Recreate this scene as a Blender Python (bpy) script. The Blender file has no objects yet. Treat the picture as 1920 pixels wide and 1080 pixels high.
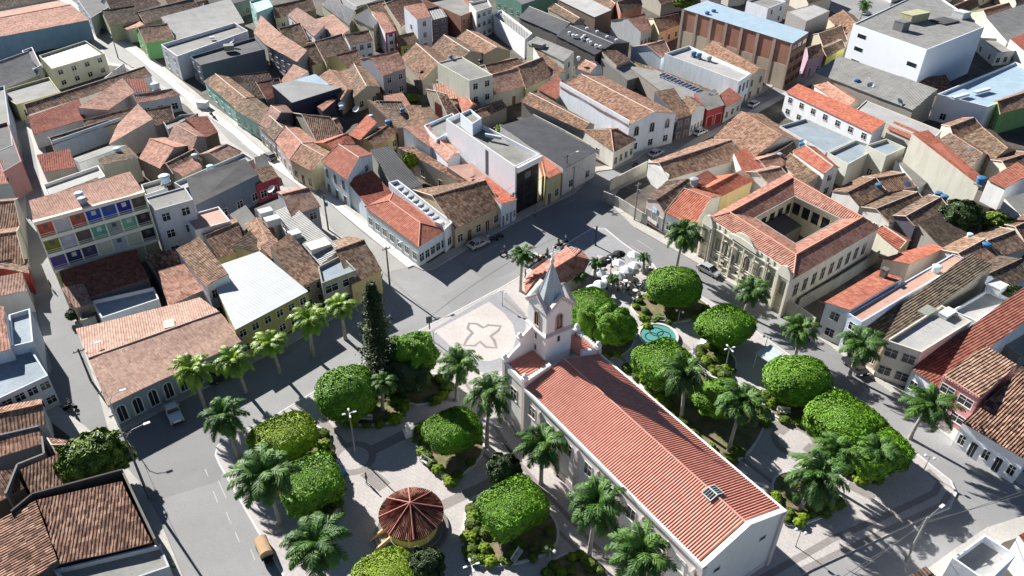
import bpy, bmesh, math, random
from mathutils import Vector, Matrix, noise
R = math.radians
random.seed(7)
sc = bpy.context.scene
COL = sc.collection

# ---------------------------------------------------------------- camera
CAMH = 72.0
FPX = 1400.0                      # focal length in pixels of a 1920 wide picture
def _n(v):
    l = math.sqrt(sum(a * a for a in v)); return [a / l for a in v]
def _dot(a, b): return sum(x * y for x, y in zip(a, b))
_nad = _n([-28.0, 2020.0, FPX])
_z = [0, 0, 1.0]
_k = _dot(_z, _nad)
_Y = _n([_z[i] - _k * _nad[i] for i in range(3)])
_X = [_nad[1] * _Y[2] - _nad[2] * _Y[1], _nad[2] * _Y[0] - _nad[0] * _Y[2], _nad[0] * _Y[1] - _nad[1] * _Y[0]]
if _X[0] < 0: _X = [-a for a in _X]
cam = bpy.data.cameras.new('camera'); camo = bpy.data.objects.new('camera', cam); COL.objects.link(camo)
rt = Vector((_X[0], _Y[0], -_nad[0])); up = -Vector((_X[1], _Y[1], -_nad[1])); bk = -Vector((_X[2], _Y[2], -_nad[2]))
M = Matrix((rt, up, bk)).transposed().to_4x4(); M.translation = Vector((0, 0, CAMH))
camo.matrix_world = M
cam.sensor_width = 36; cam.lens = FPX / 1920 * 36; cam.clip_end = 3000; cam.clip_start = 1
sc.camera = camo
# ---------------------------------------------------------------- light
SUN_EL, SUN_AZ = 30.0, 133.6      # azimuth of the sun counter-clockwise from +X
w = bpy.data.worlds.new('World'); sc.world = w; w.use_nodes = True
nt = w.node_tree; bg = nt.nodes['Background']
sky = nt.nodes.new('ShaderNodeTexSky'); sky.sky_type = 'NISHITA'; sky.sun_disc = False
sky.air_density = .55; sky.dust_density = .1; sky.sun_elevation = R(SUN_EL); sky.sun_rotation = R(90 - SUN_AZ)
nt.links.new(sky.outputs[0], bg.inputs[0]); bg.inputs[1].default_value = 0.05
sl = bpy.data.lights.new('sun', 'SUN'); sl.energy = 5.0; sl.angle = R(0.5); sl.color = (1, 0.975, 0.95)
so = bpy.data.objects.new('sun', sl); COL.objects.link(so)
sd = Vector((math.cos(R(SUN_AZ)) * math.cos(R(SUN_EL)), math.sin(R(SUN_AZ)) * math.cos(R(SUN_EL)), math.sin(R(SUN_EL))))
so.rotation_euler = sd.to_track_quat('Z', 'Y').to_euler(); so.location = (0, 0, 200)
vs = sc.view_settings; vs.view_transform = 'Standard'; vs.look = 'None'; vs.exposure = 1.1; vs.gamma = 1

# survey: a sighting (pixel of the 1920x1080 photograph) and a height above the street give a place in metres
def P(px, py, h=0.0):
    d = (px - 960, py - 540, FPX); t = (CAMH - h) / _dot(d, _nad)
    return Vector((_dot(d, _X) * t, _dot(d, _Y) * t, h))
def proj(p):
    v = [_X[i] * p[0] + _Y[i] * p[1] + _nad[i] * (CAMH - p[2]) for i in range(3)]
    return 960 + FPX * v[0] / v[2], 540 + FPX * v[1] / v[2]
def height(base, top):
    b = P(*base); best = None
    for i in range(10, 500):
        h = i * .05; q = proj((b.x, b.y, h)); e = (q[1] - top[1]) ** 2
        if best is None or e < best[0]: best = (e, h)
    return best[1]

# ---------------------------------------------------------------- materials
def _mat(name):
    m = bpy.data.materials.new(name); m.use_nodes = True
    b = m.node_tree.nodes['Principled BSDF']; b.inputs['Roughness'].default_value = .85
    b.inputs['Specular IOR Level'].default_value = .25
    return m, m.node_tree, b
class N:
    def __init__(s, nt): s.nt = nt
    def n(s, t, **k):
        x = s.nt.nodes.new(t)
        for a, v in k.items(): setattr(x, a, v)
        return x
    def l(s, a, b): s.nt.links.new(a, b)
    def noise(s, vec, scale, det=4, rough=.6):
        x = s.n('ShaderNodeTexNoise'); x.inputs['Scale'].default_value = scale; x.inputs['Detail'].default_value = det; x.inputs['Roughness'].default_value = rough
        if vec is not None: s.l(vec, x.inputs['Vector'])
        return x.outputs['Fac']
    def ramp(s, fac, stops):
        x = s.n('ShaderNodeValToRGB'); e = x.color_ramp.elements
        while len(e) < len(stops): e.new(.5)
        for i, (p, c) in enumerate(stops): e[i].position = p; e[i].color = (c[0], c[1], c[2], 1)
        s.l(fac, x.inputs[0]); return x.outputs[0]
    def mix(s, fac, a, b, mode='MIX'):
        x = s.n('ShaderNodeMix', data_type='RGBA', blend_type=mode)
        for sock, v in ((x.inputs[0], fac), (x.inputs[6], a), (x.inputs[7], b)):
            if hasattr(v, 'links'): s.l(v, sock)
            elif isinstance(v, (int, float)): sock.default_value = v
            else: sock.default_value = (*v, 1)
        return x.outputs[2]
    def mapr(s, v, a, b, c, d):
        x = s.n('ShaderNodeMapRange'); s.l(v, x.inputs[0])
        for i, q in enumerate((a, b, c, d)): x.inputs[i + 1].default_value = q
        return x.outputs[0]
    def math(s, op, a, b=None):
        x = s.n('ShaderNodeMath', operation=op)
        for i, v in enumerate((a, b)):
            if v is None: continue
            if hasattr(v, 'links'): s.l(v, x.inputs[i])
            else: x.inputs[i].default_value = v
        return x.outputs[0]
    def bump(s, h, bsdf, dist=.05, st=1):
        x = s.n('ShaderNodeBump'); x.inputs['Distance'].default_value = dist; x.inputs['Strength'].default_value = st
        s.l(h, x.inputs['Height']); s.l(x.outputs[0], bsdf.inputs['Normal'])
def c3(h):
    return tuple(((int(h[i:i + 2], 16) / 255 + .055) / 1.055) ** 2.4 for i in (0, 2, 4))
_cache = {}
def wall(hexc, dirt=.5):
    k = ('w', hexc, dirt)
    if k in _cache: return _cache[k]
    m, nt, b = _mat('plaster_' + hexc); q = N(nt); c = c3(hexc)
    tc = q.n('ShaderNodeNewGeometry').outputs['Position']
    mp = q.n('ShaderNodeMapping'); mp.inputs['Scale'].default_value = (1, 1, .22); q.l(tc, mp.inputs[0])
    st = q.noise(mp.outputs[0], .9, 5, .7); bl = q.noise(tc, .35, 4)
    dk = tuple(a * .62 * (1, .95, .86)[i] for i, a in enumerate(c))
    f = q.math('MULTIPLY', q.mapr(st, .42, .72, 0, 1), dirt)
    col = q.mix(f, c, dk)
    col = q.mix(q.mapr(bl, .3, .7, 0, .25), col, tuple(min(1, a * 1.12) for a in c))
    # splash-back dirt near the ground
    sp = q.n('ShaderNodeSeparateXYZ'); q.l(tc, sp.inputs[0])
    g = q.math('MULTIPLY', q.mapr(sp.outputs[2], .15, 1.2, .55 * dirt, 0), q.noise(tc, 2.2, 3))
    col = q.mix(g, col, (.22, .19, .16))
    q.l(col, b.inputs['Base Color']); q.bump(q.noise(tc, 3, 4), b, .02, .5)
    _cache[k] = m; return m
def flat(hexc, rough=.6, metal=0, spec=.3, var=.12):
    k = ('f', hexc, rough, metal)
    if k in _cache: return _cache[k]
    m, nt, b = _mat('paint_' + hexc); q = N(nt); c = c3(hexc)
    tc = q.n('ShaderNodeNewGeometry').outputs['Position']
    col = q.mix(q.mapr(q.noise(tc, 1.7, 3), .3, .7, 0, 1), tuple(a * (1 - var) for a in c), tuple(min(1, a * (1 + var)) for a in c))
    q.l(col, b.inputs['Base Color']); b.inputs['Roughness'].default_value = rough; b.inputs['Metallic'].default_value = metal
    b.inputs['Specular IOR Level'].default_value = spec
    _cache[k] = m; return m
def tiles(name, cols, pitch=.42, stain=.5, dark=(.035, .03, .025), bd=.07, row=.6):
    """clay tile roofing; u runs along the eave and v down the slope, both in metres"""
    m, nt, b = _mat(name); q = N(nt)
    uv = q.n('ShaderNodeUVMap').outputs[0]; pos = q.n('ShaderNodeNewGeometry').outputs['Position']
    sx = q.n('ShaderNodeSeparateXYZ'); q.l(uv, sx.inputs[0])
    u = q.math('DIVIDE', sx.outputs[0], pitch); v = q.math('DIVIDE', sx.outputs[1], row)
    cb = q.n('ShaderNodeCombineXYZ'); q.l(q.math('FLOOR', u), cb.inputs[0]); q.l(q.math('FLOOR', v), cb.inputs[1])
    wn = q.n('ShaderNodeTexWhiteNoise', noise_dimensions='2D'); q.l(cb.outputs[0], wn.inputs['Vector'])
    mp = q.n('ShaderNodeMapping'); mp.inputs['Scale'].default_value = (2.6, .8, 1); q.l(uv, mp.inputs[0])
    n1 = q.noise(mp.outputs[0], 1.0, 5, .8); n2 = q.noise(pos, .23, 4, .6); n3 = q.noise(pos, 1.1, 5, .8)
    fac = q.math('ADD', q.math('MULTIPLY', wn.outputs['Value'], .42), q.math('MULTIPLY', q.mapr(n1, .25, .75, 0, 1), .58))
    col = q.ramp(fac, [(.2, cols[0]), (.48, cols[1]), (.78, cols[2])])
    col = q.mix(q.math('MULTIPLY', q.mapr(n2, .40, .62, 0, 1), min(1, stain * 1.6)), col, tuple(min(1.3, c / max(.01, d)) * .8 for c, d in zip(cols[3], cols[1])), 'MULTIPLY')
    col = q.mix(q.math('MULTIPLY', q.mapr(n3, .52, .66, 0, 1), min(1, stain * 1.5)), col, dark)
    col = q.mix(q.math('MULTIPLY', q.mapr(q.noise(mp.outputs[0], 2.3, 4, .8), .60, .72, 0, 1), stain * .9), col, tuple(min(.62, c * 1.35) for c in cols[2]))
    oi = q.n('ShaderNodeObjectInfo').outputs['Random']
    tint = q.ramp(oi, [(0, (.80, .80, .80)), (.35, (1.02, .97, .90)), (.65, (1.16, .94, .84)), (1, (1.30, 1.16, 1.06))])
    if name != 'church_roof_tiles': col = q.mix(1.0, col, tint, 'MULTIPLY')
    q.l(col, b.inputs['Base Color'])
    h = q.math('SINE', q.math('MULTIPLY', u, 2 * math.pi))
    h = q.math('ADD', h, q.math('MULTIPLY', q.math('FRACT', v), -.35))
    h = q.math('ADD', h, q.math('MULTIPLY', wn.outputs['Value'], .5))
    h = q.math('ADD', h, q.math('MULTIPLY', n1, 1.6))
    q.bump(h, b, bd, 1)
    b.inputs['Roughness'].default_value = .9
    return m
def sheet(name, ca, cb_, pitch=.5, rough=.55, bd=.05, metal=0.0):
    m, nt, b = _mat(name); q = N(nt)
    uv = q.n('ShaderNodeUVMap').outputs[0]; pos = q.n('ShaderNodeNewGeometry').outputs['Position']
    sx = q.n('ShaderNodeSeparateXYZ'); q.l(uv, sx.inputs[0])
    n1 = q.noise(pos, .35, 5, .7)
    mp = q.n('ShaderNodeMapping'); mp.inputs['Scale'].default_value = (2.5, .25, 1); q.l(uv, mp.inputs[0])
    n2 = q.noise(mp.outputs[0], 1, 4, .7)
    col = q.mix(q.mapr(q.math('MULTIPLY', q.math('ADD', n1, n2), .5), .38, .62, 0, 1), ca, cb_)
    jt = q.math('LESS_THAN', q.math('FRACT', q.math('DIVIDE', sx.outputs[1], 2.4)), .04)
    col = q.mix(q.math('MULTIPLY', jt, .35), col, tuple(a * .5 for a in ca))
    q.l(col, b.inputs['Base Color'])
    q.bump(q.math('SINE', q.math('MULTIPLY', sx.outputs[0], 2 * math.pi / pitch)), b, bd, 1)
    b.inputs['Roughness'].default_value = rough; b.inputs['Metallic'].default_value = metal
    return m
def ground(name, ca, cb_, scale=.12, fine=6, spots=None, patch=None, brick=None):
    m, nt, b = _mat(name); q = N(nt); pos = q.n('ShaderNodeNewGeometry').outputs['Position']
    n1 = q.noise(pos, scale, 6, .65); n2 = q.noise(pos, fine, 3, .7)
    col = q.mix(q.mapr(n1, .35, .65, 0, 1), ca, cb_)
    col = q.mix(q.mapr(n2, .3, .7, 0, .35), col, tuple(a * .6 for a in ca))
    if spots: col = q.mix(q.mapr(q.noise(pos, .5, 6, .75), .56, .72, 0, .8), col, spots)
    if patch:
        vo = q.n('ShaderNodeTexVoronoi'); vo.inputs['Scale'].default_value = .045; q.l(pos, vo.inputs[0])
        bw = q.n('ShaderNodeRGBToBW'); q.l(vo.outputs['Color'], bw.inputs[0])
        col = q.mix(q.mapr(bw.outputs[0], .3, .7, 0, patch), col, tuple(a * .55 for a in ca))
    if brick:
        br = q.n('ShaderNodeTexBrick'); mp = q.n('ShaderNodeMapping'); mp.inputs['Rotation'].default_value = (0, 0, R(35)); q.l(pos, mp.inputs[0]); q.l(mp.outputs[0], br.inputs[0])
        br.inputs['Scale'].default_value = 1; br.inputs['Brick Width'].default_value = brick; br.inputs['Row Height'].default_value = brick * .6; br.inputs['Mortar Size'].default_value = .03
        br.inputs['Color1'].default_value = (1, 1, 1, 1); br.inputs['Color2'].default_value = (.95, .95, .95, 1); br.inputs['Mortar'].default_value = (.84, .82, .8, 1)
        col = q.mix(1.0, col, br.outputs[0], 'MULTIPLY')
    q.l(col, b.inputs['Base Color']); q.bump(n2, b, .01, .6)
    return m
MT = {
 'old': tiles('old_clay_tiles', [(0.074, 0.049, 0.033), (0.226, 0.148, 0.098), (0.394, 0.295, 0.209), (0.164, 0.123, 0.09)], stain=.5),
 'tan': tiles('tan_clay_tiles', [(0.104, 0.072, 0.048), (0.272, 0.188, 0.132), (0.432, 0.328, 0.248), (0.288, 0.176, 0.124)], stain=.42),
 'brown': tiles('brown_clay_tiles', [(0.062, 0.037, 0.027), (0.175, 0.106, 0.075), (0.425, 0.312, 0.237), (0.15, 0.088, 0.062)], pitch=.36, stain=.35, bd=.09),
 'pinkpale': tiles('pale_pink_tiles', [(.40, .25, .20), (.52, .345, .28), (.60, .44, .37), (.44, .30, .24)], pitch=.34, stain=.2, bd=.05),
 'dark': tiles('dark_mossy_tiles', [(.03, .026, .022), (.07, .06, .048), (.15, .13, .10), (.08, .075, .05)], stain=.3),
 'pink': tiles('pink_clay_tiles', [(0.27, 0.14, 0.104), (0.423, 0.248, 0.189), (0.558, 0.387, 0.315), (0.27, 0.162, 0.122)], stain=.28, bd=.04),
 'new': tiles('new_orange_tiles', [(0.314, 0.095, 0.062), (0.427, 0.147, 0.095), (0.532, 0.228, 0.157), (0.304, 0.104, 0.076)], stain=.2, bd=.04),
 'red': tiles('dull_red_tiles', [(0.18, 0.054, 0.036), (0.27, 0.09, 0.059), (0.342, 0.144, 0.099), (0.198, 0.072, 0.054)], stain=.25, bd=.05),
 'metal': sheet('grey_fibre_cement', (.20, .195, .18), (.34, .33, .30)),
 'char': sheet('charcoal_fibre_cement', (.045, .046, .05), (.085, .085, .088), bd=.07),
 'white': sheet('white_metal_sheet', (.42, .44, .43), (.50, .52, .51), bd=.012),
 'blue': sheet('pale_blue_metal_sheet', (.30, .42, .50), (.42, .52, .58), bd=.03),
}
def slab(name, ca, cb_): return ground(name, ca, cb_, .25, 2.5, spots=tuple(a * .5 for a in ca))
MT['slab'] = slab('grey_concrete_slab', (.20, .195, .175), (.32, .31, .28))
MT['pale'] = slab('pale_concrete_slab', (.36, .355, .335), (.48, .465, .435))
MT['bslab'] = slab('blue_grey_painted_slab', (.25, .30, .33), (.36, .41, .44))
MT['dslab'] = slab('dark_bitumen_slab', (.07, .07, .07), (.13, .125, .12))
MT['pslab'] = slab('pink_painted_slab', (.50, .29, .22), (.60, .38, .30))
GLASS, _, _b = _mat('dark_window_glass'); _b.inputs['Base Color'].default_value = (.02, .025, .03, 1); _b.inputs['Roughness'].default_value = .15; _b.inputs['Specular IOR Level'].default_value = .6
MT['brick'] = ground('raw_brick', (.36, .17, .12), (.44, .23, .16), .3, 4, brick=.9)

# ---------------------------------------------------------------- mesh collector
class MB:
    def __init__(s): s.v = []; s.f = []; s.m = []; s.uv = []
    def face(s, pts, mi=0, uv=None):
        i = len(s.v); s.v += [tuple(p) for p in pts]; s.f.append(list(range(i, i + len(pts)))); s.m.append(mi)
        s.uv.append(uv if uv else [(0, 0)] * len(pts))
    def box(s, c, sx, sy, sz, rz=0, mi=0, top=1.0):
        cr, sr = math.cos(rz), math.sin(rz); v = []
        for z, k in ((0, 1.0), (sz, top)):
            for x, y in ((-1, -1), (1, -1), (1, 1), (-1, 1)):
                X, Y_ = x * sx / 2 * k, y * sy / 2 * k
                v.append((c[0] + X * cr - Y_ * sr, c[1] + X * sr + Y_ * cr, c[2] + z))
        s.hexa(v, mi)
    def hexa(s, v, mi=0):
        for f in ((3, 2, 1, 0), (4, 5, 6, 7), (0, 1, 5, 4), (1, 2, 6, 5), (2, 3, 7, 6), (3, 0, 4, 7)): s.face([v[i] for i in f], mi)
    def prism(s, pts, z0, z1, mi=0, bottom=False):
        n = len(pts)
        s.face([(p[0], p[1], z1) for p in pts], mi, [(p[0], p[1]) for p in pts])
        if bottom: s.face([(p[0], p[1], z0) for p in reversed(pts)], mi)
        for i in range(n):
            a, b = pts[i], pts[(i + 1) % n]
            s.face([(a[0], a[1], z0), (b[0], b[1], z0), (b[0], b[1], z1), (a[0], a[1], z1)], mi)
    def tube(s, p, r, seg=8, mi=0, cap=True):
        """p: list of points, r: radius or list"""
        if not isinstance(r, (list, tuple)): r = [r] * len(p)
        rings = []
        for i, a in enumerate(p):
            a = Vector(a); d = (Vector(p[min(i + 1, len(p) - 1)]) - Vector(p[max(i - 1, 0)])).normalized()
            x = d.orthogonal().normalized() if i == 0 else (x - x.dot(d) * d).normalized()
            y = d.cross(x)
            rings.append([a + (x * math.cos(2 * math.pi * k / seg) + y * math.sin(2 * math.pi * k / seg)) * r[i] for k in range(seg)])
        for i in range(len(p) - 1):
            for k in range(seg): s.face([rings[i][k], rings[i][(k + 1) % seg], rings[i + 1][(k + 1) % seg], rings[i + 1][k]], mi)
        if cap: s.face(list(reversed(rings[0])), mi); s.face(rings[-1], mi)
    def lathe(s, c, prof, seg=16, mi=0):
        for i in range(len(prof) - 1):
            for k in range(seg):
                q = []
                for (rr, z), kk in ((prof[i], k), (prof[i], k + 1), (prof[i + 1], k + 1), (prof[i + 1], k)):
                    a = 2 * math.pi * kk / seg; q.append((c[0] + rr * math.cos(a), c[1] + rr * math.sin(a), c[2] + z))
                s.face(q, mi)
    def quadsheet(s, q, t, mi=0, uvw=None):
        """a slab of thickness t under the quad q (four points)"""
        a, b, c, d = [Vector(p) for p in q]; e = (b - a); L = e.length; e.normalize()
        uv = []
        for p in (a, b, c, d):
            r = p - a; u = r.dot(e); uv.append((u, (r - e * u).length))
        o = random.random() * 50; uv = [(x + o, y + o) for x, y in uv]
        s.face([a, b, c, d], mi, uv)
        dz = Vector((0, 0, -t)); s.face([d + dz, c + dz, b + dz, a + dz], mi)
        for p, r in ((a, b), (b, c), (c, d), (d, a)): s.face([p, p + dz, r + dz, r], mi)
    def gridsheet(s, q, t, amp=.06, seed=0):
        a, b, c, d = [Vector(p) for p in q]; e = (b - a); L = e.length; e.normalize(); H = ((d - a).length + (c - b).length) / 2
        nu, nv = max(2, min(9, int(L / 1.6))), max(2, min(7, int(H / 1.5))); o = random.random() * 50
        def pt(i, j):
            u, v = i / nu, j / nv; p = a.lerp(b, u).lerp(d.lerp(c, u), v); k = noise.noise(Vector((p.x * .35 + a.x, p.y * .35 + a.y, seed))) + .7 * noise.noise(Vector((p.x * 1.3, p.y * 1.3, a.x)))
            sag = -.10 * math.sin(math.pi * u) * math.sin(math.pi * v) * min(1, L / 8)
            p = p + Vector((0, 0, amp * k + sag)); r = p - a; uu = r.dot(e)
            if i in (0, nu) or j == 0: p += Vector((noise.noise(p * 1.7), noise.noise(p * 1.9 + Vector((5, 0, 0))), 0)) * .14
            return p, (uu + o, (r - e * uu).length + o)
        g = [[pt(i, j) for j in range(nv + 1)] for i in range(nu + 1)]
        for i in range(nu):
            for j in range(nv):
                f = (g[i][j], g[i + 1][j], g[i + 1][j + 1], g[i][j + 1]); s.face([x[0] for x in f], 0, [x[1] for x in f])
        dz = Vector((0, 0, -t)); rim = [g[i][0][0] for i in range(nu + 1)] + [g[nu][j][0] for j in range(1, nv + 1)] + [g[i][nv][0] for i in range(nu - 1, -1, -1)] + [g[0][j][0] for j in range(nv - 1, 0, -1)]
        for p, r in zip(rim, rim[1:] + rim[:1]): s.face([p, p + dz, r + dz, r])
        # eaves are open underneath
    def build(s, name, mats, parent=None, loc=None, smooth=False, weld=False, data=False):
        me = bpy.data.meshes.new(name); me.from_pydata(s.v, [], s.f)
        if not isinstance(mats, (list, tuple)): mats = [mats]
        for m in mats: me.materials.append(m)
        me.polygons.foreach_set('material_index', s.m)
        ul = me.uv_layers.new(name='UVMap'); ul.data.foreach_set('uv', [c for f in s.uv for p in f for c in p])
        if weld or smooth:
            b = bmesh.new(); b.from_mesh(me); bmesh.ops.remove_doubles(b, verts=b.verts, dist=1e-4); bmesh.ops.recalc_face_normals(b, faces=b.faces); b.to_mesh(me); b.free()
        if smooth: me.polygons.foreach_set('use_smooth', [True] * len(me.polygons))
        me.update()
        if data: return me
        return link(name, me, parent, loc)
def link(name, me, parent=None, loc=None):
    o = bpy.data.objects.new(name, me); COL.objects.link(o)
    if parent: o.parent = parent
    if loc is not None: o.location = loc
    return o
def thing(name, label, cat, loc=(0, 0, 0), rz=0, group=None):
    o = bpy.data.objects.new(name, None); COL.objects.link(o); o.location = loc; o.rotation_euler = (0, 0, rz); o.empty_display_size = .3
    tag(o, label, cat, group); return o
def tag(o, label, cat, group=None):
    o['label'] = label; o['category'] = cat
    if group: o['group'] = group
    return o
def dup(root, label, loc=None, rz=None, sc_=None, group=None):
    r = root.copy(); COL.objects.link(r); r['label'] = label
    if loc is not None: r.location = loc
    if rz is not None: r.rotation_euler = (0, 0, rz)
    if sc_ is not None: r.scale = sc_ if hasattr(sc_, '__len__') else (sc_,) * 3
    if group: r['group'] = group
    for ch in list(root.children):
        c = ch.copy(); COL.objects.link(c); c.parent = r
        for g in list(ch.children):
            d = g.copy(); COL.objects.link(d); d.parent = c
    return r
def struct(name, mb, m, kind='structure'):
    o = mb.build(name, m); o['kind'] = kind; return o
def poly(px, h=0): return [P(x, y, h) for x, y in px]
def sheetpoly(name, px, z, m, h=0):
    b = MB(); pts = [P(x, y, 0) for x, y in px]; b.face([(p.x, p.y, z) for p in pts]); return struct(name, b, m)
def ccw(pts):
    a = sum(pts[i][0] * pts[(i + 1) % len(pts)][1] - pts[(i + 1) % len(pts)][0] * pts[i][1] for i in range(len(pts)))
    return pts if a > 0 else list(reversed(pts))

# ---------------------------------------------------------------- ground, roads, blocks
ASPH = ground('worn_asphalt', (.27, .268, .26), (.34, .335, .325), .08, 5, patch=.35, spots=(.225, .222, .216))
CONC = ground('pavement_concrete', (.44, .42, .38), (.54, .51, .46), .2, 3, brick=1.6)
YARD = ground('yard_dirt', (.07, .06, .05), (.16, .14, .11), .2, 2, spots=(.06, .07, .04))  # kept dark, part of the yard shade is put into this colour
PAVE = ground('plaza_paving', (.47, .435, .405), (.54, .50, .47), .15, 3, brick=.8)
PAVD = ground('plaza_dark_paving', (.27, .245, .225), (.32, .29, .27), .3, 3, brick=.8)
PAVG = ground('grey_paving_blocks', (.30, .30, .31), (.38, .375, .375), .2, 3, brick=1.1)
LITE = ground('pale_court_paving', (.55, .50, .46), (.62, .57, .53), .2, 3, brick=.5)
SOIL = ground('planting_soil', (.10, .13, .03), (.30, .21, .15), .55, 3, spots=(.09, .17, .02))
WHITE = flat('e8e8e4', .6)
b = MB(); b.face([(-900, -300, 0), (900, -300, 0), (900, 1500, 0), (-900, 1500, 0)]); struct('road', b, ASPH)
BLK = {
 'west': [(345, 1085), (300, 975), (262, 905), (232, 870), (160, 800), (80, 742), (98, 690), (70, 600), (54, 500), (50, 400), (40, 270), (20, 232), (-120, 170), (-900, 300), (-700, 1400), (330, 1500)],
 'north_west': [(205, 812), (185, 740), (165, 680), (145, 620), (120, 545), (98, 500), (82, 400), (74, 330), (62, 270), (40, 205), (-40, 140), (-900, 60), (-400, -180), (60, -200), (100, 0), (172, 50), (190, 88), (207, 118), (250, 124), (284, 148), (325, 173), (367, 196), (410, 241), (430, 265), (475, 296), (500, 303), (532, 352), (562, 352), (592, 386), (630, 440), (682, 462), (716, 513), (712, 553), (677, 570), (620, 600), (547, 645), (480, 677), (430, 705), (300, 773), (228, 812)],
 'north': [(120, -200), (120, 0), (172, 42), (210, 67), (272, 112), (322, 152), (372, 194), (447, 248), (478, 276), (538, 320), (578, 351), (600, 356), (690, 430), (772, 498), (792, 507), (812, 506), (880, 465), (1000, 400), (1075, 364), (1118, 322), (1150, 318), (1190, 300), (1250, 262), (1290, 254), (1330, 234), (1400, 192), (1450, 162), (1480, 146), (1560, 100), (1680, 20), (1780, -60), (1900, -200)],
 'east': [(1132, 372), (1142, 352), (1212, 318), (1300, 262), (1400, 212), (1450, 184), (1560, 130), (1700, 40), (1830, -60), (2000, -200), (3200, -60), (3200, 1200), (1960, 935), (1870, 882), (1800, 838), (1680, 745), (1560, 652), (1475, 597), (1330, 507), (1190, 427)],
 'south_east': [(1700, 1095), (1790, 1030), (1850, 990), (1920, 968), (2300, 830), (3000, 1300), (1800, 1600), (1600, 1300)],
}
for k, px in BLK.items():
    pts = ccw([(p.x, p.y) for p in (P(x, y) for x, y in px)])
    b = MB(); b.prism(pts, -.05, .14, 0); struct('pavement', b, CONC)
    # yards behind the pavement edge
    cx = sum(p[0] for p in pts) / len(pts); cy = sum(p[1] for p in pts) / len(pts)
    n = len(pts); ins = []
    for i in range(n):
        a, o, c = Vector(pts[i - 1]), Vector(pts[i]), Vector(pts[(i + 1) % n])
        d1 = (o - a).normalized(); d2 = (c - o).normalized(); nn = Vector((-d1.y - d2.y, d1.x + d2.x)); nn.normalize()
        ins.append(o + nn * 2.2)
    b = MB(); b.face([(p.x, p.y, .144) for p in ins]); struct('yard_ground', b, YARD)
PLAZA = [(412, 872), (405, 855), (408, 838), (425, 825), (522, 777), (690, 675), (785, 622), (937, 542), (975, 520), (1000, 500), (1055, 462), (1112, 428), (1135, 430), (1165, 455), (1225, 497), (1240, 520), (1320, 560), (1400, 610), (1470, 660), (1560, 725), (1650, 795), (1745, 874), (1782, 903), (1792, 925), (1780, 952), (1745, 967), (1520, 1070), (1400, 1140), (1100, 1350), (640, 1350), (560, 1130), (480, 990)]
pts = ccw([(p.x, p.y) for p in (P(x, y) for x, y in PLAZA)])
b = MB(); b.prism(pts, -.05, .15); struct('plaza_paving', b, PAVE)
KERB = ground('kerb_stone', (.6, .59, .56), (.7, .68, .65), .5, 4)
def ribbon(name, px, wd, z, m, closed=False, h=None, world=False):
    p = [Vector(q) for q in px] if world else [P(x, y) for x, y in px]
    n = len(p); L, Rr = [], []
    for i in range(n):
        a = p[(i - 1) % n] if closed or i else p[i]; c = p[(i + 1) % n] if closed or i < n - 1 else p[i]
        d = (c - a); d.z = 0; d.normalize(); nn = Vector((-d.y, d.x, 0))
        L.append(p[i] + nn * wd / 2); Rr.append(p[i] - nn * wd / 2)
    b = MB()
    for i in range(n if closed else n - 1):
        j = (i + 1) % n; q = [L[i], Rr[i], Rr[j], L[j]]
        if h: b.hexa([(v.x, v.y, z) for v in (Rr[i], Rr[j], L[j], L[i])] + [(v.x, v.y, z + h) for v in (Rr[i], Rr[j], L[j], L[i])])
        else: b.face([(v.x, v.y, z) for v in q])
    return struct(name, b, m)
ribbon('kerb', PLAZA[:-6] , .22, .0, KERB, h=.175)
ribbon('kerb', [PLAZA[0], PLAZA[-1], PLAZA[-2]], .22, .0, KERB, h=.175)
sheetpoly('grey_paving', [(1000, 503), (1055, 464), (1112, 430), (1135, 432), (1165, 457), (1222, 497), (1190, 500), (1120, 478), (1105, 520), (1000, 530)], .154, PAVG)
def circ(px, py, r, n=36, a0=0, a1=360):
    c = P(px, py); return [c + Vector((math.cos(R(a0 + (a1 - a0) * i / n)), math.sin(R(a0 + (a1 - a0) * i / n)), 0)) * r for i in range(n)]
# court with the four-lobed emblem in front of the church
sheetpoly('court_border', [(790, 632), (917, 556), (945, 545), (985, 590), (985, 650), (960, 690), (920, 703), (870, 692), (838, 668)], .154, PAVG)
sheetpoly('court_paving', [(815, 622), (917, 567), (945, 588), (962, 610), (968, 635), (962, 655), (945, 670), (918, 679), (890, 677), (868, 668), (845, 650)], .158, LITE)
ribbon('court_emblem', [(877, 617), (880, 607.5), (895, 609), (906, 616), (916, 611), (939, 613), (934, 622), (920, 632), (927, 640), (931, 654), (911, 652), (900, 642), (890, 650), (870, 649), (877, 636), (886, 626)], .5, .162, PAVD, closed=True)
for px, wd in (([(600, 790), (640, 838)], 1.6), ([(686, 885), (722, 915)], 1.8), ([(828, 950), (880, 925), (935, 900)], 1.4), ([(700, 845), (770, 810), (830, 780)], 1.6),
               ([(1350, 1130), (1560, 1012), (1690, 955), (1752, 925), (1762, 905), (1738, 882)], .8), ([(1500, 1072), (1765, 948), (1780, 925)], .7), ([(1600, 893), (1560, 868), (1510, 838)], 1.8), ([(1440, 790), (1475, 812)], 1.8), ([(1245, 620), (1290, 660)], 1.6), ([(1352, 720), (1420, 765)], 1.6),
               ([(930, 820), (1000, 900), (1120, 1030), (1200, 1120)], .6), ([(905, 850), (1060, 1010), (1170, 1120)], .5), ([(945, 560), (1000, 610)], .5), ([(1590, 910), (1610, 920), (1640, 935)], 1.4),
               ([(860, 700), (920, 790), (960, 850)], .5), ([(1130, 640), (1260, 760), (1440, 900), (1500, 950)], .5)):
    ribbon('paving_band', px, wd, .156, PAVD)
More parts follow.
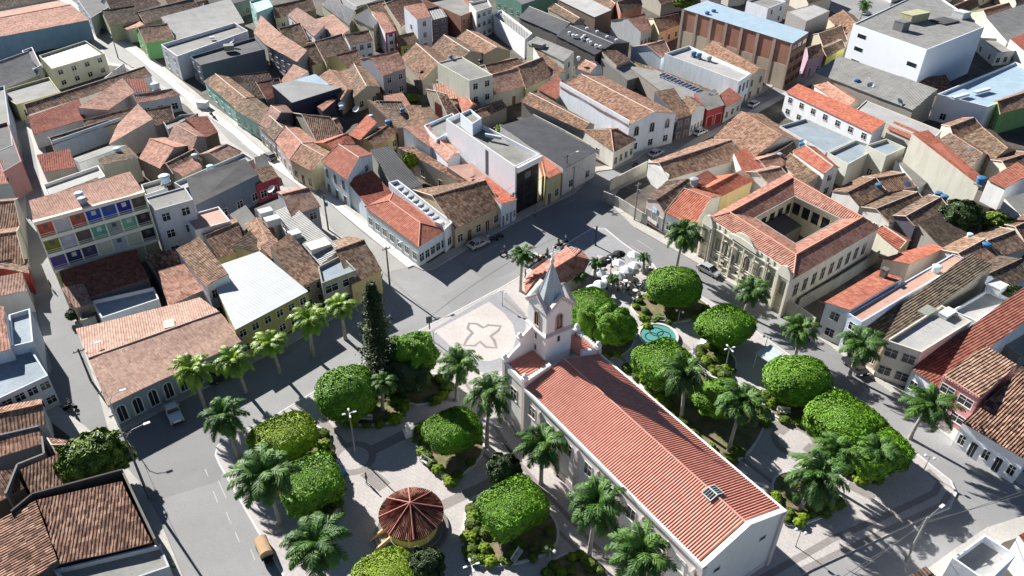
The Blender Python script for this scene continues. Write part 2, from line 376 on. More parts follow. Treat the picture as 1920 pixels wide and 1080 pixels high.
for px, py, r in ((663, 860, 2.4), (1490, 828, 2.6), (960, 1010, .01)):
    if r > .1: ribbon('paving_ring', circ(px, py, r), .9, .160, PAVD, closed=True, world=True)
STP = ground('street_stone_paving', (.33, .325, .30), (.40, .39, .36), .15, 4, brick=.7)
PSW = ground('bright_pavement', (.56, .55, .52), (.66, .64, .61), .3, 4)
sheetpoly('street_paving', [(60, -60), (100, 0), (172, 50), (190, 88), (207, 118), (250, 124), (284, 148), (325, 173), (367, 196), (410, 241), (430, 265), (475, 296), (500, 303), (532, 352), (562, 352), (592, 386), (630, 440), (682, 462), (716, 513), (768, 500), (690, 432), (600, 358), (578, 352), (538, 321), (478, 277), (447, 249), (372, 195), (322, 153), (272, 113), (210, 68), (172, 43), (120, 0), (90, -60)], .004, STP)
ribbon('bright_pavement', [(92, -40), (122, 2), (173, 45), (212, 70), (273, 115), (323, 156), (372, 198), (446, 252), (477, 280), (537, 324), (576, 352), (598, 354)], 2.0, 0, PSW, h=.165)
ribbon('bright_pavement', [(608, 366), (690, 433), (772, 500)], 1.7, 0, PSW, h=.165)
sheetpoly('far_street', [(1560, -30), (1680, -30), (1665, 24), (1612, 42), (1556, 22)], .148, ASPH)
# painted lane marks
for a, c in (((400, 921), (408, 942)), ((409, 901), (424, 934)), ((424, 960), (433, 982)), ((441, 998), (449, 1016)), ((470, 1030), (478, 1050)), ((385, 880), (390, 893)), ((880, 484), (935, 457)), ((1050, 386), (1080, 372)), ((1195, 450), (1225, 470)), ((1182, 460), (1215, 480))):
    ribbon('lane_marking', [a, c], .12, .006, flat('adaba6', .8))
for k in range(7): ribbon('lane_marking', [(770 - k * 22, 560 + k * 11), (782 - k * 22, 552 + k * 11)], .12, .006, flat('a9a7a2', .8))
# planting beds
BEDS = [
 [(475, 872), (488, 810), (600, 795), (614, 830), (645, 890), (640, 962), (575, 985), (530, 910)],
 [(610, 765), (650, 700), (705, 705), (740, 745), (758, 778), (752, 792), (690, 800), (650, 795)],
 [(765, 812), (800, 792), (895, 800), (915, 850), (850, 910), (800, 868)],
 [(880, 945), (905, 925), (1015, 945), (1050, 990), (1040, 1040), (940, 1066), (875, 1058), (866, 1000)],
 [(745, 710), (830, 700), (850, 740), (765, 772)],
 [(1180, 700), (1290, 690), (1420, 745), (1440, 800), (1385, 875), (1330, 850), (1240, 770)],
 [(1178, 572), (1215, 545), (1320, 562), (1332, 588), (1262, 612), (1200, 602)],
 [(1305, 652), (1345, 640), (1385, 680), (1372, 705), (1338, 702), (1318, 680)],
 [(1430, 735), (1500, 740), (1560, 748), (1560, 772), (1505, 800), (1445, 785)],
 [(1535, 830), (1600, 830), (1690, 862), (1655, 902), (1608, 905), (1580, 885)],
 [(1440, 895), (1500, 882), (1575, 925), (1562, 962), (1500, 988), (1462, 985)],
 [(1075, 600), (1160, 582), (1200, 640), (1155, 680), (1100, 655)],
 [(1020, 1060), (1080, 1032), (1130, 1062), (1150, 1105), (1020, 1105)]]
def smooth_loop(pts, k=2):
    for _ in range(k):
        q = []
        for i in range(len(pts)):
            a, c = pts[i], pts[(i + 1) % len(pts)]; q += [a.lerp(c, .25), a.lerp(c, .75)]
        pts = q
    return pts
for px in BEDS:
    lp = smooth_loop([P(x, y) for x, y in px])
    b = MB(); b.face([(p.x, p.y, .27) for p in lp]); struct('planting_bed_soil', b, SOIL)
    ribbon('planting_bed_kerb', lp, .28, .14, KERB, closed=True, h=.22, world=True)
# ---------------------------------------------------------------- building kit
_wm = {}
def win_mesh(kind, w_, h_, fr, pane):
    """opening unit standing on the wall plane, +y is outwards"""
    k = (kind, round(w_, 1), round(h_, 1), fr, pane)
    if k in _wm: return _wm[k]
    b = MB(); t = .06; d = .06
    def bx(x0, x1, z0, z1, y1, mi):
        b.hexa([(x0, -.02, z0), (x1, -.02, z0), (x1, y1, z0), (x0, y1, z0), (x0, -.02, z1), (x1, -.02, z1), (x1, y1, z1), (x0, y1, z1)], mi)
    if kind == 'arch':
        r = w_ / 2; hh = h_ - r; n = 8
        out = [(-r, 0), (r, 0)] + [(r * math.cos(math.pi * i / n), hh + r * math.sin(math.pi * i / n)) for i in range(n + 1)]
        b.face([(x, .03, z) for x, z in out], 1)
        ri = r + .16
        o2 = [(ri, 0)] + [(ri * math.cos(math.pi * i / n), hh + ri * math.sin(math.pi * i / n)) for i in range(n + 1)] + [(-ri, 0)]
        i2 = [(r, 0)] + [(r * math.cos(math.pi * i / n), hh + r * math.sin(math.pi * i / n)) for i in range(n + 1)] + [(-r, 0)]
        for i in range(len(o2) - 1):
            b.face([(o2[i][0], .1, o2[i][1]), (i2[i][0], .1, i2[i][1]), (i2[i + 1][0], .1, i2[i + 1][1]), (o2[i + 1][0], .1, o2[i + 1][1])], 0)
            b.face([(o2[i][0], .1, o2[i][1]), (o2[i + 1][0], .1, o2[i + 1][1]), (o2[i + 1][0], 0, o2[i + 1][1]), (o2[i][0], 0, o2[i][1])], 0)
            b.face([(i2[i][0], .1, i2[i][1]), (i2[i + 1][0], .1, i2[i + 1][1]), (i2[i + 1][0], 0, i2[i + 1][1]), (i2[i][0], 0, i2[i][1])], 0)
        bx(-.03, .03, 0, hh + r * .9, .06, 0); bx(-ri - .08, ri + .08, -.14, 0, .18, 0)
    else:
        W = w_ / 2
        bx(-W - t, W + t, h_, h_ + t, d, 0); bx(-W - t, -W, 0, h_, d, 0); bx(W, W + t, 0, h_, d, 0)
        if kind == 'w': bx(-W - t - .05, W + t + .05, -t, 0, .14, 0)
        if kind != 'shutter': b.face([(-W, .012, 0), (W, .012, 0), (W, .012, h_), (-W, .012, h_)], 1)
        if kind == 'w': bx(-.03, .03, 0, h_, .045, 0); bx(-W, -.03, h_ * .62, h_ * .62 + .05, .04, 0); bx(.03, W, h_ * .62, h_ * .62 + .05, .04, 0)
        if kind == 'door': bx(-W, W, 0, h_ * .86, .03, 1); bx(-.02, .02, 0.05, h_ * .84, .05, 0)
        if kind == 'shutter':
            for i in range(int(h_ / .16)): bx(-W, W, i * .16, i * .16 + .12, .03 , 1)
    _wm[k] = b.build('window', [flat(fr, .7), (GLASS if pane == 'g' else flat(pane, .5))], data=True)
    return _wm[k]
def opening(parent, a, c, s, z, w_, h_, kind='w', fr='cfcfca', pane='g', name=None):
    """a, c: wall corners (Vector), s: fraction along, z: sill height"""
    d = Vector((c.x - a.x, c.y - a.y, 0)); L = d.length; d.normalize()
    nrm = Vector((d.y, -d.x, 0)); cen = parent.get('_c')
    if nrm.dot(Vector((a.x - cen[0], a.y - cen[1], 0))) < 0: nrm = -nrm
    p = Vector((a.x, a.y, 0)) + d * (L * s); p.z = z
    o = link(name or {'door': 'door', 'shutter': 'roller_shutter', 'arch': 'arched_window'}.get(kind, 'window'), win_mesh(kind, w_, h_, fr, pane), parent, p - Vector(parent.location))
    o.rotation_euler = (0, 0, math.atan2(nrm.y, nrm.x) - math.pi / 2)
    return o
def rowopen(parent, c, spec, h, fr, doors, hs=None):
    """spec '3:5x2 2:3x1d' edge:columns x rows, d doors on the lowest row, s shutters"""
    for part in spec.split():
        e, r = part.split(':'); e = int(e); fl = ''.join(ch for ch in r if ch.isalpha() and ch != 'x'); r = ''.join(ch for ch in r if not ch.isalpha() or ch == 'x')
        nc, nr = [int(x) for x in r.split('x')]
        a, d = c[e], c[(e + 1) % 4]; L = (Vector((a.x, a.y)) - Vector((d.x, d.y))).length; fh = h / nr
        for j in range(nr):
            for i in range(nc):
                s = (i + .5) / nc; ww = min(1.3, L / nc * .5)
                if 'b' in fl: ww = L / nc * .72
                if j == 0 and 'd' in fl and i % 2 == 1: opening(parent, a, d, s, .16, min(1.1, ww), 2.3, 'door', fr, doors)
                elif j == 0 and 's' in fl: opening(parent, a, d, s, .16, min(2.6, L / nc * .7), 2.5, 'shutter', fr, doors)
                elif 'a' in fl and j == nr - 1: opening(parent, a, d, s, j * fh + .7, ww, fh * .62, 'arch', fr)
                elif 'v' in fl: opening(parent, a, d, s, .16 if j == 0 else j * fh + .3, ww * .9, min(2.4, fh * .6), 'door', fr, doors)
                else: opening(parent, a, d, s, j * fh + (1.0 if j == 0 else .95), ww, min(1.5, fh * .42), 'w', fr)
def bld(label, h, px, roof, wcol='c9c3b6', win='', cat='house', fr='d8d6d0', doors='5a4634', rise=None, par='', name=None, dirt=.5, ov=.3, ph=.6, world=None, fill=None, grp=None):
    if h < 9: h *= .86
    v = [float(x) for x in px.split()] if px else None
    cs = world if world else [P(v[i], v[i + 1], h) for i in range(0, 8, 2)]
    cx = sum(p.x for p in cs) / 4; cy = sum(p.y for p in cs) / 4
    nm = name or {'house': 'house', 'shop': 'shop_building'}.get(cat, cat.replace(' ', '_'))
    root = thing(nm, label, cat, (cx, cy, 0.14), 0, grp); root['_c'] = (cx, cy)
    o = Vector((cx, cy, .14)); c = [p - Vector((cx, cy, .14)) for p in cs]
    H = h - .14
    for p in c: p.z = H
    code, mat = roof.split(':')
    ro = MB(); org = mat in ('old', 'tan', 'brown', 'dark', 'pink', 'pinkpale', 'red', 'metal', 'char')
    def rq(q, t): (ro.gridsheet(q, t, .035 if mat in ('metal', 'char') else .07) if org else ro.quadsheet(q, t))
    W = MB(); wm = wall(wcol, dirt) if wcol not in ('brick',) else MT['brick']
    def seg(a, d, z0, z1): W.face([(a.x, a.y, z0), (d.x, d.y, z0), (d.x, d.y, z1), (a.x, a.y, z1)])
    Z0 = -.2
    mid = lambda a, d: (a + d) / 2
    if code[0] == 'f' :
        z = H - ph
        for i in range(4): seg(c[i], c[(i + 1) % 4], Z0, H)
        ins = []
        for i in range(4):
            a, q, d = c[i - 1], c[i], c[(i + 1) % 4]; d1 = (q - a).normalized(); d2 = (d - q).normalized()
            n1 = Vector((-d1.y, d1.x, 0)); 
            if n1.dot(-q.xy.to_3d() if False else Vector((-q.x, -q.y, 0))) < 0: n1 = -n1
            n2 = Vector((-d2.y, d2.x, 0))
            if n2.dot(Vector((-q.x, -q.y, 0))) < 0: n2 = -n2
            k = max(.35, 1 + n1.dot(n2)); ins.append(q + (n1 + n2) * (.2 / k))
        for i in range(4):
            a, d, A, D = c[i], c[(i + 1) % 4], ins[i], ins[(i + 1) % 4]
            W.face([a, d, D, A]); W.face([(A.x, A.y, z - .1), (D.x, D.y, z - .1), (D.x, D.y, H), (A.x, A.y, H)])
        ro = MB(); ro.face([(p.x, p.y, z) for p in ins], 0, [(p.x, p.y) for p in ins]); ro.build('roof', MT[mat], root)
        if ph > .5 and len(code) > 1 and code[1] == 'c':   # coping
            cp = MB()
            for i in range(4):
                a, d, A, D = c[i] * 1.0, c[(i + 1) % 4] * 1.0, ins[i], ins[(i + 1) % 4]
                cp.hexa([(p.x, p.y, H + .003) for p in (a, d, D, A)] + [(p.x, p.y, H + .09) for p in (a, d, D, A)])
            cp.build('coping', flat('e6e6e2'), root)
    else:
        if code[0] in 'gh':
            k = 0 if code[1] == 'A' else 1
            A, B_, C_, D = [c[(i + k) % 4] for i in range(4)]     # ridge runs parallel to A-B
            span = (mid(A, B_) - mid(C_, D)).length; rs = rise if rise is not None else span / 2 * .36
            r0, r1 = mid(A, D), mid(B_, C_)
            if code[0] == 'h':
                e = (r1 - r0); t = min(.42, span / 2 / max(.1, e.length)); r0, r1 = r0 + e * t, r1 - e * t
            r0 = r0 + Vector((0, 0, rs)); r1 = r1 + Vector((0, 0, rs))
            for a, d in ((A, B_), (B_, C_), (C_, D), (D, A)): seg(a, d, Z0, H)
            if code[0] == 'g':
                W.face([B_, C_, r1]); W.face([D, A, r0])
                e = (r1 - r0).normalized() * ov * .6
                for (x, y, u, w_) in ((A, B_, r1, r0), (C_, D, r0, r1)):
                    s1 = (x - w_).normalized() * ov; s2 = (y - u).normalized() * ov; sg = 1 if x is A else -1
                    up_ = Vector((0, 0, .06))
                    rq([y + s2 + e * sg + up_, x + s1 - e * sg + up_, w_ - e * sg + up_, u + e * sg + up_], .1)
                ro.build('roof', MT[mat], root)
                mort = random.random() < .5; rc = MB(); rc.tube([r0 - e + Vector((0, 0, .08)), r1 + e + Vector((0, 0, .08))], .12, 6)
                if mort and mat not in ('metal', 'char'):
                    for x, w_ in ((A, r0), (D, r0), (B_, r1), (C_, r1)):
                        sg = -1 if w_ is r0 else 1; rc.tube([x + e * sg + Vector((0, 0, .08)), w_ + e * sg + Vector((0, 0, .1))], .09, 5)
                rc.build('roof_ridge', flat('a3a19c') if mat in ('metal', 'char') else flat('c9b3a2') if mort else MT[mat] if mat not in ('new', 'pink') else flat('c98f78'), root)
            else:
                up_ = Vector((0, 0, .06)); z = Vector((0, 0, 0))
                def o_(p): q = Vector((p.x, p.y, 0)).normalized() * ov; return p + q + up_ - Vector((0, 0, .05))
                ro.quadsheet([o_(A), o_(B_), r1 + up_, r0 + up_], .1); ro.quadsheet([o_(C_), o_(D), r0 + up_, r1 + up_], .1)
                for x, y, t_ in ((B_, C_, r1), (D, A, r0)):
                    e = (y - x).normalized(); L = (y - x).length; tt = (t_ - x).dot(e)
                    ro.face([o_(x), o_(y), t_ + up_], 0, [(0, span), (L, span), (tt, 0)])
                ro.build('roof', MT[mat], root)
                rc = MB(); rc.tube([r0 + up_, r1 + up_], .13, 6)
                for x, t_ in ((A, r0), (D, r0), (B_, r1), (C_, r1)): rc.tube([o_(x), t_ + up_], .11, 6)
                rc.build('roof_ridge', flat('c98f78'), root)
        else:
            k = int(code[1]); A, B_, C_, D = [c[(i + k) % 4] for i in range(4)]   # A-B is the high edge
            rs = rise if rise is not None else (mid(A, B_) - mid(C_, D)).length * .16
            A2, B2 = A + Vector((0, 0, rs)), B_ + Vector((0, 0, rs))
            W.face([(A.x, A.y, Z0), (B_.x, B_.y, Z0), B2, A2]); W.face([(C_.x, C_.y, Z0), (D.x, D.y, Z0), D, C_])
            W.face([(B_.x, B_.y, Z0), (C_.x, C_.y, Z0), C_, B2]); W.face([(D.x, D.y, Z0), (A.x, A.y, Z0), A2, D])
            s1 = (D - A2).normalized() * ov; s2 = (C_ - B2).normalized() * ov; up_ = Vector((0, 0, .06))
            rq([C_ + s2 + up_, D + s1 + up_, A2 + up_, B2 + up_], .1); ro.build('roof', MT[mat], root)
    for ch in par:      # raised fire walls along edges
        i = int(ch); a, d = c[i], c[(i + 1) % 4]; e = (d - a).normalized(); nn = Vector((-e.y, e.x, 0)) * .11
        ex = (rise or 1.2) * .6
        W.hexa([a - nn - Vector((0, 0, .5)), d - nn - Vector((0, 0, .5)), d + nn - Vector((0, 0, .5)), a + nn - Vector((0, 0, .5)), a - nn + Vector((0, 0, ex)), d - nn + Vector((0, 0, ex)), d + nn + Vector((0, 0, ex)), a + nn + Vector((0, 0, ex))])
    W.build('wall', wm, root)
    if win: rowopen(root, [p + Vector((cx, cy, 0)) for p in c], win, H, fr, doors)
    root['_h'] = h
    return root
# ---------------------------------------------------------------- church
CO = P(983.7, 726, 9); CO.z = 0
CU = Vector((.5633, -.8262, 0)); CV = Vector((.8262, .5633, 0))
def C(u, v, z): return CO + CU * u + CV * v + Vector((0, 0, z))
church = thing('church', 'white church with a long red tiled nave roof in the middle of the square', 'church', C(12, 6, .15), 0)
church['_c'] = tuple(C(12, 6, 0).xy)
off = -church.location
WCH = wall('e6e2da', .25); TRIM = wall('d6c8c1', .3); WHT = wall('efebe6', .2)
def Cb(b, u0, u1, v0, v1, z0, z1, mi=0):
    b.hexa([C(u, v, z) + off for z in (z0, z1) for u, v in ((u0, v0), (u1, v0), (u1, v1), (u0, v1))], mi)
L, Wd, EH, RH = 30.4, 11.8, 8.9, 10.9
b = MB()
for v in (0, Wd): b.face([C(0, v, 0) + off, C(L, v, 0) + off, C(L, v, EH) + off, C(0, v, EH) + off])
for u in (0, L): b.face([C(u, 0, 0) + off, C(u, Wd, 0) + off, C(u, Wd, EH) + off, C(u, Wd / 2, RH) + off, C(u, 0, EH) + off])
Cb(b, -4.7, 0, 0, Wd, 0, 9.0)
b.build('wall', WCH, church)
# base course, pilasters and cornice
b = MB(); Cb(b, -4.74, L + .04, -.06, -.002, 0, 1.3); Cb(b, L + .002, L + .06, -.02, Wd + .02, 0, 1.0); b.build('base_course', TRIM, church)
for i in range(8):
    u = 3.6 + i * 3.72
    for v, s in ((0, -1), (Wd, 1)):
        if v and i > 5: continue
        b = MB(); v0, v1 = (v - .32, v - .003) if s < 0 else (v + .003, v + .32)
        Cb(b, u - .27, u + .27, v0, v1, 0, 6.9)
        tp = [C(u - .27, v0, 6.903) + off, C(u + .27, v0, 6.903) + off, C(u + .27, v1, 6.903) + off, C(u - .27, v1, 6.903) + off]
        ap = [C(u, v0, 7.7) + off, C(u, v1, 7.7) + off]
        b.face([tp[0], tp[1], ap[0]]); b.face([tp[2], tp[3], ap[1]]); b.face([tp[1], tp[2], ap[1], ap[0]]); b.face([tp[3], tp[0], ap[0], ap[1]])
        b.build('pilaster', TRIM, church)
for u in (-4.7, -.25, L - .28):
    for v in (-.22, Wd - .3):
        b = MB(); Cb(b, u - .06, u + .52, v, v + .55, 0, 9.9 if u < 1 else EH - .05); b.build('corner_pilaster', TRIM, church)
b = MB(); Cb(b, 0.3, L + .15, -.26, .04, EH - .25, EH + .2); Cb(b, 0.3, L + .15, Wd - .04, Wd + .26, EH - .25, EH + .2)
for s in (0, 1):   # gable verge at the far end
    a, d = (0, Wd / 2) if s == 0 else (Wd, Wd / 2)
    q = [C(L - .35, a, EH + .1), C(L + .2, a, EH + .1), C(L + .2, d, RH + .16), C(L - .35, d, RH + .16)]
    b.hexa([p + off for p in q] + [p + off + Vector((0, 0, .22)) for p in q])
b.build('cornice', WHT, church)
# corrugated red roof, real ridges
CHR = tiles('church_roof_tiles', [(.50, .185, .125), (.56, .22, .15), (.60, .26, .18), (.50, .185, .13)], pitch=.31, stain=.1, bd=.004)
CHR.node_tree.nodes['Principled BSDF'].inputs['Roughness'].default_value = .55; CHR.node_tree.nodes['Principled BSDF'].inputs['Specular IOR Level'].default_value = .45
def corr(b, fn, L_, pitch, amp, nv=1):
    n = int(L_ / pitch); prof = [(0, 0), (.25, .6), (.5, 1), (.75, .6)]
    pts = [((i + a) * pitch, z * amp) for i in range(n) for a, z in prof]; pts.append((n * pitch, 0))
    for i in range(len(pts) - 1):
        for j in range(nv):
            (s0, a0), (s1, a1) = pts[i], pts[i + 1]; t0, t1 = j / nv, (j + 1) / nv
            b.face([fn(s0, t0) + Vector((0, 0, a0)), fn(s1, t0) + Vector((0, 0, a1)), fn(s1, t1) + Vector((0, 0, a1)), fn(s0, t1) + Vector((0, 0, a0))], 0, [(s0, t0 * 6), (s1, t0 * 6), (s1, t1 * 6), (s0, t1 * 6)])
b = MB()
corr(b, lambda s, t: C(.1 + s, Wd / 2 - t * (Wd / 2 - .03), RH + .05 - t * (RH - EH - .1)) + off, L - .5, .31, .1)
corr(b, lambda s, t: C(.1 + s, Wd / 2 + t * (Wd / 2 - .03), RH + .05 - t * (RH - EH - .1)) + off, L - .5, .31, .1)
b.build('roof', CHR, church)
b = MB(); b.tube([C(0, Wd / 2, RH + .16) + off, C(L - .3, Wd / 2, RH + .12) + off], .11, 8); b.build('roof_ridge', flat('c79484'), church)
for (u0, u1, v0, v1) in ((-4.4, -.35, .35, 4.3), (-4.4, -.35, 8.7, 11.5)):
    b = MB(); s = 1 if v0 < 5 else -1; va, vb = (v1, v0) if s > 0 else (v0, v1)
    corr(b, lambda q, t: C(u0 + q, va + (vb - va) * t, 9.9 - t * .55) + off, u1 - u0, .42, .12)
    b.build('porch_roof', CHR, church)
# skylight across the ridge
sk = MB()
for s in (-1, 1):
    f = lambda u, k, z: C(u, Wd / 2 + s * k, RH + .28 - k * .33 + z) + off
    sk.hexa([f(24.9, 0, 0), f(26.2, 0, 0), f(26.2, 1.0, 0), f(24.9, 1.0, 0), f(24.9, 0, .1), f(26.2, 0, .1), f(26.2, 1.0, .1), f(24.9, 1.0, .1)], 0)
    for i in range(4):
        u = 24.99 + i * .29; sk.face([f(u, .1, .104), f(u + .24, .1, .104), f(u + .24, .9, .104), f(u, .9, .104)], 1)
sk.build('skylight', [flat('b9bdb6'), GLASS], church)
# parapets of the entrance block
def vparapet(b, pts, t, z0):
    """stepped or curved wall: pts = [(u, v, ztop)]"""
    for (ua, va, za), (ub, vb, zb) in zip(pts, pts[1:]):
        d = Vector((ub - ua, vb - va)).normalized(); nx, ny = -d.y * t / 2, d.x * t / 2
        lo = [C(ua + nx, va + ny, z0), C(ub + nx, vb + ny, z0), C(ub - nx, vb - ny, z0), C(ua - nx, va - ny, z0)]
        hi = [C(ua + nx, va + ny, za), C(ub + nx, vb + ny, zb), C(ub - nx, vb - ny, zb), C(ua - nx, va - ny, za)]
        b.hexa([p + off for p in lo + hi])
b = MB(); vparapet(b, [(-4.7, .05, 9.8), (-4.7, 1.3, 10.9), (-4.7, 2.4, 11.6)], .35, 8.8); b.build('parapet', WHT, church)
b = MB(); vparapet(b, [(-4.7, 2.4, 12.6), (-4.7, 4.4, 14.0)], .35, 8.8); b.build('parapet', WHT, church)
b = MB(); vparapet(b, [(-4.7, 8.7, 13.8), (-4.7, 10, 12.2)], .35, 8.8); b.build('parapet', WHT, church)
b = MB(); vparapet(b, [(-4.7, 10, 11.2), (-4.7, 11.7, 9.9)], .35, 8.8); b.build('parapet', WHT, church)
b = MB(); vparapet(b, [(-4.5, .05, 9.9), (-.2, .05, 9.7)], .35, 8.8); b.build('parapet', WHT, church)
b = MB(); vparapet(b, [(-4.5, 11.7, 9.9), (-.2, 11.7, 9.7)], .35, 8.8); b.build('parapet', WHT, church)
b = MB(); vparapet(b, [(-.1, 0.1, 9.9), (-.1, 3.9, 10.9)], .4, 8.8); b.build('parapet', WHT, church)
b = MB(); vparapet(b, [(-.1, 8.9, 10.9), (-.1, 11.7, 9.9)], .4, 8.8); b.build('parapet', WHT, church)
for i in range(10):
    b = MB(); Cb(b, -.36, .16, .3 + i * .38, .48 + i * .38, 9.8 + i * .09, 10.12 + i * .09); b.build('merlon', WHT, church)
    b = MB(); Cb(b, -4.3 + i * .42, -4.12 + i * .42, 11.45, 11.98, 9.7, 10.1); b.build('merlon', WHT, church)

for (u, v) in ((-4.6, .05), (-.1, .05), (-4.6, 11.7), (-.1, 11.7), (-4.7, 2.4), (-4.7, 10.2)):
    z = 12.3 if v in (2.4, 10.2) else 9.9
    b = MB(); p = C(u, v, z) + off; rz = R(-55.7); b.box(p, .62, .62, .5, rz); b.box(p + Vector((0, 0, .5)), .75, .75, .12, rz); b.lathe(p + Vector((0, 0, .62)), [(.28, 0), (.36, .2), (.28, .42), (.0, .6)], 8); b.build('pinnacle', WHT, church)
# nave windows, pairs of square lights
church['_c'] = tuple(C(12, 6, 0).xy)
A0, A1 = C(0, 0, 0), C(L, 0, 0); B0, B1 = C(0, Wd, 0), C(L, Wd, 0)
for i in range(8):
    u = 1.75 + i * 3.72
    if u < L - 1: opening(church, A0 - Vector((0, 0, .0)), A1, u / L, 5.3, 1.25, 1.75, 'w', 'd9d4cb', pane='g' if i < 6 else 'd8dcd6'); opening(church, B0, B1, u / L, 5.3, 1.25, 1.75, 'w', 'd9d4cb')
for u in (5.4, 20.2, 28.6): opening(church, A0, A1, u / L, .3, 1.5, 2.9, 'door', 'c3aca3', 'a58a7e')
opening(church, C(-4.7, 0, 0), C(0, 0, 0), .5, 5.2, 1.3, 1.9, 'w', 'd9d4cb')
for v in (2.4, 9.2): opening(church, C(L, 0, 0), C(L, Wd, 0), v / Wd, 6.2, .8, .55, 'slot', '9aa0a4', name='vent_window')
opening(church, C(-4.7, 0, 0), C(-4.7, Wd, 0), .55, .2, 2.2, 3.6, 'door', 'c3aca3', '5d4636')
# tower
TU, TV, TS = -3.95, 6.45, 2.05
tw = MB(); Cb(tw, TU - TS, TU + TS, TV - TS, TV + TS, 0, 13.6); Cb(tw, TU - TS + .08, TU + TS - .08, TV - TS + .08, TV + TS - .08, 13.9, 17.3); tw.build('tower', WHT, church)
b = MB(); Cb(b, TU - TS - .25, TU + TS + .25, TV - TS - .25, TV + TS + .25, 13.6, 13.75); Cb(b, TU - TS - .1, TU + TS + .1, TV - TS - .1, TV + TS + .1, 13.4, 13.6); b.face([C(TU + x * (TS + .25), TV + y * (TS + .25), 13.75) + off for x, y in ((-1, -1), (1, -1), (1, 1), (-1, 1))])
e = TS + .25; i_ = TS - .1
for x0, y0, x1, y1 in ((-1, -1, 1, -1), (1, -1, 1, 1), (1, 1, -1, 1), (-1, 1, -1, -1)):
    b.face([C(TU + x0 * e, TV + y0 * e, 13.753) + off, C(TU + x1 * e, TV + y1 * e, 13.753) + off, C(TU + x1 * i_, TV + y1 * i_, 14.05) + off, C(TU + x0 * i_, TV + y0 * i_, 14.05) + off])
b.build('tower_cornice', TRIM, church)
# four gables under the spire with dentils
S2 = TS + .12
gw = MB(); gt = MB()
for (dx, dy) in ((1, 0), (-1, 0), (0, 1), (0, -1)):
    px_, py_ = -dy, dx
    f = lambda s, o_, z: C(TU + dx * (S2 + o_) + px_ * s * S2, TV + dy * (S2 + o_) + py_ * s * S2, z) + off
    gw.hexa([f(-1, -.3, 17.1), f(1, -.3, 17.1), f(1, -.02, 17.1), f(-1, -.02, 17.1), f(-1, -.3, 17.3), f(1, -.3, 17.3), f(1, -.02, 17.3), f(-1, -.02, 17.3)])
    gw.face([f(-1, -.02, 17.3), f(1, -.02, 17.3), f(0, -.02, 19.1)]); gw.face([f(-1, -.3, 17.3), f(1, -.3, 17.3), f(0, -.3, 19.1)])
    for s in (-1, 1):
        q0 = [f(s * 1.06, -.35, 17.2), f(s * 1.06, .14, 17.2), f(0, .14, 19.15), f(0, -.35, 19.15)]
        gt.hexa(q0 + [p + Vector((0, 0, .24)) for p in q0])
        for k in range(7):
            t = (k + .5) / 7; p = f(s * (1 - t) * 1.0, .04, 17.02 + t * 1.9)
            gt.box(p - Vector((0, 0, .12)), .16, .16, .3, R(-55.7))
gw.build('tower_gable', WHT, church); gt.build('gable_moulding', TRIM, church)
# octagonal pale blue-green spire
SPM, nt_, bs_ = _mat('pale_verdigris_spire'); q_ = N(nt_); ps_ = q_.n('ShaderNodeNewGeometry').outputs['Position']; szz = q_.n('ShaderNodeSeparateXYZ'); q_.l(ps_, szz.inputs[0])
cc_ = q_.mix(q_.mapr(q_.noise(ps_, 1.2, 5, .7), .35, .65, 0, 1), (.46, .51, .52), (.57, .61, .62))
cc_ = q_.mix(q_.math('MULTIPLY', q_.math('LESS_THAN', q_.math('FRACT', q_.math('MULTIPLY', szz.outputs[2], 3.2)), .16), .5), cc_, (.20, .27, .29))
q_.l(cc_, bs_.inputs['Base Color'])
b = MB(); ap = C(TU, TV, 23.2) + off; n = 8
ring = [C(TU, TV, 17.3) + off + Vector((math.cos(R(-55.7) + math.pi / 4 * k + math.pi / 8), math.sin(R(-55.7) + math.pi / 4 * k + math.pi / 8), 0)) * 2.0 for k in range(8)]
for k in range(8): b.face([ring[k], ring[(k + 1) % 8], ap])
for k in range(8): b.tube([ring[k], ap], [.09, .03], 5)
b.build('spire', SPM, church)
b = MB(); b.lathe(ap, [(.0, -.3), (.22, -.15), (.3, .1), (.2, .35), (.07, .5)], 10); b.tube([ap + Vector((0, 0, .4)), ap + Vector((0, 0, 2.1))], .08, 6)
b.tube([ap + CV * -.55 + Vector((0, 0, 1.5)), ap + CV * .55 + Vector((0, 0, 1.5))], .07, 6)
b.build('cross', flat('e8e6e0'), church)
church['_c'] = tuple(C(TU, TV, 0).xy)
K = [C(TU - TS + .08, TV - TS + .08, 0), C(TU + TS - .08, TV - TS + .08, 0), C(TU + TS - .08, TV + TS - .08, 0), C(TU - TS + .08, TV + TS - .08, 0)]
for a_, d_ in ((0, 1), (1, 2), (2, 3), (3, 0)): opening(church, K[a_], K[d_], .5, 14.35, .85, 2.1, 'arch', 'b9a096', name='belfry_opening')
K = [C(TU - TS, TV - TS, 0), C(TU + TS, TV - TS, 0), C(TU + TS, TV + TS, 0)]
for z in (10.3, 12.2):
    for a_, d_ in ((0, 1), (1, 2)):
        if z > 11 or a_ == 0: opening(church, K[a_], K[d_], .5, z, .34, .85, 'slot', 'c3aca3', name='slit_window')

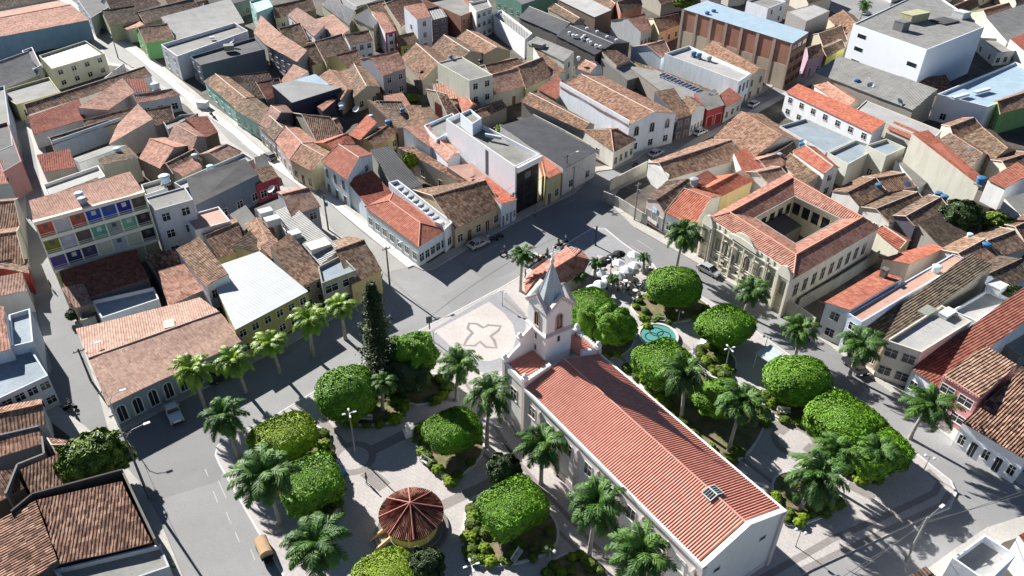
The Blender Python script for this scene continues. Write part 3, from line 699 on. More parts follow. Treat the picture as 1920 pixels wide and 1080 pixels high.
# ---------------------------------------------------------------- colonial building round a courtyard
cw, cn, ce, cs_ = [P(x, y, 7.4) for x, y in ((1322, 412), (1478, 325), (1647, 428), (1487, 522))]
ctr = (cw + cn + ce + cs_) / 4; ctr.z = .15
col_ = thing('courtyard_building', 'ornate pale classical building with arched windows and four red tile wings round a courtyard', 'building', ctr, 0); col_.scale = (1, 1, .87); off = -ctr; col_['_c'] = tuple(ctr.xy)
inn = [P(x, y, 7.4) for x, y in ((1402, 408), (1490, 360), (1592, 410), (1492, 466))]
_ic = sum(inn, Vector()) / 4; inn = [_ic + (p - _ic) * .9 for p in inn]
outc = [cw, cn, ce, cs_]
mid_ = [(o.lerp(i, .5)) for o, i in zip(outc, inn)]
W = MB()
for ring_, z1 in ((outc, 8.5), (inn, 8.4)):
    for i in range(4):
        a, d = ring_[i], ring_[(i + 1) % 4]; W.face([(a.x + off.x, a.y + off.y, -.2), (d.x + off.x, d.y + off.y, -.2), (d.x + off.x, d.y + off.y, z1 - .15), (a.x + off.x, a.y + off.y, z1 - .15)])
W.build('wall', wall('cfc8b4', .55), col_)
ro = MB(); RZ = 9.9
for i in range(4):
    j = (i + 1) % 4
    o1, o2 = [ctr.xy.to_3d() + (p.xy.to_3d() - ctr.xy.to_3d()) * 1.012 + Vector((0, 0, 8.55)) for p in (outc[i], outc[j])]
    n1, n2 = [ctr.xy.to_3d() + (p.xy.to_3d() - ctr.xy.to_3d()) * .95 + Vector((0, 0, 8.5)) for p in (inn[i], inn[j])]
    m1, m2 = [Vector((p.x, p.y, RZ)) for p in (mid_[i], mid_[j])]
    ro.quadsheet([o1 + off, o2 + off, m2 + off, m1 + off], .12); ro.quadsheet([n1 + off, n2 + off, m2 + off, m1 + off], .12)
MT['colr'] = tiles('terracotta_tiles', [(.24, .105, .08), (.38, .19, .145), (.48, .29, .23), (.30, .16, .12)], stain=.22, bd=.05)
ro.build('roof', MT['colr'], col_)
rc = MB()
for i in range(4):
    j = (i + 1) % 4; rc.tube([Vector((mid_[i].x, mid_[i].y, RZ + .05)) + off, Vector((mid_[j].x, mid_[j].y, RZ + .05)) + off], .14, 6)
    rc.tube([Vector((outc[i].x, outc[i].y, 8.6)) + off, Vector((mid_[i].x, mid_[i].y, RZ + .05)) + off], .12, 6)
rc.build('roof_ridge', flat('c98f78'), col_)
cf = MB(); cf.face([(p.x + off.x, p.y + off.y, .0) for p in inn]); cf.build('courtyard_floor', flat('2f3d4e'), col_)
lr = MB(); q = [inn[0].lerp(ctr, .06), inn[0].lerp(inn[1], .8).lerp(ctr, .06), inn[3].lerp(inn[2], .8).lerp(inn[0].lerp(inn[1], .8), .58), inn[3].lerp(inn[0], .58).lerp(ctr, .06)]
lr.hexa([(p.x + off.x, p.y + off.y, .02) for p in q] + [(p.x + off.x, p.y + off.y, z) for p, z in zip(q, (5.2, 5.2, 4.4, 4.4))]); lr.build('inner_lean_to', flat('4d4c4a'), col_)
g = MB()
for i in range(4):
    j = (i + 1) % 4
    q = [ctr.xy.to_3d() + (p.xy.to_3d() - ctr.xy.to_3d()) * k for p, k in ((inn[i], .95), (inn[j], .95), (inn[j], .92), (inn[i], .92))]
    g.hexa([(v.x + off.x, v.y + off.y, 8.2) for v in q] + [(v.x + off.x, v.y + off.y, 8.4) for v in q])
g.build('gutter', flat('9b9a95'), col_)
# front facade towards the square
fa, fb = cw, cs_; d = (fb - fa); d.z = 0; FL = d.length; d.normalize(); nn = Vector((d.y, -d.x, 0))
if nn.dot(fa - ctr) < 0: nn = -nn
def F(s, o_, z): return Vector((fa.x, fa.y, 0)) + d * (s * FL) + nn * o_ + Vector((off.x, off.y, z + off.z + .0))
cr = MB()
def fbx(b, s0, s1, o0, o1, z0, z1): b.hexa([F(s0, o0, z0), F(s1, o0, z0), F(s1, o1, z0), F(s0, o1, z0), F(s0, o0, z1), F(s1, o0, z1), F(s1, o1, z1), F(s0, o1, z1)])
fbx(cr, -.005, 1.005, .02, .45, 8.3, 8.55); fbx(cr, 0, 1, .02, .25, 8.553, 9.5); fbx(cr, 0, 1, .02, .22, 1.2, 1.4); fbx(cr, 0, 1, .02, .2, 3.2, 3.4)
for k in range(9): fbx(cr, .01 + k * .12, .024 + k * .12, .255, .4, .1, 8.29)
for k in range(14): fbx(cr, .03 + k * .069, .05 + k * .069, .255, .36, 8.6, 9.7)
# central pediment and the two bowed end gables
def ped(s0, s1, z0, zt, n=10, th=(.05, .55), curve=True):
    pr = [(s0 + (s1 - s0) * i / n, z0 + (zt - z0) * (math.sin(math.pi * i / n) ** .6 if curve else 1)) for i in range(n + 1)]
    for (a1, z1), (a2, z2) in zip(pr, pr[1:]):
        cr.hexa([F(a1, th[0], z0 - .6), F(a2, th[0], z0 - .6), F(a2, th[1], z0 - .6), F(a1, th[1], z0 - .6), F(a1, th[0], z1), F(a2, th[0], z2), F(a2, th[1], z2), F(a1, th[1], z1)])
ped(.36, .60, 9.5, 11.1, th=(.26, .5)); ped(.33, .63, 9.5, 10.1, th=(.13, .62)); ped(0, .13, 8.6, 10.4, th=(.26, .68)); ped(.87, 1, 8.6, 10.4, th=(.26, .68))
fbx(cr, 0, .02, .02, .62, 0, 8.29); fbx(cr, .11, .13, .02, .62, 0, 8.29); fbx(cr, .87, .89, .02, .62, 0, 8.29); fbx(cr, .98, 1, .02, .62, 0, 8.29)
fbx(cr, 0.021, .109, .02, .5, 7.4, 8.28); fbx(cr, .891, .979, .02, .5, 7.4, 8.28)
cr.build('facade_moulding', wall('d6d0bf', .4), col_)
for s in (.065, .2, .285, .37, .455, .54, .625, .71, .8, .935): opening(col_, cw, cs_, s, 3.9, 1.4, 2.9, 'arch', 'd3cdbc', '86806f')
for s in (.2, .285, .37, .455, .54, .625, .71, .8): opening(col_, cw, cs_, s, 1.7, .8, .5, 'slot', 'b9b3a2', name='vent_window')
for k in range(9): opening(col_, cs_, ce, .07 + k * .1, 3.9, 1.2, 2.6, 'w', 'c9c3b2')
for i, nk in ((0, 5), (1, 5)):
    col_['_c'] = tuple((inn[i] + (inn[i] - ctr)).xy)
    for k in range(nk): opening(col_, inn[i], inn[i + 1], (k + .5) / nk, 4.2, 1.6, 2.6, 'slot', 'b9b3a2', name='gallery_opening')

# ---------------------------------------------------------------- bandstand, kiosk, fountain
gp = P(771, 962, 3.2); gp.z = .15
gz = thing('bandstand', 'round yellow bandstand with a conical red clay tile roof on the paved square', 'bandstand', gp)
b = MB(); b.lathe((0, 0, 0), [(4.1, 0), (4.1, .35), (3.5, .351), (3.5, .7), (0, .701)], 40); b.build('plinth', wall('7d7672', .5), gz)
b = MB(); b.lathe((0, 0, .7), [(2.9, 0), (2.9, 1.05), (2.75, 1.05), (2.75, 0)], 36); b.lathe((0, 0, .7), [(2.95, 1.05), (2.95, 1.15), (2.7, 1.15), (2.7, 1.05), (2.95, 1.05)], 36); b.build('balustrade', wall('c9b860', .3), gz)
b = MB(); b.lathe((0, 0, 3.0), [(3.0, -.55), (3.0, 0), (2.7, 0), (2.7, -.55), (3.0, -.55)], 36); b.build('ring_beam', wall('d8cf8e', .3), gz)
for k in range(8):
    a = k * math.pi / 4; b = MB(); b.tube([(2.8 * math.cos(a), 2.8 * math.sin(a), .7), (2.8 * math.cos(a), 2.8 * math.sin(a), 2.5)], .13, 8); b.build('column', wall('e0d9b5', .3), gz)
MT['band'] = tiles('bandstand_tiles', [(.08, .035, .03), (.22, .09, .07), (.46, .26, .21), (.16, .07, .055)], pitch=.3, stain=.3, bd=.05)
b = MB(); n = 96; z0, z1, r0 = 3.05, 4.75, 3.65
for k in range(n):
    for hf in (0, 1):
        def pt(kk, rr, ph_):
            a = 2 * math.pi * (kk) / n; t = 1 - rr / r0; return Vector((rr * math.cos(a), rr * math.sin(a), z0 + (z1 - z0) * t + ph_ * .1 * min(1, rr / 1.2)))
        a0, a1 = (k, k + .5) if hf == 0 else (k + .5, k + 1); p0, p1 = (0, 1) if hf == 0 else (1, 0)
        for ra, rb in ((r0, 2.4), (2.4, 1.2), (1.2, .02)): b.face([pt(a0, ra, p0), pt(a1, ra, p1), pt(a1, rb, p1), pt(a0, rb, p0)], 0, [(k * .3 + hf * .1, ra), (k * .3 + hf * .1 + .1, ra), (k * .3 + hf * .1 + .1, rb), (k * .3 + hf * .1, rb)])
b.build('roof', MT['band'], gz)
b = MB()
for k in range(8): a = k * math.pi / 4 + .2; b.tube([(r0 * math.cos(a), r0 * math.sin(a), z0 + .12), (0, 0, z1 + .1)], [.09, .07], 6)
b.build('roof_ridge', flat('b5766a'), gz)
for y in (-.75, .75):
    b = MB(); q = [(-4.9, y - .1, 0), (-2.95, y - .1, 0), (-2.95, y + .1, 0), (-4.9, y + .1, 0)]; a_ = R(28); rot = lambda p: (p[0] * math.cos(a_) - p[1] * math.sin(a_), p[0] * math.sin(a_) + p[1] * math.cos(a_), p[2])
    b.hexa([rot(p) for p in q] + [rot((p[0], p[1], .35 if p[0] < -4 else 1.5)) for p in q]); b.build('stair_wall', wall('d6b98c', .3), gz)
for k in range(3): b = MB(); b.box((-(4.6 - k * .45) * math.cos(R(28)), -(4.6 - k * .45) * math.sin(R(28)), 0), .45, 1.3, .2 + .2 * k, R(28)); b.build('step', wall('a39a92', .4), gz)

kp = [P(x, y, 3.4) for x, y in ((984, 524), (1063, 466), (1105, 490), (1030, 552))]
kc = sum(kp, Vector()) / 4; kc.z = .15
kk = thing('kiosk', 'low kiosk with a faceted red tile roof between the white parasols and church spire', 'kiosk', kc)
hex_px = ((982, 530), (997, 508), (1062, 463), (1090, 468), (1107, 488), (1098, 505), (1042, 545), (1012, 560), (985, 552))
hp = [P(x, y, 3.3) - kc.xy.to_3d() for x, y in hex_px]
rdg = [P(1005, 524, 4.9) - kc.xy.to_3d(), P(1078, 480, 4.9) - kc.xy.to_3d()]
for p in hp + rdg: p.z -= .15
b = MB(); MT['kio'] = MT['colr']
def tri(a, c_, e_):
    u_ = (c_ - a).normalized(); L_ = (c_ - a).length; t_ = (e_ - a).dot(u_); b.face([a, c_, e_], 0, [(0, 3), (L_, 3), (t_, 0)])
nearest = [0, 0, 1, 1, 1, 1, 0, 0, 0]
for i in range(9):
    j = (i + 1) % 9
    if nearest[i] == nearest[j]: tri(hp[i], hp[j], rdg[nearest[i]])
    else: b.quadsheet([hp[i], hp[j], rdg[nearest[j]], rdg[nearest[i]]], .1)
b.build('roof', MT['colr'], kk)
b = MB(); b.tube(rdg, .12, 6)
for i in range(9): b.tube([hp[i], rdg[nearest[i]]], .09, 5)
b.build('roof_ridge', flat('c07c66'), kk)
b = MB(); q = [p * .86 for p in hp]
for i in range(9): a, c_ = q[i], q[(i + 1) % 9]; b.face([(a.x, a.y, 0), (c_.x, c_.y, 0), (c_.x, c_.y, 3.15), (a.x, a.y, 3.15)])
b.build('wall', wall('b7aea4', .4), kk)
b = MB(); q2 = P(1001, 513, 0) - kc.xy.to_3d()
fp = P(1233, 634); fp.z = .15
ft = thing('fountain', 'round white-rimmed fountain basin with teal water and three dark rings behind the church', 'fountain', fp)
b = MB(); b.lathe((0, 0, 0), [(3.15, 0), (3.15, .5), (2.75, .5), (2.75, .1)], 40); b.build('basin', wall('cfcac0', .4), ft)
WAT, _, bb = _mat('teal_water'); bb.inputs['Base Color'].default_value = (.10, .30, .27, 1); bb.inputs['Roughness'].default_value = .12
b = MB(); b.lathe((0, 0, 0), [(2.76, .38), (0, .381)], 40); b.build('water', WAT, ft)
for k, (x, y) in enumerate(((-1.0, -.35), (.9, .0), (-.1, .9))):
    b = MB(); b.lathe((x, y, .384), [(1.15, 0), (1.0, .04), (.9, 0)], 28); b.build('pipe_ring', flat('123a38'), ft)
# ---------------------------------------------------------------- vegetation
def leafmat(name, stops, rough=.6, trans=.0):
    m, nt, b = _mat(name); q = N(nt); uv = q.n('ShaderNodeUVMap').outputs[0]; sx = q.n('ShaderNodeSeparateXYZ'); q.l(uv, sx.inputs[0])
    pos = q.n('ShaderNodeNewGeometry').outputs['Position']
    f = q.math('ADD', q.math('MULTIPLY', sx.outputs[0], .6), q.math('MULTIPLY', q.mapr(q.noise(pos, .8, 4, .7), .3, .7, 0, 1), .4))
    q.l(q.ramp(f, stops), b.inputs['Base Color']); b.inputs['Roughness'].default_value = rough; b.inputs['Specular IOR Level'].default_value = .35
    return m
LF = leafmat('clipped_ficus_leaves', [(.1, (.065, .155, .010)), (.45, (.125, .27, .014)), (.9, (.20, .38, .022))])
LFY = leafmat('yellow_green_leaves', [(.1, (.12, .21, .012)), (.5, (.24, .36, .018)), (.9, (.40, .48, .03))])
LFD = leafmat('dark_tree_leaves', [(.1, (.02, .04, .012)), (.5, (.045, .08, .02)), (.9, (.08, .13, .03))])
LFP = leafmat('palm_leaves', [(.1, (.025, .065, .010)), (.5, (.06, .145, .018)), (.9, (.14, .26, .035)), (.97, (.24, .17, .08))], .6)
LFPY = leafmat('painted_sunlit_palm_leaves', [(.1, (.10, .19, .02)), (.5, (.22, .35, .03)), (.9, (.40, .50, .06)), (.97, (.30, .22, .10))], .45)  # lighter copy of the palm leaves, sunlight put into the colour
LFC = leafmat('conifer_needles', [(.1, (.02, .035, .014)), (.5, (.05, .075, .028)), (.9, (.10, .13, .045))])
BARK = ground('tree_bark', (.16, .12, .09), (.26, .2, .15), 1.5, 8)
PTR = ground('palm_trunk', (.28, .26, .22), (.42, .39, .34), 1.5, 6)
def rnd(a=-1, b=1): return random.uniform(a, b)
def crown_mesh(name, p, n, zsq, mats, leaf=.25, seed=0, lump=.14, nz=1.2, bottom=-.62):
    """trimmed crown of unit radius 1: a dense lumpy shell with leaf clumps standing out of it"""
    rs = random.Random(seed); b = MB(); bm = bmesh.new(); bmesh.ops.create_icosphere(bm, subdivisions=5, radius=1)
    so_ = Vector((seed * 7.1, 3.3, seed))
    def surf(d):
        r = (abs(d.x) ** p + abs(d.y) ** p + abs(d.z) ** p) ** (-1 / p)
        v = d * r; v.z *= zsq
        k = 1 + lump * noise.noise(d * nz + so_) + .06 * noise.noise(d * 5 + so_) + .05 * noise.noise(d * 13 + so_)
        v *= k
        if p > 2.5 and v.z > .66 * zsq: v.z = .66 * zsq + (v.z - .66 * zsq) * .35
        if v.z < bottom: v.z = bottom + (v.z - bottom) * .25
        return v
    for f in bm.faces:
        b.face([surf(v.co.normalized()) for v in f.verts], 0, [(rs.uniform(.2, .8),) * 2] * 3)
    bm.free()
    for i in range(n):
        d = Vector((rs.gauss(0, 1), rs.gauss(0, 1), rs.gauss(0, 1))).normalized()
        if d.z < -.5 and rs.random() < .5: d.z = -d.z
        c = surf(d) * rs.uniform(.96, 1.035); s = leaf * rs.uniform(.45, 1) / 4.2
        t = Vector((rs.uniform(-1, 1), rs.uniform(-1, 1), rs.uniform(-.6, .3))).normalized(); t = (t - d * t.dot(d) * .7).normalized(); q = d.cross(t).normalized() * s * .55; t = t * s * 1.3
        h = d * s * .36; u = rs.random(); uv = [(u, u)] * 4
        b.face([c - t - q * .4, c - q + h, c + t + h * .3, c + q + h], 0, uv)
    return b.build(name, mats, data=True)
CR = {'round': crown_mesh('crown', 2.4, 12000, .74, LF, seed=1, lump=.08), 'box': crown_mesh('crown', 6.5, 12000, .54, LF, seed=2, lump=.08), 'flat': crown_mesh('crown', 3.4, 12000, .52, LF, seed=3, lump=.1), 'lobed': crown_mesh('crown', 2.1, 9000, .95, LF, seed=4, lump=.35, nz=2.2)}
def trunk(b, h, r, seed=0):
    rs = random.Random(seed); b.tube([(0, 0, -.1), (.05, 0, h * .4), (-.05, .05, h)], [r * 1.3, r, r * .8], 8)
    for k in range(4):
        a = k * 1.6 + rs.random(); b.tube([(0, 0, h * .75), (math.cos(a) * .9, math.sin(a) * .9, h + .5), (math.cos(a) * 1.9, math.sin(a) * 1.9, h + 1.1)], [r * .6, r * .45, r * .2], 6)
def ficus(px, py, rpx, shape, label, h=4.6, rz=0, sx=1, sy=1, sz=1, mat=None):
    h *= .84; c = P(px, py, h); s = (c - Vector((0, 0, CAMH))).length / FPX * rpx * {'round': .92, 'lobed': .92, 'flat': .88, 'box': .88}[shape]
    t = thing('clipped_tree', label, 'tree', (c.x, c.y, .2), R(rz), 'clipped green trees in the square')
    cr_ = link('crown', CR[shape], t, (0, 0, h - .2)); cr_.scale = (s * sx, s * sy, s * sz * .95)
    if mat: cr_.material_slots[0].link = 'OBJECT'; cr_.material_slots[0].material = mat
    b = MB(); trunk(b, h - s * .45, .26, int(px)); b.build('trunk', BARK, t)
for a in (
 (650, 737, 57, 'round', 'clipped dome tree beside the road, left of the tall dark conifer', 4.4, 20, 1, 1, 1.05),
 (531, 822, 60, 'flat', 'yellowish clipped tree at the rounded corner of the square, nearest the road junction', 4.2, 35, 1.04, .85, .9, LFY),
 (582, 905, 62, 'box', 'boxy clipped tree beside the open paving, just below the yellowish one', 4.4, 33, .92, .84, .85),
 (848, 808, 57, 'flat', 'clipped tree beside a palm left of the church nave', 4.4, 35, .98, .86, .95),
 (775, 665, 46, 'lobed', 'two-lobed clipped tree right behind the dark conifer', 5.2, 10, 1, 1, .95),
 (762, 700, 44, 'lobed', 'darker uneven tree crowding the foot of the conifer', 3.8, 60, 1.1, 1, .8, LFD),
 (961, 951, 64, 'box', 'boxy clipped tree right of the bandstand', 4.4, 35, .98, .8, .85),
 (1108, 572, 46, 'flat', 'small clipped tree directly right of the church spire', 4.6, 30, .9, 1, .95),
 (1150, 610, 44, 'lobed', 'lumpy clipped tree between the church tower and the fountain', 4.5, 80, .9, .9, .9),
 (1098, 606, 30, 'lobed', 'small lumpy tree squeezed against the right side of the tower', 3.8, 10, 1, 1, 1.1),
 (1264, 537, 53, 'round', 'large round clipped tree beside the road opposite the classical building', 4.6, 0, .98, .9, .82),
 (1360, 611, 58, 'flat', 'clipped tree under a palm in front of the classical building', 4.4, 40, .96, .82, .85),
 (1243, 680, 58, 'box', 'bright clipped tree overhanging the fountain', 4.5, 30, .92, .84, .85),
 (1345, 745, 42, 'lobed', 'shaded clipped tree between two palms behind the nave', 4.0, 10, 1.1, .9, .8),
 (1496, 713, 60, 'round', 'round bright green clipped tree behind the white bench', 4.4, 0, 1, .9, .8),
 (1580, 790, 66, 'box', 'big clipped tree by the right-hand road, upper half of the largest crown', 4.4, 35, .85, .85, .85),
 (1635, 835, 62, 'box', 'big clipped tree by the right-hand road, lower half of the largest crown behind two palms', 4.2, 20, .85, .9, .85),
 (722, 1082, 60, 'flat', 'yellow-green clipped tree at the bottom edge below the bandstand', 4.2, 30, .95, .9, .8, LFY)):
    ficus(*a)
def bushy(name, label, cat, px, py, rpx, h, mat, sz=1, trunk_=True, seed=5, grp=None):
    c = P(px, py, h); s = (c - Vector((0, 0, CAMH))).length / FPX * rpx
    t = thing(name, label, cat, (c.x, c.y, .15), random.random() * 6, grp)
    k = 'bush%d' % (seed % 3)
    if k not in CR: CR[k] = crown_mesh('crown', 2, 5200, .8, mat, leaf=.55, seed=20 + seed % 3, lump=.45, nz=2.6)
    o = link('crown' if trunk_ else 'foliage', CR[k], t, (0, 0, h - .15)); o.scale = (s, s, s * sz); o.material_slots[0].link = 'OBJECT'; o.material_slots[0].material = mat
    if trunk_: b = MB(); trunk(b, max(.5, h - s * .4), .18, seed); b.build('trunk', BARK, t)
    return t
LFM = leafmat('mid_green_leaves', [(.1, (.05, .09, .012)), (.5, (.13, .20, .022)), (.9, (.25, .33, .04))])
bushy('leafy_tree', 'loose yellow-green tree growing behind the old dark tile roofs at the lower left', 'tree', 172, 858, 42, 4.5, LFM, .9, seed=1)
bushy('leafy_tree', 'small tree at the left edge of the same crown, behind the lower-left roofs', 'tree', 214, 858, 26, 3.5, LFM, .9, seed=2)
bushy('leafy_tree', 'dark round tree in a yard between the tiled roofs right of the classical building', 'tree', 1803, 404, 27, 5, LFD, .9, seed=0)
bushy('leafy_tree', 'low green tree in a walled yard near the right edge', 'tree', 1866, 418, 22, 3.5, LFM, .8, seed=1)
bushy('leafy_tree', 'bit of green tree at the right edge beside the white terrace roof', 'tree', 1905, 560, 24, 5, LFD, .8, seed=2)
bushy('leafy_tree', 'green treetops poking up at the top edge above the brick warehouse', 'tree', 1283, 4, 16, 5, LFM, .7, seed=1)
bushy('climbing_plant', 'bright green creeper on the wall of the old tiled wing behind the corner house', 'plant', 768, 302, 12, 4.2, LFY, 1.4, False, seed=0)
bushy('shrub', 'dark shrub beside the wall left of the long tiled house in the centre top', 'shrub', 1068, 232, 10, 3, LFD, 1.3, False, seed=2)
bushy('shrub', 'dark shrub in the small yard above the longest red roof at left', 'shrub', 140, 588, 12, 1.4, LFD, .8, False, seed=2)
bushy('shrub', 'shrub by the wall right of the small yard above the longest red roof at left', 'shrub', 176, 585, 10, 1.4, LFM, .9, False, seed=0)
bushy('garden_patch', 'green weedy garden between the tiled yards above the modern white block', 'plants', 768, 183, 16, 1.2, LFM, .35, False, seed=1)
bushy('garden_patch', 'weeds in the yard behind the modern white block', 'plants', 945, 245, 16, .8, LFM, .3, False, seed=1)
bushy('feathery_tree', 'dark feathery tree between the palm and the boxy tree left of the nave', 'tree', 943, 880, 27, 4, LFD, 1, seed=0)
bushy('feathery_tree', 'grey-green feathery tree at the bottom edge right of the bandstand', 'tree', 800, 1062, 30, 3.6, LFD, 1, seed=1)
# low clipped hedges in the beds
SH = [(1192, 574), (1210, 583), (1215, 598), (1236, 596), (1258, 594), (1222, 562), (1213, 612), (1313, 652), (1313, 664), (1325, 674), (1335, 690), (1350, 694), (1362, 690), (1346, 672), (1195, 706), (1206, 712), (1216, 727), (1226, 738), (1238, 748), (1250, 756),
      (884, 953), (888, 967), (887, 982), (893, 995), (884, 1008), (880, 1030), (882, 1045), (902, 1048), (920, 1052), (945, 1050), (962, 1038), (972, 1020), (1000, 1028), (908, 1028), (910, 998), (1088, 1040), (1098, 1048), (1106, 1058), (1070, 1068), (1052, 1072), (1452, 748), (1462, 745), (1445, 756), (1436, 742), (1415, 738), (1407, 748),
      (1558, 932), (1570, 942), (1556, 950), (1540, 955), (1524, 962), (1508, 968), (1480, 962), (1458, 940), (1600, 878), (1612, 885), (1628, 880), (1598, 866), (1642, 868), (755, 752), (758, 762), (752, 745), (798, 852), (845, 902), (836, 895), (1110, 660), (1125, 668), (1090, 640), (1176, 690), (1330, 850), (1350, 860), (1372, 862), (1310, 838), (1430, 770), (1432, 790), (1395, 735)]
rb = random.Random(11)
for px in BEDS:
    lp = smooth_loop([P(x, y) for x, y in px]); cc = sum(lp, Vector()) / len(lp); L_ = 0
    for a, c in zip(lp, lp[1:] + lp[:1]):
        L_ += (c - a).length
        if L_ > 1.35 and rb.random() < .62:
            L_ = 0; SH.append(proj(a.lerp(cc, rb.uniform(.06, .16))))
for i, (x, y) in enumerate(SH):
    s = bushy('hedge_shrub', 'x', 'shrub', x, y, random.uniform(7, 12) * (.8 if y < 700 else 1), .5, LFM if i % 3 else LFY, .7, False, seed=i, grp='low clipped shrubs in the planting beds')
    s['label'] = 'low clipped yellow-green shrub in a kerbed planting bed of the square'
# palms
def palm_mesh(seed, mat, nf=34, L_=3.3):
    rs = random.Random(seed); b = MB()
    for k in range(nf):
        az = k * 2.399 + rs.uniform(-.2, .2); t0 = k / nf; el = R(84 - 112 * t0 ** .85 + rs.uniform(-9, 9)); LL = L_ * rs.uniform(.85, 1.08) * (.8 + .35 * math.sin(math.pi * min(1, t0 * 1.2)))
        dh = Vector((math.cos(az), math.sin(az), 0)); sd_ = Vector((-math.sin(az), math.cos(az), 0)); p = Vector((0, 0, 0)) + dh * .1; n = 13; pts = [p.copy()]; tan = []
        for i in range(n):
            a = el - (i / n) ** 1.25 * R(95 + 20 * rs.random()); d = dh * math.cos(a) + Vector((0, 0, math.sin(a))); tan.append(d); p = p + d * LL / n; pts.append(p.copy())
        tan.append(tan[-1]); u0 = rs.random() * .6 if k < nf - 4 else 1.6
        b.tube(pts, [.05 - .04 * i / n for i in range(n + 1)], 3, cap=False)
        for i in range(1, n):
            for f in (0, .25, .5, .75):
                q = pts[i].lerp(pts[i + 1], f); tt = (i + f) / n; ll = .85 * math.sin(math.pi * (.12 + .82 * tt)) * rs.uniform(.85, 1.15)
                for s in (-1, 1):
                    dr = (sd_ * s + tan[i] * .75 + Vector((0, 0, -.75 + .85 * rs.random()))).normalized(); w_ = tan[i] * .05; u = u0 + rs.random() * .3
                    m_ = q + dr * ll * .55; e_ = q + dr * ll + Vector((0, 0, -.18 * ll))
                    b.face([q - w_ * .6, q + w_ * .6, m_ + w_, m_ - w_], 0, [(u, u)] * 4); b.face([m_ - w_, m_ + w_, e_], 0, [(u, u)] * 3)
    return b.build('fronds', mat, data=True)
PM = [palm_mesh(i, LFP) for i in range(4)]; 
PM_T = {}
def palm(base, top, label, light=False, k=0, s=1.0, h=None, name='palm_tree'):
    h = h or height(base, top) - .3; p = P(*base)
    g = thing(name, label, 'palm tree', (p.x, p.y, .15), random.random() * 6, 'tall feathery palms round the square')
    b = MB(); n = 10; cx, cy = rnd(-.6, .6), rnd(-.6, .6)
    b.tube([(cx * (i / n) ** 2, cy * (i / n) ** 2, h * i / n - (.2 if i == 0 else 0)) for i in range(n + 1)], [.27 - .09 * i / n + (.09 if i == 0 else 0) + (.012 if i % 2 else 0) for i in range(n + 1)], 9)
    b.build('trunk', PTR, g)
    b = MB(); b.tube([(cx, cy, h - .1), (cx, cy, h + .9)], [.2, .1], 8); b.build('crownshaft', flat('6f8a3a'), g)
    o = link('fronds', PM[k % 4], g, (cx, cy, h + .55)); o.scale = (s * rnd(.92, 1.08), s * rnd(.92, 1.08), s * rnd(.85, 1.15)); o.rotation_euler = (rnd(-.12, .12), rnd(-.12, .12), 0)
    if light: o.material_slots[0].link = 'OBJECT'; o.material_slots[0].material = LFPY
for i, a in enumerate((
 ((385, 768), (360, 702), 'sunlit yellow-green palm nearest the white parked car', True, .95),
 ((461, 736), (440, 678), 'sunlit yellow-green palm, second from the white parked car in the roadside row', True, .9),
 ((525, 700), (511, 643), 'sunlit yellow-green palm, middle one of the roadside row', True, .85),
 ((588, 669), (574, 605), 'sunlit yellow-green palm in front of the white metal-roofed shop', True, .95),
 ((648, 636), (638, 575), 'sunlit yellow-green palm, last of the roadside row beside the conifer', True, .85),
 ((447, 860), (418, 785), 'dark green palm at the rounded corner of the square', False, 1.0),
 ((526, 984), (495, 890), 'large dark green palm beside the boxy clipped tree on the road side', False, 1.25),
 ((610, 1118), (588, 1028), 'big palm at the bottom edge left of the bandstand', False, 1.25),
 ((976, 547), (968, 482), 'lone palm standing in the pavement left of the church spire', False, .82),
 ((1268, 504), (1275, 437), 'tall palm on the pavement in front of the pale shops', False, 1.15),
 ((856, 752), (845, 690), 'palm in front of the patterned court, left of the church corner', False, 1.05),
 ((913, 838), (910, 745), 'palm standing left of the church entrance block', False, 1.1),
 ((1014, 908), (1007, 838), 'palm close to the nave wall above the boxy clipped tree', False, 1.12),
 ((1104, 1047), (1107, 955), 'palm against the middle of the nave wall near the bottom', False, 1.12),
 ((1192, 1125), (1188, 1035), 'palm against the nave wall at the bottom edge', False, 1.15),
 ((1395, 590), (1378, 548), 'palm before the front of the classical building', False, .98),
 ((1276, 788), (1278, 705), 'dark palm right behind the nave roof', False, 1.05),
 ((1365, 847), (1374, 762), 'palm behind the nave with a pale trunk showing', False, 1.1),
 ((1490, 672), (1474, 622), 'palm between two clipped trees by the right-hand road', False, .95),
 ((1592, 706), (1578, 650), 'palm partly hiding a dark parked car by the right-hand road', False, 1.15),
 ((1706, 822), (1720, 756), 'palm by the right-hand road in front of the pink-framed house', False, 1.1),
 ((1500, 958), (1494, 892), 'palm beyond the far gable of the church', False, 1.2),
 ((1546, 908), (1566, 852), 'leaning palm behind the largest clipped tree crown', False, 1.0),
 ((1626, 892), (1630, 845), 'light palm in front of the largest clipped tree crown', False, .9),
 ((1610, 45), (1617, 12), 'distant palm on the far street behind the big white building', False, .9))):
    palm(a[0], a[1], a[2], a[3], i, a[4])
palm((718, 772), (716, 724), 'slim fan palm in the bed right of the dome tree', False, 2, .62)
palm((1206, 514), (1206, 484), 'small potted palm among the white parasols', False, 1, .4)
palm((1114, 525), (1115, 500), 'small palm beside the kiosk at the edge of the parasols', False, 3, .45)
palm((1150, 545), (1150, 525), 'small palm behind the clipped trees next to the parasols', False, 3, .42)
palm((1082, 540), (1084, 520), 'broad-leaved banana-like palm at the foot of the kiosk', False, 3, .55)
palm((308, 1095), (312, 1070), 'palm tip at the bottom edge beside the lower-left roofs', False, 1, .6)
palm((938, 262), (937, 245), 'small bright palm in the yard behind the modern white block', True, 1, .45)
palm((345, 1085), (338, 1078), 'x', False, 1, .01) if False else None
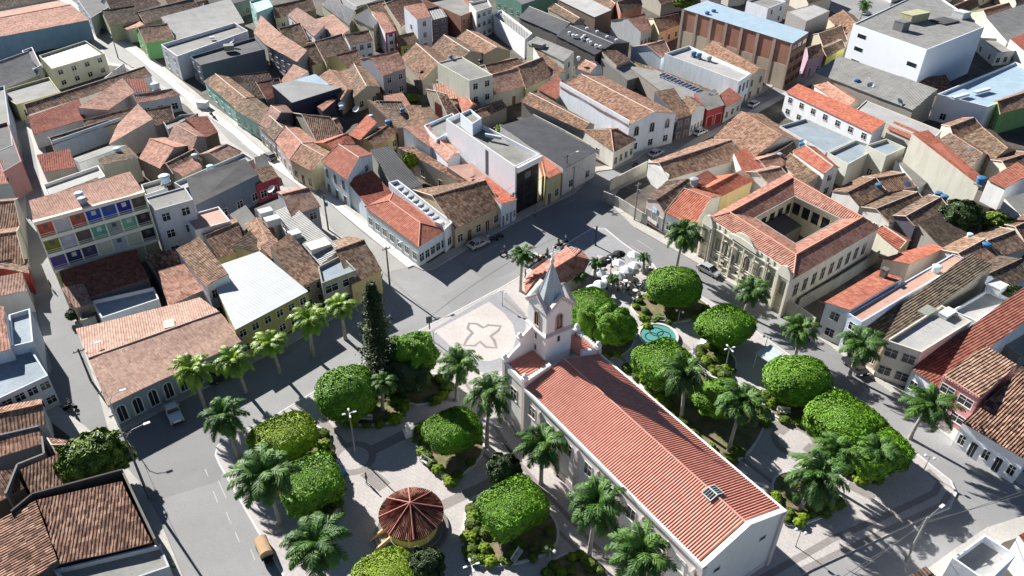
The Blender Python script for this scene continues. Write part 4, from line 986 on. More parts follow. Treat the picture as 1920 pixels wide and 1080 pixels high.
# tall conifer
def conifer():
    p = P(716, 712); h = 16.5; g = thing('conifer', 'tall narrow dark conifer towering at the edge of the square', 'tree', (p.x, p.y, .15))
    b = MB(); b.tube([(0, 0, -.1), (0, 0, h)], [.32, .05], 8); b.build('trunk', BARK, g)
    b = MB(); rs = random.Random(3)
    for i in range(2300):
        t = rs.random() ** .8; z = 1.2 + t * (h - 1); rr = (1 - t) ** .6 * (2.6 + .9 * math.sin(z * 2.1) * math.sin(z * .7 + 1)) + .3; a = rs.random() * 6.283; L_ = rr * rs.uniform(.55, 1.05)
        d = Vector((math.cos(a), math.sin(a), 0)); s_ = Vector((-d.y, d.x, 0)); base = Vector((0, 0, z)); tip = base + d * L_ + Vector((0, 0, L_ * rs.uniform(-.25, .25)))
        u = rs.random()
        for k in range(5):
            q = base.lerp(tip, .25 + .15 * k + .1 * rs.random()); w_ = .16 + .1 * rs.random()
            o_ = (s_ * rs.uniform(-1, 1) + Vector((0, 0, rs.uniform(-.8, .5))) + d * .5).normalized() * w_ * 1.7
            b.face([q - s_ * w_ * .5, q + d * w_, q + o_, q - d * w_ * .4 + o_ * .3], 0, [(min(1, u + .1 * k),) * 2] * 4)
    b.build('foliage', LFC, g)
conifer()

# ---------------------------------------------------------------- vehicles
TYRE = flat('1a1a1b', .8); RIM = flat('9a9c9e', .35, .6); CGL = GLASS; RED = flat('a01d18', .4); LAMPM = flat('d9dcdc', .2); PLASTIC = flat('26272a', .7)
def car(px0, px1, body, label, L_=4.3, pick=False, hz=1.45):
    a, c = P(*px0), P(*px1); m = (a + c) / 2; d = c - a
    g = thing('pickup_truck' if pick else 'parked_car', label, 'car', (m.x, m.y, .012), math.atan2(d.y, d.x), 'cars parked along the streets'); s = L_ / 4.3; w_ = .86
    pm = flat(body, .25, .1, .6, .02)
    prof = [(-2.12, .35), (-2.15, .62), (-2.05, .86), (-1.45, .95), (1.15, .9), (1.95, .78), (2.12, .6), (2.12, .35)]
    b = MB()
    def loop(k, y): return [(x * s, y, z) for x, z in k]
    ws = [(.80, -w_), (1, -w_ + .05)]
    for y in (-w_, w_): b.face(loop(prof, y))
    for i in range(len(prof)):
        p, q = prof[i], prof[(i + 1) % len(prof)]; b.face([(p[0] * s, -w_, p[1]), (q[0] * s, -w_, q[1]), (q[0] * s, w_, q[1]), (p[0] * s, w_, p[1])])
    if pick: cab = [(-.35, .93), (-.2, hz), (.75, hz), (1.2, .9)]
    else: cab = [(-1.75, .93), (-1.2, hz - .03), (.35, hz), (1.15, .89)]
    ti = .16
    b.hexa([(cab[1][0] * s, -w_ + ti, hz - .02), (cab[2][0] * s, -w_ + ti, hz - .02), (cab[2][0] * s, w_ - ti, hz - .02), (cab[1][0] * s, w_ - ti, hz - .02), (cab[1][0] * s, -w_ + ti, hz + .03), (cab[2][0] * s, -w_ + ti, hz + .03), (cab[2][0] * s, w_ - ti, hz + .03), (cab[1][0] * s, w_ - ti, hz + .03)])
    for x0, x1 in ((cab[0][0], cab[1][0]), (cab[3][0], cab[2][0]), ((cab[0][0] + cab[3][0]) / 2, (cab[1][0] + cab[2][0]) / 2)):
        for sgn in (-1, 1): b.tube([(x0 * s, sgn * (w_ - .04), .92), (x1 * s, sgn * (w_ - ti), hz)], .045, 5)
    if pick: b.hexa([(-2.0 * s, -.7, .962), (-.5 * s, -.7, .962), (-.5 * s, .7, .962), (-2.0 * s, .7, .962), (-2.0 * s, -.7, .97), (-.5 * s, -.7, .97), (-.5 * s, .7, .97), (-2.0 * s, .7, .97)])
    b.build('body', pm, g, weld=True)
    b = MB(); b.hexa([(cab[0][0] * s, -w_ + .04, .9), (cab[3][0] * s, -w_ + .04, .88), (cab[3][0] * s, w_ - .04, .88), (cab[0][0] * s, w_ - .04, .9), (cab[1][0] * s, -w_ + ti, hz - .03), (cab[2][0] * s, -w_ + ti, hz - .03), (cab[2][0] * s, w_ - ti, hz - .03), (cab[1][0] * s, w_ - ti, hz - .03)]); b.build('windows', CGL, g)
    for x in (-1.3, 1.32):
        for y in (-1, 1):
            b = MB(); b.tube([(x * s, y * (w_ - .17), .31), (x * s, y * (w_ + .02), .31)], .31, 14); wl = b.build('wheel', TYRE, g)
            b = MB(); b.tube([(x * s, y * (w_ + .021), .31), (x * s, y * (w_ + .035), .31)], .19, 10); b.build('rim', RIM, wl)
    for y in (-1, 1):
        b = MB(); b.box((2.1 * s, y * .6, .58), .08, .36, .14); b.build('headlight', LAMPM, g)
        b = MB(); b.box((-2.13 * s, y * .62, .66), .06, .3, .14); b.build('tail_light', RED, g)
        b = MB(); b.box((.75 * s, y * (w_ + .1), .92), .14, .16, .12); b.build('wing_mirror', pm, g)
    b = MB(); b.box((2.13 * s, 0, .36), .06, 1.5, .16); b.box((-2.15 * s, 0, .36), .06, 1.5, .16); b.build('bumper', PLASTIC, g)
    return g
for a in (((878, 470), (916, 453), 'b9bcbf', 'silver hatchback in the shadow beside the corner building'),
          ((334, 795), (320, 764), 'd4d6d6', 'white pickup with a pale bed parked below the long red roof', 4.4, True, 1.5),
          ((986, 498), (1008, 484), 'e4e4e2', 'white hatchback parked left of the kiosk', 4.0),
          ((1312, 503), (1345, 520), 'aeb1b2', 'silver car with black windows before the classical building', 4.4),
          ((1592, 682), (1612, 702), '2b2d30', 'black car half under a palm on the right-hand road'),
          ((196, 68), (184, 56), '2a3440', 'dark car alone high on the bright sloping street'),
          ((516, 304), (494, 292), '8f9294', 'grey car parked midway along the sloping street'),
          ((1218, 297), (1240, 286), 'b4b8bc', 'silver car parked in the shaded street below the arched house'),
          ((1302, 256), (1322, 247), 'dcdcda', 'white car in the shaded street beside the red shop front'),
          ((1404, 204), (1420, 194), 'e2e3e2', 'white car at the far end of the shaded street'),
          ((1615, 30), (1632, 26), '8aa0b0', 'pale blue car on the far street by the distant palm'),
          ((880, 8), (888, 14), 'c8c8c4', 'light car tucked between houses at the top edge'),
          ((412, 712), (428, 705), '33353a', 'dark car in the shade of the roadside palms below the red roof')):
    car(*a)
# cargo tricycle with a rounded tan load
p = P(497, 1036); tk = thing('cargo_cart', 'small cart with a rounded tan canvas load on the road at the bottom', 'cart', (p.x, p.y, .012), R(-58))
b = MB(); n = 10
for i in range(n):
    a0, a1 = math.pi * i / n, math.pi * (i + 1) / n; b.face([(-1.2, .7 * math.cos(a0), 1.1 + .55 * math.sin(a0)), (1.2, .7 * math.cos(a0), 1.1 + .55 * math.sin(a0)), (1.2, .7 * math.cos(a1), 1.1 + .55 * math.sin(a1)), (-1.2, .7 * math.cos(a1), 1.1 + .55 * math.sin(a1))])
for x in (-1.2, 1.2): b.face([(x, .7 * math.cos(math.pi * i / n), 1.1 + .55 * math.sin(math.pi * i / n)) for i in range(n + 1)])
b.box((0, 0, .7), 2.4, 1.4, .4); b.build('canvas_load', flat('b79a78', .9), tk)
b = MB(); b.box((0, 0, .45), 2.7, 1.3, .2); b.box((1.75, 0, .45), .9, .9, .3); b.build('chassis', PLASTIC, tk)
for x, y in ((-.7, .65), (-.7, -.65), (1.9, 0)): b = MB(); b.tube([(x, y - .08, .33), (x, y + .08, .33)], .33, 12); b.build('wheel', TYRE, tk)
# motorbikes
def bike(px, rz, label):
    p = P(*px); g = thing('motorbike', label, 'motorbike', (p.x, p.y, .15 if px[0] in (398, 408) else .012), R(rz), 'motorbikes parked and ridden in the streets')
    for x in (-.62, .62): b = MB(); b.tube([(x, -.05, .3), (x, .05, .3)], .3, 12); b.build('wheel', TYRE, g)
    b = MB(); b.tube([(-.62, 0, .3), (0, 0, .45), (.5, 0, .9)], .07, 6); b.tube([(.62, 0, .3), (.42, 0, 1.0)], .05, 6); b.box((.05, 0, .3), .45, .28, .4); b.build('frame', flat('8a1c1c' if 'red' in label else '2c2f36', .4), g)
    b = MB(); b.box((-.25, 0, .78), .75, .26, .1); b.build('seat', PLASTIC, g)
    b = MB(); b.tube([(.4, -.35, 1.02), (.42, 0, .98), (.4, .35, 1.02)], .03, 5); b.build('handlebar', PLASTIC, g)
    b = MB(); b.box((.2, 0, .72), .42, .3, .2, 0, 0, .7); b.build('fuel_tank', flat('a82020' if 'red' in label else '3c424c', .3), g)
    return g
for px, rz, l in (((397, 217), -40, 'dark motorbike, upper one of the cluster at the kerb of the sloping street'), ((403, 224), -40, 'dark motorbike, lower one of the cluster at the kerb of the sloping street'), ((1191, 312), 40, 'dark motorbike at the mouth of the shaded street'), ((1507, 638), -30, 'red motorbike by the right-hand road'),
                  ((1016, 488), 60, 'red and black motorbike behind the kiosk roof, nearest the white car'), ((1024, 482), 60, 'black motorbike behind the kiosk roof, second from the white car'), ((1046, 464), 40, 'black motorbike beyond the kiosk at the edge of the shade'), ((1058, 458), 40, 'motorbike at the grey paved area beyond the kiosk'), ((936, 447), 20, 'dark motorbike in the shade near the blue doors'), ((926, 452), 20, 'dark motorbike in the shade right of the silver hatchback'), ((944, 478), 30, 'motorbike ridden along the shaded road behind the lone palm'), ((133, 768), 200, 'dark motorbike at the edge of shade in the left-hand street')):
    bike(px, rz, l)

# ---------------------------------------------------------------- people
def person(px, rz, label, shirt='303236', pants='2b3040', seated=False, z=.15):
    p = P(*px); g = thing('person', label, 'person', (p.x, p.y, z), R(rz))
    V = [(0, 0, .92, .13, .10), (0, 0, 1.12, .12, .09), (0, 0, 1.36, .16, .10), (0, 0, 1.48, .06, .06), (.01, 0, 1.58, .075, .085), (.01, 0, 1.70, .07, .08),
         (-.02, .19, 1.40, .055, .055), (.02, .25, 1.14, .042, .042), (.10, .26, .92, .032, .03), (-.02, -.19, 1.40, .055, .055), (-.04, -.25, 1.14, .042, .042), (.02, -.26, .92, .032, .03),
         (.0, .09, .88, .09, .09), (.08, .10, .48, .06, .06), (-.04, .10, .08, .04, .04), (.1, .10, .04, .045, .03), (0, -.09, .88, .09, .09), (-.06, -.10, .48, .06, .06), (-.2, -.10, .10, .04, .04), (-.07, -.10, .04, .045, .03)]
    E_ = [(0, 1), (1, 2), (2, 3), (3, 4), (4, 5), (2, 6), (6, 7), (7, 8), (2, 9), (9, 10), (10, 11), (0, 12), (12, 13), (13, 14), (14, 15), (0, 16), (16, 17), (17, 18), (18, 19)]
    def skin(name, idx, k, mat):
        mp = {i: j for j, i in enumerate(idx)}; me = bpy.data.meshes.new(name); me.from_pydata([V[i][:3] for i in idx], [(mp[a], mp[c]) for a, c in E_ if a in mp and c in mp], [])
        me.materials.append(mat); o = link(name, me, g); o.modifiers.new('s', 'SKIN')
        for j, i in enumerate(idx): me.skin_vertices[0].data[j].radius = (V[i][3] * k, V[i][4] * k); me.skin_vertices[0].data[j].use_root = (j == 0)
        o.modifiers.new('u', 'SUBSURF').levels = 1; o.modifiers['u'].render_levels = 1
    skin('body', list(range(20)), 1, flat('8a5f48')); skin('shirt', [0, 1, 2, 6, 7, 9, 10], 1.16, flat(shirt)); skin('trousers', [0, 12, 13, 14, 16, 17, 18], 1.14, flat(pants))
    b = MB(); b.lathe((0, 0, 1.62), [(.09, 0), (.1, .08), (.07, .15), (0, .17)], 10); b.build('hair', flat('17120f'), g)
for a in (((688, 906), 40, 'person in dark clothes walking alone across the plaza above the bandstand', '1c1c20', '1f2026'),
          ((1003, 409), 20, 'person in a pale shirt crossing the shaded road', 'c8c8cc', '30343c', False, 0), ((914, 452), -60, 'person in white walking at the back of the silver hatchback', 'e8e8ea', 'c8c8cc', False, 0),
          ((946, 476), 30, 'person riding through the shade behind the lone palm', '8a8f98', '2b3040', False, .3), ((1026, 480), 60, 'person in dark clothes by the motorbikes behind the kiosk', '3a2a2a', '20242c', False, 0),
          ((1060, 455), 200, 'person in a light top standing beyond the kiosk', 'b0a8a8', '20242c', False, .15), ((1047, 461), 120, 'person in black standing beyond the kiosk', '22242a', '20242c', False, .15), ((1009, 492), 80, 'person in a dark red top beside the white hatchback', '6a2a2a', '20242c', False, 0),
          ((135, 768), 200, 'person in white on the motorbike in the left-hand street', 'd8d8da', '20242c', False, .3), ((645, 972), 10, 'person in dark clothes under the boxy clipped tree', '2a3038', '20242c'), ((985, 522), 10, 'person in black beside the left end of the kiosk', '101114', '15161a'), ((717, 542), 10, 'person in the shade at the foot of the street pole', '30343c', '20242c'), ((1508, 640), 10, 'person in red beside the red motorbike', '8a2a2c', '3a3034'), ((97, 541), 40, 'person walking in the left-hand street beside the balconied block', '20242c', '20242c', False, 0)):
    person(*a)

# ---------------------------------------------------------------- street furniture
def bench(px, rz, label):
    p = P(*px); g = thing('park_bench', label, 'bench', (p.x, p.y, .15), R(rz), 'white slatted benches round the square'); WH = flat('dcdcd8', .5)
    b = MB()
    for i in range(4): b.box((0, -.05 + i * .12, .44), 1.8, .09, .04)
    b.build('seat', WH, g); b = MB()
    for i in range(3): b.hexa([(-.9, .42 + i * .03, .55 + i * .13), (.9, .42 + i * .03, .55 + i * .13), (.9, .45 + i * .03, .55 + i * .13), (-.9, .45 + i * .03, .55 + i * .13), (-.9, .44 + i * .03, .65 + i * .13), (.9, .44 + i * .03, .65 + i * .13), (.9, .47 + i * .03, .65 + i * .13), (-.9, .47 + i * .03, .65 + i * .13)])
    b.build('backrest', WH, g)
    for x in (-.85, .85):
        b = MB(); b.box((x, .0, 0), .07, .07, .62); b.box((x, .42, 0), .07, .07, .95); b.box((x, .2, .6), .07, .55, .06); b.build('side_frame', flat('b9b9b4', .5), g)
for a in (((1236, 606), -8, 'white bench in front of the bed below the large round tree'), ((1468, 778), -10, 'white bench below the round bright green tree'), ((796, 872), -40, 'white bench beside the bed above the bandstand'), ((972, 1050), 60, 'bench in the shade near the bottom, right of the lower bed'), ((686, 792), -5, 'shaded bench below the dome tree'), ((1303, 664), 80, 'pale bench beside the fountain path')):
    bench(*a)
GALV = flat('9b9d9c', .5, .3)
def lamp4(base, top, label):
    h = height(base, top); p = P(*base); g = thing('street_lamp', label, 'street lamp', (p.x, p.y, .15), R(20), 'four-headed lamps in the square')
    b = MB(); b.tube([(0, 0, 0), (0, 0, h)], [.11, .06], 8); b.build('pole', GALV, g)
    for k in range(4):
        a = k * math.pi / 2; d = Vector((math.cos(a), math.sin(a), 0)); b = MB(); b.tube([(0, 0, h), tuple(d * .45 + Vector((0, 0, h + .1)))], .04, 5); b.build('arm', GALV, g)
        b = MB(); b.box(d * .66 + Vector((0, 0, h + .04)), .45, .22, .1, a, 0, .8); b.build('lamp_head', flat('e4e6e6', .4), g)
lamp4((667, 852), (649, 777), 'four-headed white lamp on a tall pole beside the dome tree')
lamp4((1355, 712), (1368, 655), 'four-headed white lamp on a tall pole behind the nave, right of the fountain')
lamp4((1141, 547), (1146, 488), 'four-headed lamp on a thin pole among the parasols')
lamp4((886, 1120), (890, 1062), 'four-headed white lamp at the bottom edge right of the bandstand')
lamp4((1564, 860), (1572, 812), 'four-headed lamp rising in front of the largest clipped crown')
def globe(base, label, h=2.75, two=True):
    p = P(*base); g = thing('globe_lamp', label, 'street lamp', (p.x, p.y, .15), R(-30), 'short globe lamps round the square')
    b = MB(); b.tube([(0, 0, 0), (0, 0, .4), (0, 0, h)], [.1, .06, .04], 8); b.tube([(-.5 if two else 0, 0, h - .25), (0, 0, h), (.5 if two else 0, 0, h - .25)], .025, 5); b.build('pole', GALV, g)
    for x in ((-.5, .5) if two else (0,)): b = MB(); b.lathe((x, 0, h - .28), [(0, -.02), (.14, .05), (.19, .2), (.14, .34), (0, .4)], 12); b.build('globe', flat('f0f0ee', .3), g)
for a in (((1491, 1026), 'globe lamp on the paving beyond the church gable'), ((1730, 886), 'globe lamp at the rounded right corner of the square'), ((942, 574), 'globe lamp at the far edge of the patterned court'), ((695, 698), 'globe lamp by the road beside the dome tree'), ((814, 650), 'globe lamp at the left edge of the patterned court'), ((1270, 610), 'globe lamp under the large round tree'), ((1432, 660), 'globe lamp between two clipped trees at the right'), ((1030, 1060), 'globe lamp near the bottom bed beside the nave')):
    globe(*a)
WOODP = ground('weathered_pole', (.11, .10, .09), (.2, .185, .17), 1, 6)
def upole(base, top, label, arm=False, conc=False, box=False, h=None, lean=0):
    h = h or height(base, top); p = P(*base); g = thing('utility_pole', label, 'utility pole', (p.x, p.y, .1), 0, 'utility poles along the pavements')
    m = flat('8d8b85', .8) if conc else WOODP
    b = MB(); b.tube([(0, 0, 0), (0, 0, h)], [.17, .11], 8); b.build('pole', m, g)
    b = MB(); b.box((0, 0, h - .5), 1.5, .1, .12, R(35)); 
    for k in (-.6, -.2, .2, .6): b.tube([(k * math.cos(R(35)), k * math.sin(R(35)), h - .38), (k * math.cos(R(35)), k * math.sin(R(35)), h - .18)], .05, 5)
    b.build('crossarm', m, g)
    if box: b = MB(); b.tube([(.32, 0, h - 2.3), (.32, 0, h - 1.5)], .28, 10); b.build('transformer', flat('5f7f98' if box == 'blue' else '8a8d90'), g)
    if arm:
        b = MB(); b.tube([(0, 0, h - 1), (.7, .5, h - .1), (1.8, 1.2, h + .1)], .035, 5); b.build('lamp_arm', GALV, g)
        b = MB(); b.box((2.1, 1.4, h + .02), .7, .3, .12, R(33)); b.build('lamp_head', flat('d8dada', .4), g)
    return p, h
for a in (((616, 432), (605, 366), 'dark utility pole with a blue transformer at the mouth of the sloping street', False, False, 'blue'), ((731, 536), (724, 464), 'tall dark utility pole at the end of the sloping street, nearest the square', True), ((1189, 413), (1196, 344), 'grey concrete pole with a transformer in front of the walled lot', False, True, 'g'), ((1320, 498), (1333, 430), 'slim concrete pole before the left end of the classical building', True, True), ((1424, 565), (1441, 493), 'slim concrete pole before the right end of the classical building', False, True),
          ((1074, 363), (1078, 311), 'right-hand one of the two poles by the charcoal-roofed shed', False, True), ((1060, 358), (1061, 291), 'left-hand one of the two poles by the charcoal-roofed shed', True), ((207, 767), (187, 731), 'short dark pole at the lower corner of the long red-roofed building'), ((171, 715), (130, 655), 'dark pole leaning into view beside the left-hand street', True), ((280, 935), (214, 812), 'tall dark pole beside the lower-left wall, nearest the camera', True), ((962, 405), (958, 362), 'thin pole before the house with blue doors'), ((222, 110), (212, 66), 'thin dark pole on the bright pavement high on the sloping street'), ((1698, 1052), (1735, 1028), 'grey pole with a lamp arm at the bottom right corner', True, True, False, 7.5)):
    upole(*a)
# bus-stop style column sign and billboard
p = P(1116, 461); g = thing('sign_post', 'dark slab-like post standing alone on the grey paving', 'post', (p.x, p.y, .15), R(35)); b = MB(); b.box((0, 0, 0), .28, .2, 4.0); b.build('post', flat('30323a'), g); b = MB(); b.box((0, 0, 0.0), .5, .45, .1); b.build('foot', flat('6a6a6a'), g)
p = P(807, 637); g = thing('sign_board', 'dark tilted sign board on a post at the court corner', 'sign', (p.x, p.y, .15), R(20)); b = MB(); b.tube([(0, 0, 0), (0, 0, 4)], .09, 6); b.build('post', flat('2a2c30'), g); b = MB(); b.box((0, 0, 3.1), .9, .12, 1.2); b.build('board', flat('44484e'), g)
p = P(250, 800); g = thing('street_lamp', 'curved white street lamp arm beside the corner of the long red-roofed building', 'street lamp', (P(228, 808).x, P(228, 808).y, .15), R(30)); b = MB(); b.tube([(0, 0, 0), (0, 0, 5.2), (.5, .1, 5.8), (1.6, .2, 6.1)], [.07, .06, .05, .04], 6); b.build('pole', flat('cfd2d4'), g); b = MB(); b.box((1.8, .22, 6.05), .7, .28, .12); b.build('lamp_head', flat('e6e8ea'), g)
# parasols
def parasol(px, hexc, label, rz=0):
    p = P(px[0], px[1], 2.3); g = thing('parasol', label, 'parasol', (p.x, p.y, .15), R(rz), 'parasols of the kiosk terrace'); r = 1.18
    b = MB(); n = 8
    for k in range(n):
        a0, a1 = 2 * math.pi * k / n, 2 * math.pi * (k + 1) / n; q = [(r * math.cos(a) , r * math.sin(a), 2.0) for a in (a0, a1)]; m_ = [(r * .5 * math.cos(a), r * .5 * math.sin(a), 2.33) for a in (a0, a1)]
        b.face([q[0], q[1], m_[1], m_[0]]); b.face([m_[0], m_[1], (0, 0, 2.6)]); b.face([q[0], q[1], (q[1][0], q[1][1], 1.82), (q[0][0], q[0][1], 1.82)])
    b.build('canopy', flat(hexc, .8), g); b = MB(); b.tube([(0, 0, 0), (0, 0, 2.68)], .03, 6); b.build('pole', GALV, g); b = MB(); b.lathe((0, 0, 0), [(.3, 0), (.3, .08), (.05, .12)], 12); b.build('foot', PLASTIC, g)
LAB = ['topmost by the road', 'beside the small potted palm', 'below the one by the potted palm', 'left of the middle, near the black ones', 'in the middle of the group', 'just left of the lamp pole foot, centre of the group', 'crossed by the thin lamp pole', 'second lowest, left of the lamp pole', 'leftmost beside the small palm', 'lowest, touching the clipped tree']
for i, (x, y) in enumerate(((1189, 476), (1211, 487), (1191, 496), (1160, 491), (1176, 504), (1160, 514), (1141, 521), (1125, 531), (1125, 510), (1110, 539))): parasol((x, y), 'f0efee', 'white octagonal parasol, ' + LAB[i], i * 13)
for i, (x, y) in enumerate(((1161, 474), (1149, 481), (1137, 486), (1127, 492))):
    parasol((x, y), '17171a', 'black octagonal parasol, ' + ['nearest the road', 'second from the road', 'third from the road', 'next to the kiosk'][i], i * 11)
for i, (x, y) in enumerate(((1172, 534), (1196, 540), (1214, 508), (1168, 546), (1190, 552), (1128, 520))):
    p = P(x, y); g = thing('cafe_table', 'small café table with chairs, ' + ['left one of the front row', 'right one of the front row', 'by the small potted palm', 'in front of the clipped tree', 'lowest, next to the bed', 'behind the white parasols'][i], 'table', (p.x, p.y, .15), R(i * 30), 'tables of the kiosk terrace')
    b = MB(); b.lathe((0, 0, .7), [(.02, 0), (.45, 0), (.45, .04), (0, .041)], 14); b.build('table_top', flat('d0cdc8'), g); b = MB(); b.tube([(0, 0, 0), (0, 0, .7)], .04, 6); b.build('leg', PLASTIC, g)
    for k in range(4):
        a = k * math.pi / 2; b = MB(); b.box((.8 * math.cos(a), .8 * math.sin(a), 0), .42, .42, .45, a, 0, 1); b.box((.98 * math.cos(a), .98 * math.sin(a), .45), .06, .42, .4, a); b.build('chair_seat', flat('5a5552' if k % 2 else 'b9b5ae'), g)
# small things in the square
for x, y, l in ((765, 820, 'white statue on a pedestal at the corner of the bed beside the nave palms'),):
    p = P(x, y); g = thing('statue', l, 'statue', (p.x, p.y, .25)); b = MB(); b.box((0, 0, 0), .8, .8, .9, .5); b.box((0, 0, .9), 1, 1, .1, .5); b.build('pedestal', WHT, g); b = MB(); b.lathe((0, 0, 1), [(.3, 0), (.24, .5), (.28, .9), (.1, 1.1), (.14, 1.25), (.1, 1.4), (0, 1.45)], 12); b.build('figure', WHT, g)
p = P(1422, 668, 0); g = thing('glass_booth', 'small glass-roofed booth half hidden behind the round bright green tree', 'booth', (P(1435, 690).x, P(1435, 690).y, .15), R(35)); b = MB()
for x, y in ((-1, -1), (1, -1), (1, 1), (-1, 1)): b.tube([(x * 1.5, y * 1.0, 0), (x * 1.5, y * 1.0, 2.6)], .06, 5)
b.build('frame', WHITE, g); b = MB(); b.box((0, 0, 2.6), 3.4, 2.4, .12); b.build('roof', flat('b9c6c4', .3), g)
p = P(1320, 650); b = MB(); b.box((0, 0, .12), 1.9, 1.3, .12, R(-12)); b.box((0, 0, 0), 1.2, .8, .13, R(-12)); o = b.build('stone_plinth', WHT, None, (P(1324, 646).x, P(1324, 646).y, .28)); tag(o, 'white low stone plinth lying in the bed right of the fountain', 'plinth')
p = P(633, 893); b = MB(); b.hexa([(-.9, -.7, 0), (.9, -.7, 0), (.9, .7, 0), (-.9, .7, 0), (-.2, -.7, 1.5), (.2, -.7, 1.5), (.2, .7, 1.5), (-.2, .7, 1.5)]); o = b.build('tent', flat('2f6fb8', .6), None, (p.x, p.y, .15)); tag(o, 'small bright blue tent awning at the edge of the boxy clipped tree', 'tent')
p = P(598, 826); b = MB(); b.lathe((0, 0, 0), [(0, .2), (.9, .5), (1.0, .25), (.9, 0)], 16); o = b.build('rowing_planter', flat('7a5a44', .8), None, (p.x, p.y, .27)); tag(o, 'brown wooden round planter in the bed right of the yellowish tree', 'planter')
p = P(403, 202); b = MB(); b.box((0, 0, 0), 2.6, 1.6, 1.6, R(-10)); b.box((0, 0, 1.6), 2.8, 1.8, .1, R(-10)); b.box((1.0, -.82, .3), .5, .06, .9, R(-10)); o = b.build('skip_container', flat('e6e6e2', .6), None, (P(382, 203).x, P(382, 203).y, .15)); tag(o, 'white box-like container on the kerb beside the motorbikes', 'container')
# overhead cables
CAB = flat('5a5a58', .6)
def cable(a, c, label, sag=.5, r=.03):
    pts = []
    for i in range(17):
        t = i / 16; q = a.lerp(c, t); q.z -= sag * 4 * t * (1 - t); pts.append(q)
    b = MB(); b.tube(pts, r, 4); o = b.build('overhead_cable', CAB); tag(o, label, 'cable', 'overhead cables between poles')
cable(P(731, 536, 0).xy.to_3d() + Vector((0, 0, 7.2)), P(616, 432).xy.to_3d() + Vector((0, 0, 7.2)), 'cable over the sloping street between its two lower poles')
cable(P(1060, 358).xy.to_3d() + Vector((0, 0, 7)), P(962, 405).xy.to_3d() + Vector((0, 0, 5)), 'cable in front of the modern white block')
cable(P(1189, 413).xy.to_3d() + Vector((0, 0, 7)), P(1320, 498).xy.to_3d() + Vector((0, 0, 7)), 'cable along the pale shops right of the walled lot')
cable(P(1320, 498).xy.to_3d() + Vector((0, 0, 7)), P(1424, 565).xy.to_3d() + Vector((0, 0, 7)), 'cable across the front of the classical building')
pa = P(1698, 1052).xy.to_3d()
for k, (x, y) in enumerate(((1960, 905), (1965, 912))): cable(pa + Vector((.3 * k, .3 * k, 6.6)), P(x, y, 6.6), ['upper', 'lower'][k] + ' one of the pair of thin cables crossing the bottom right road', .3)
for k, (x, y) in enumerate(((1500, 1130), (1512, 1138))): cable(pa + Vector((.3 * k, .3 * k, 6.6)), P(x, y, 6.6), ['upper', 'lower'][k] + ' one of the two cables running off the bottom edge right of the gable', .3)
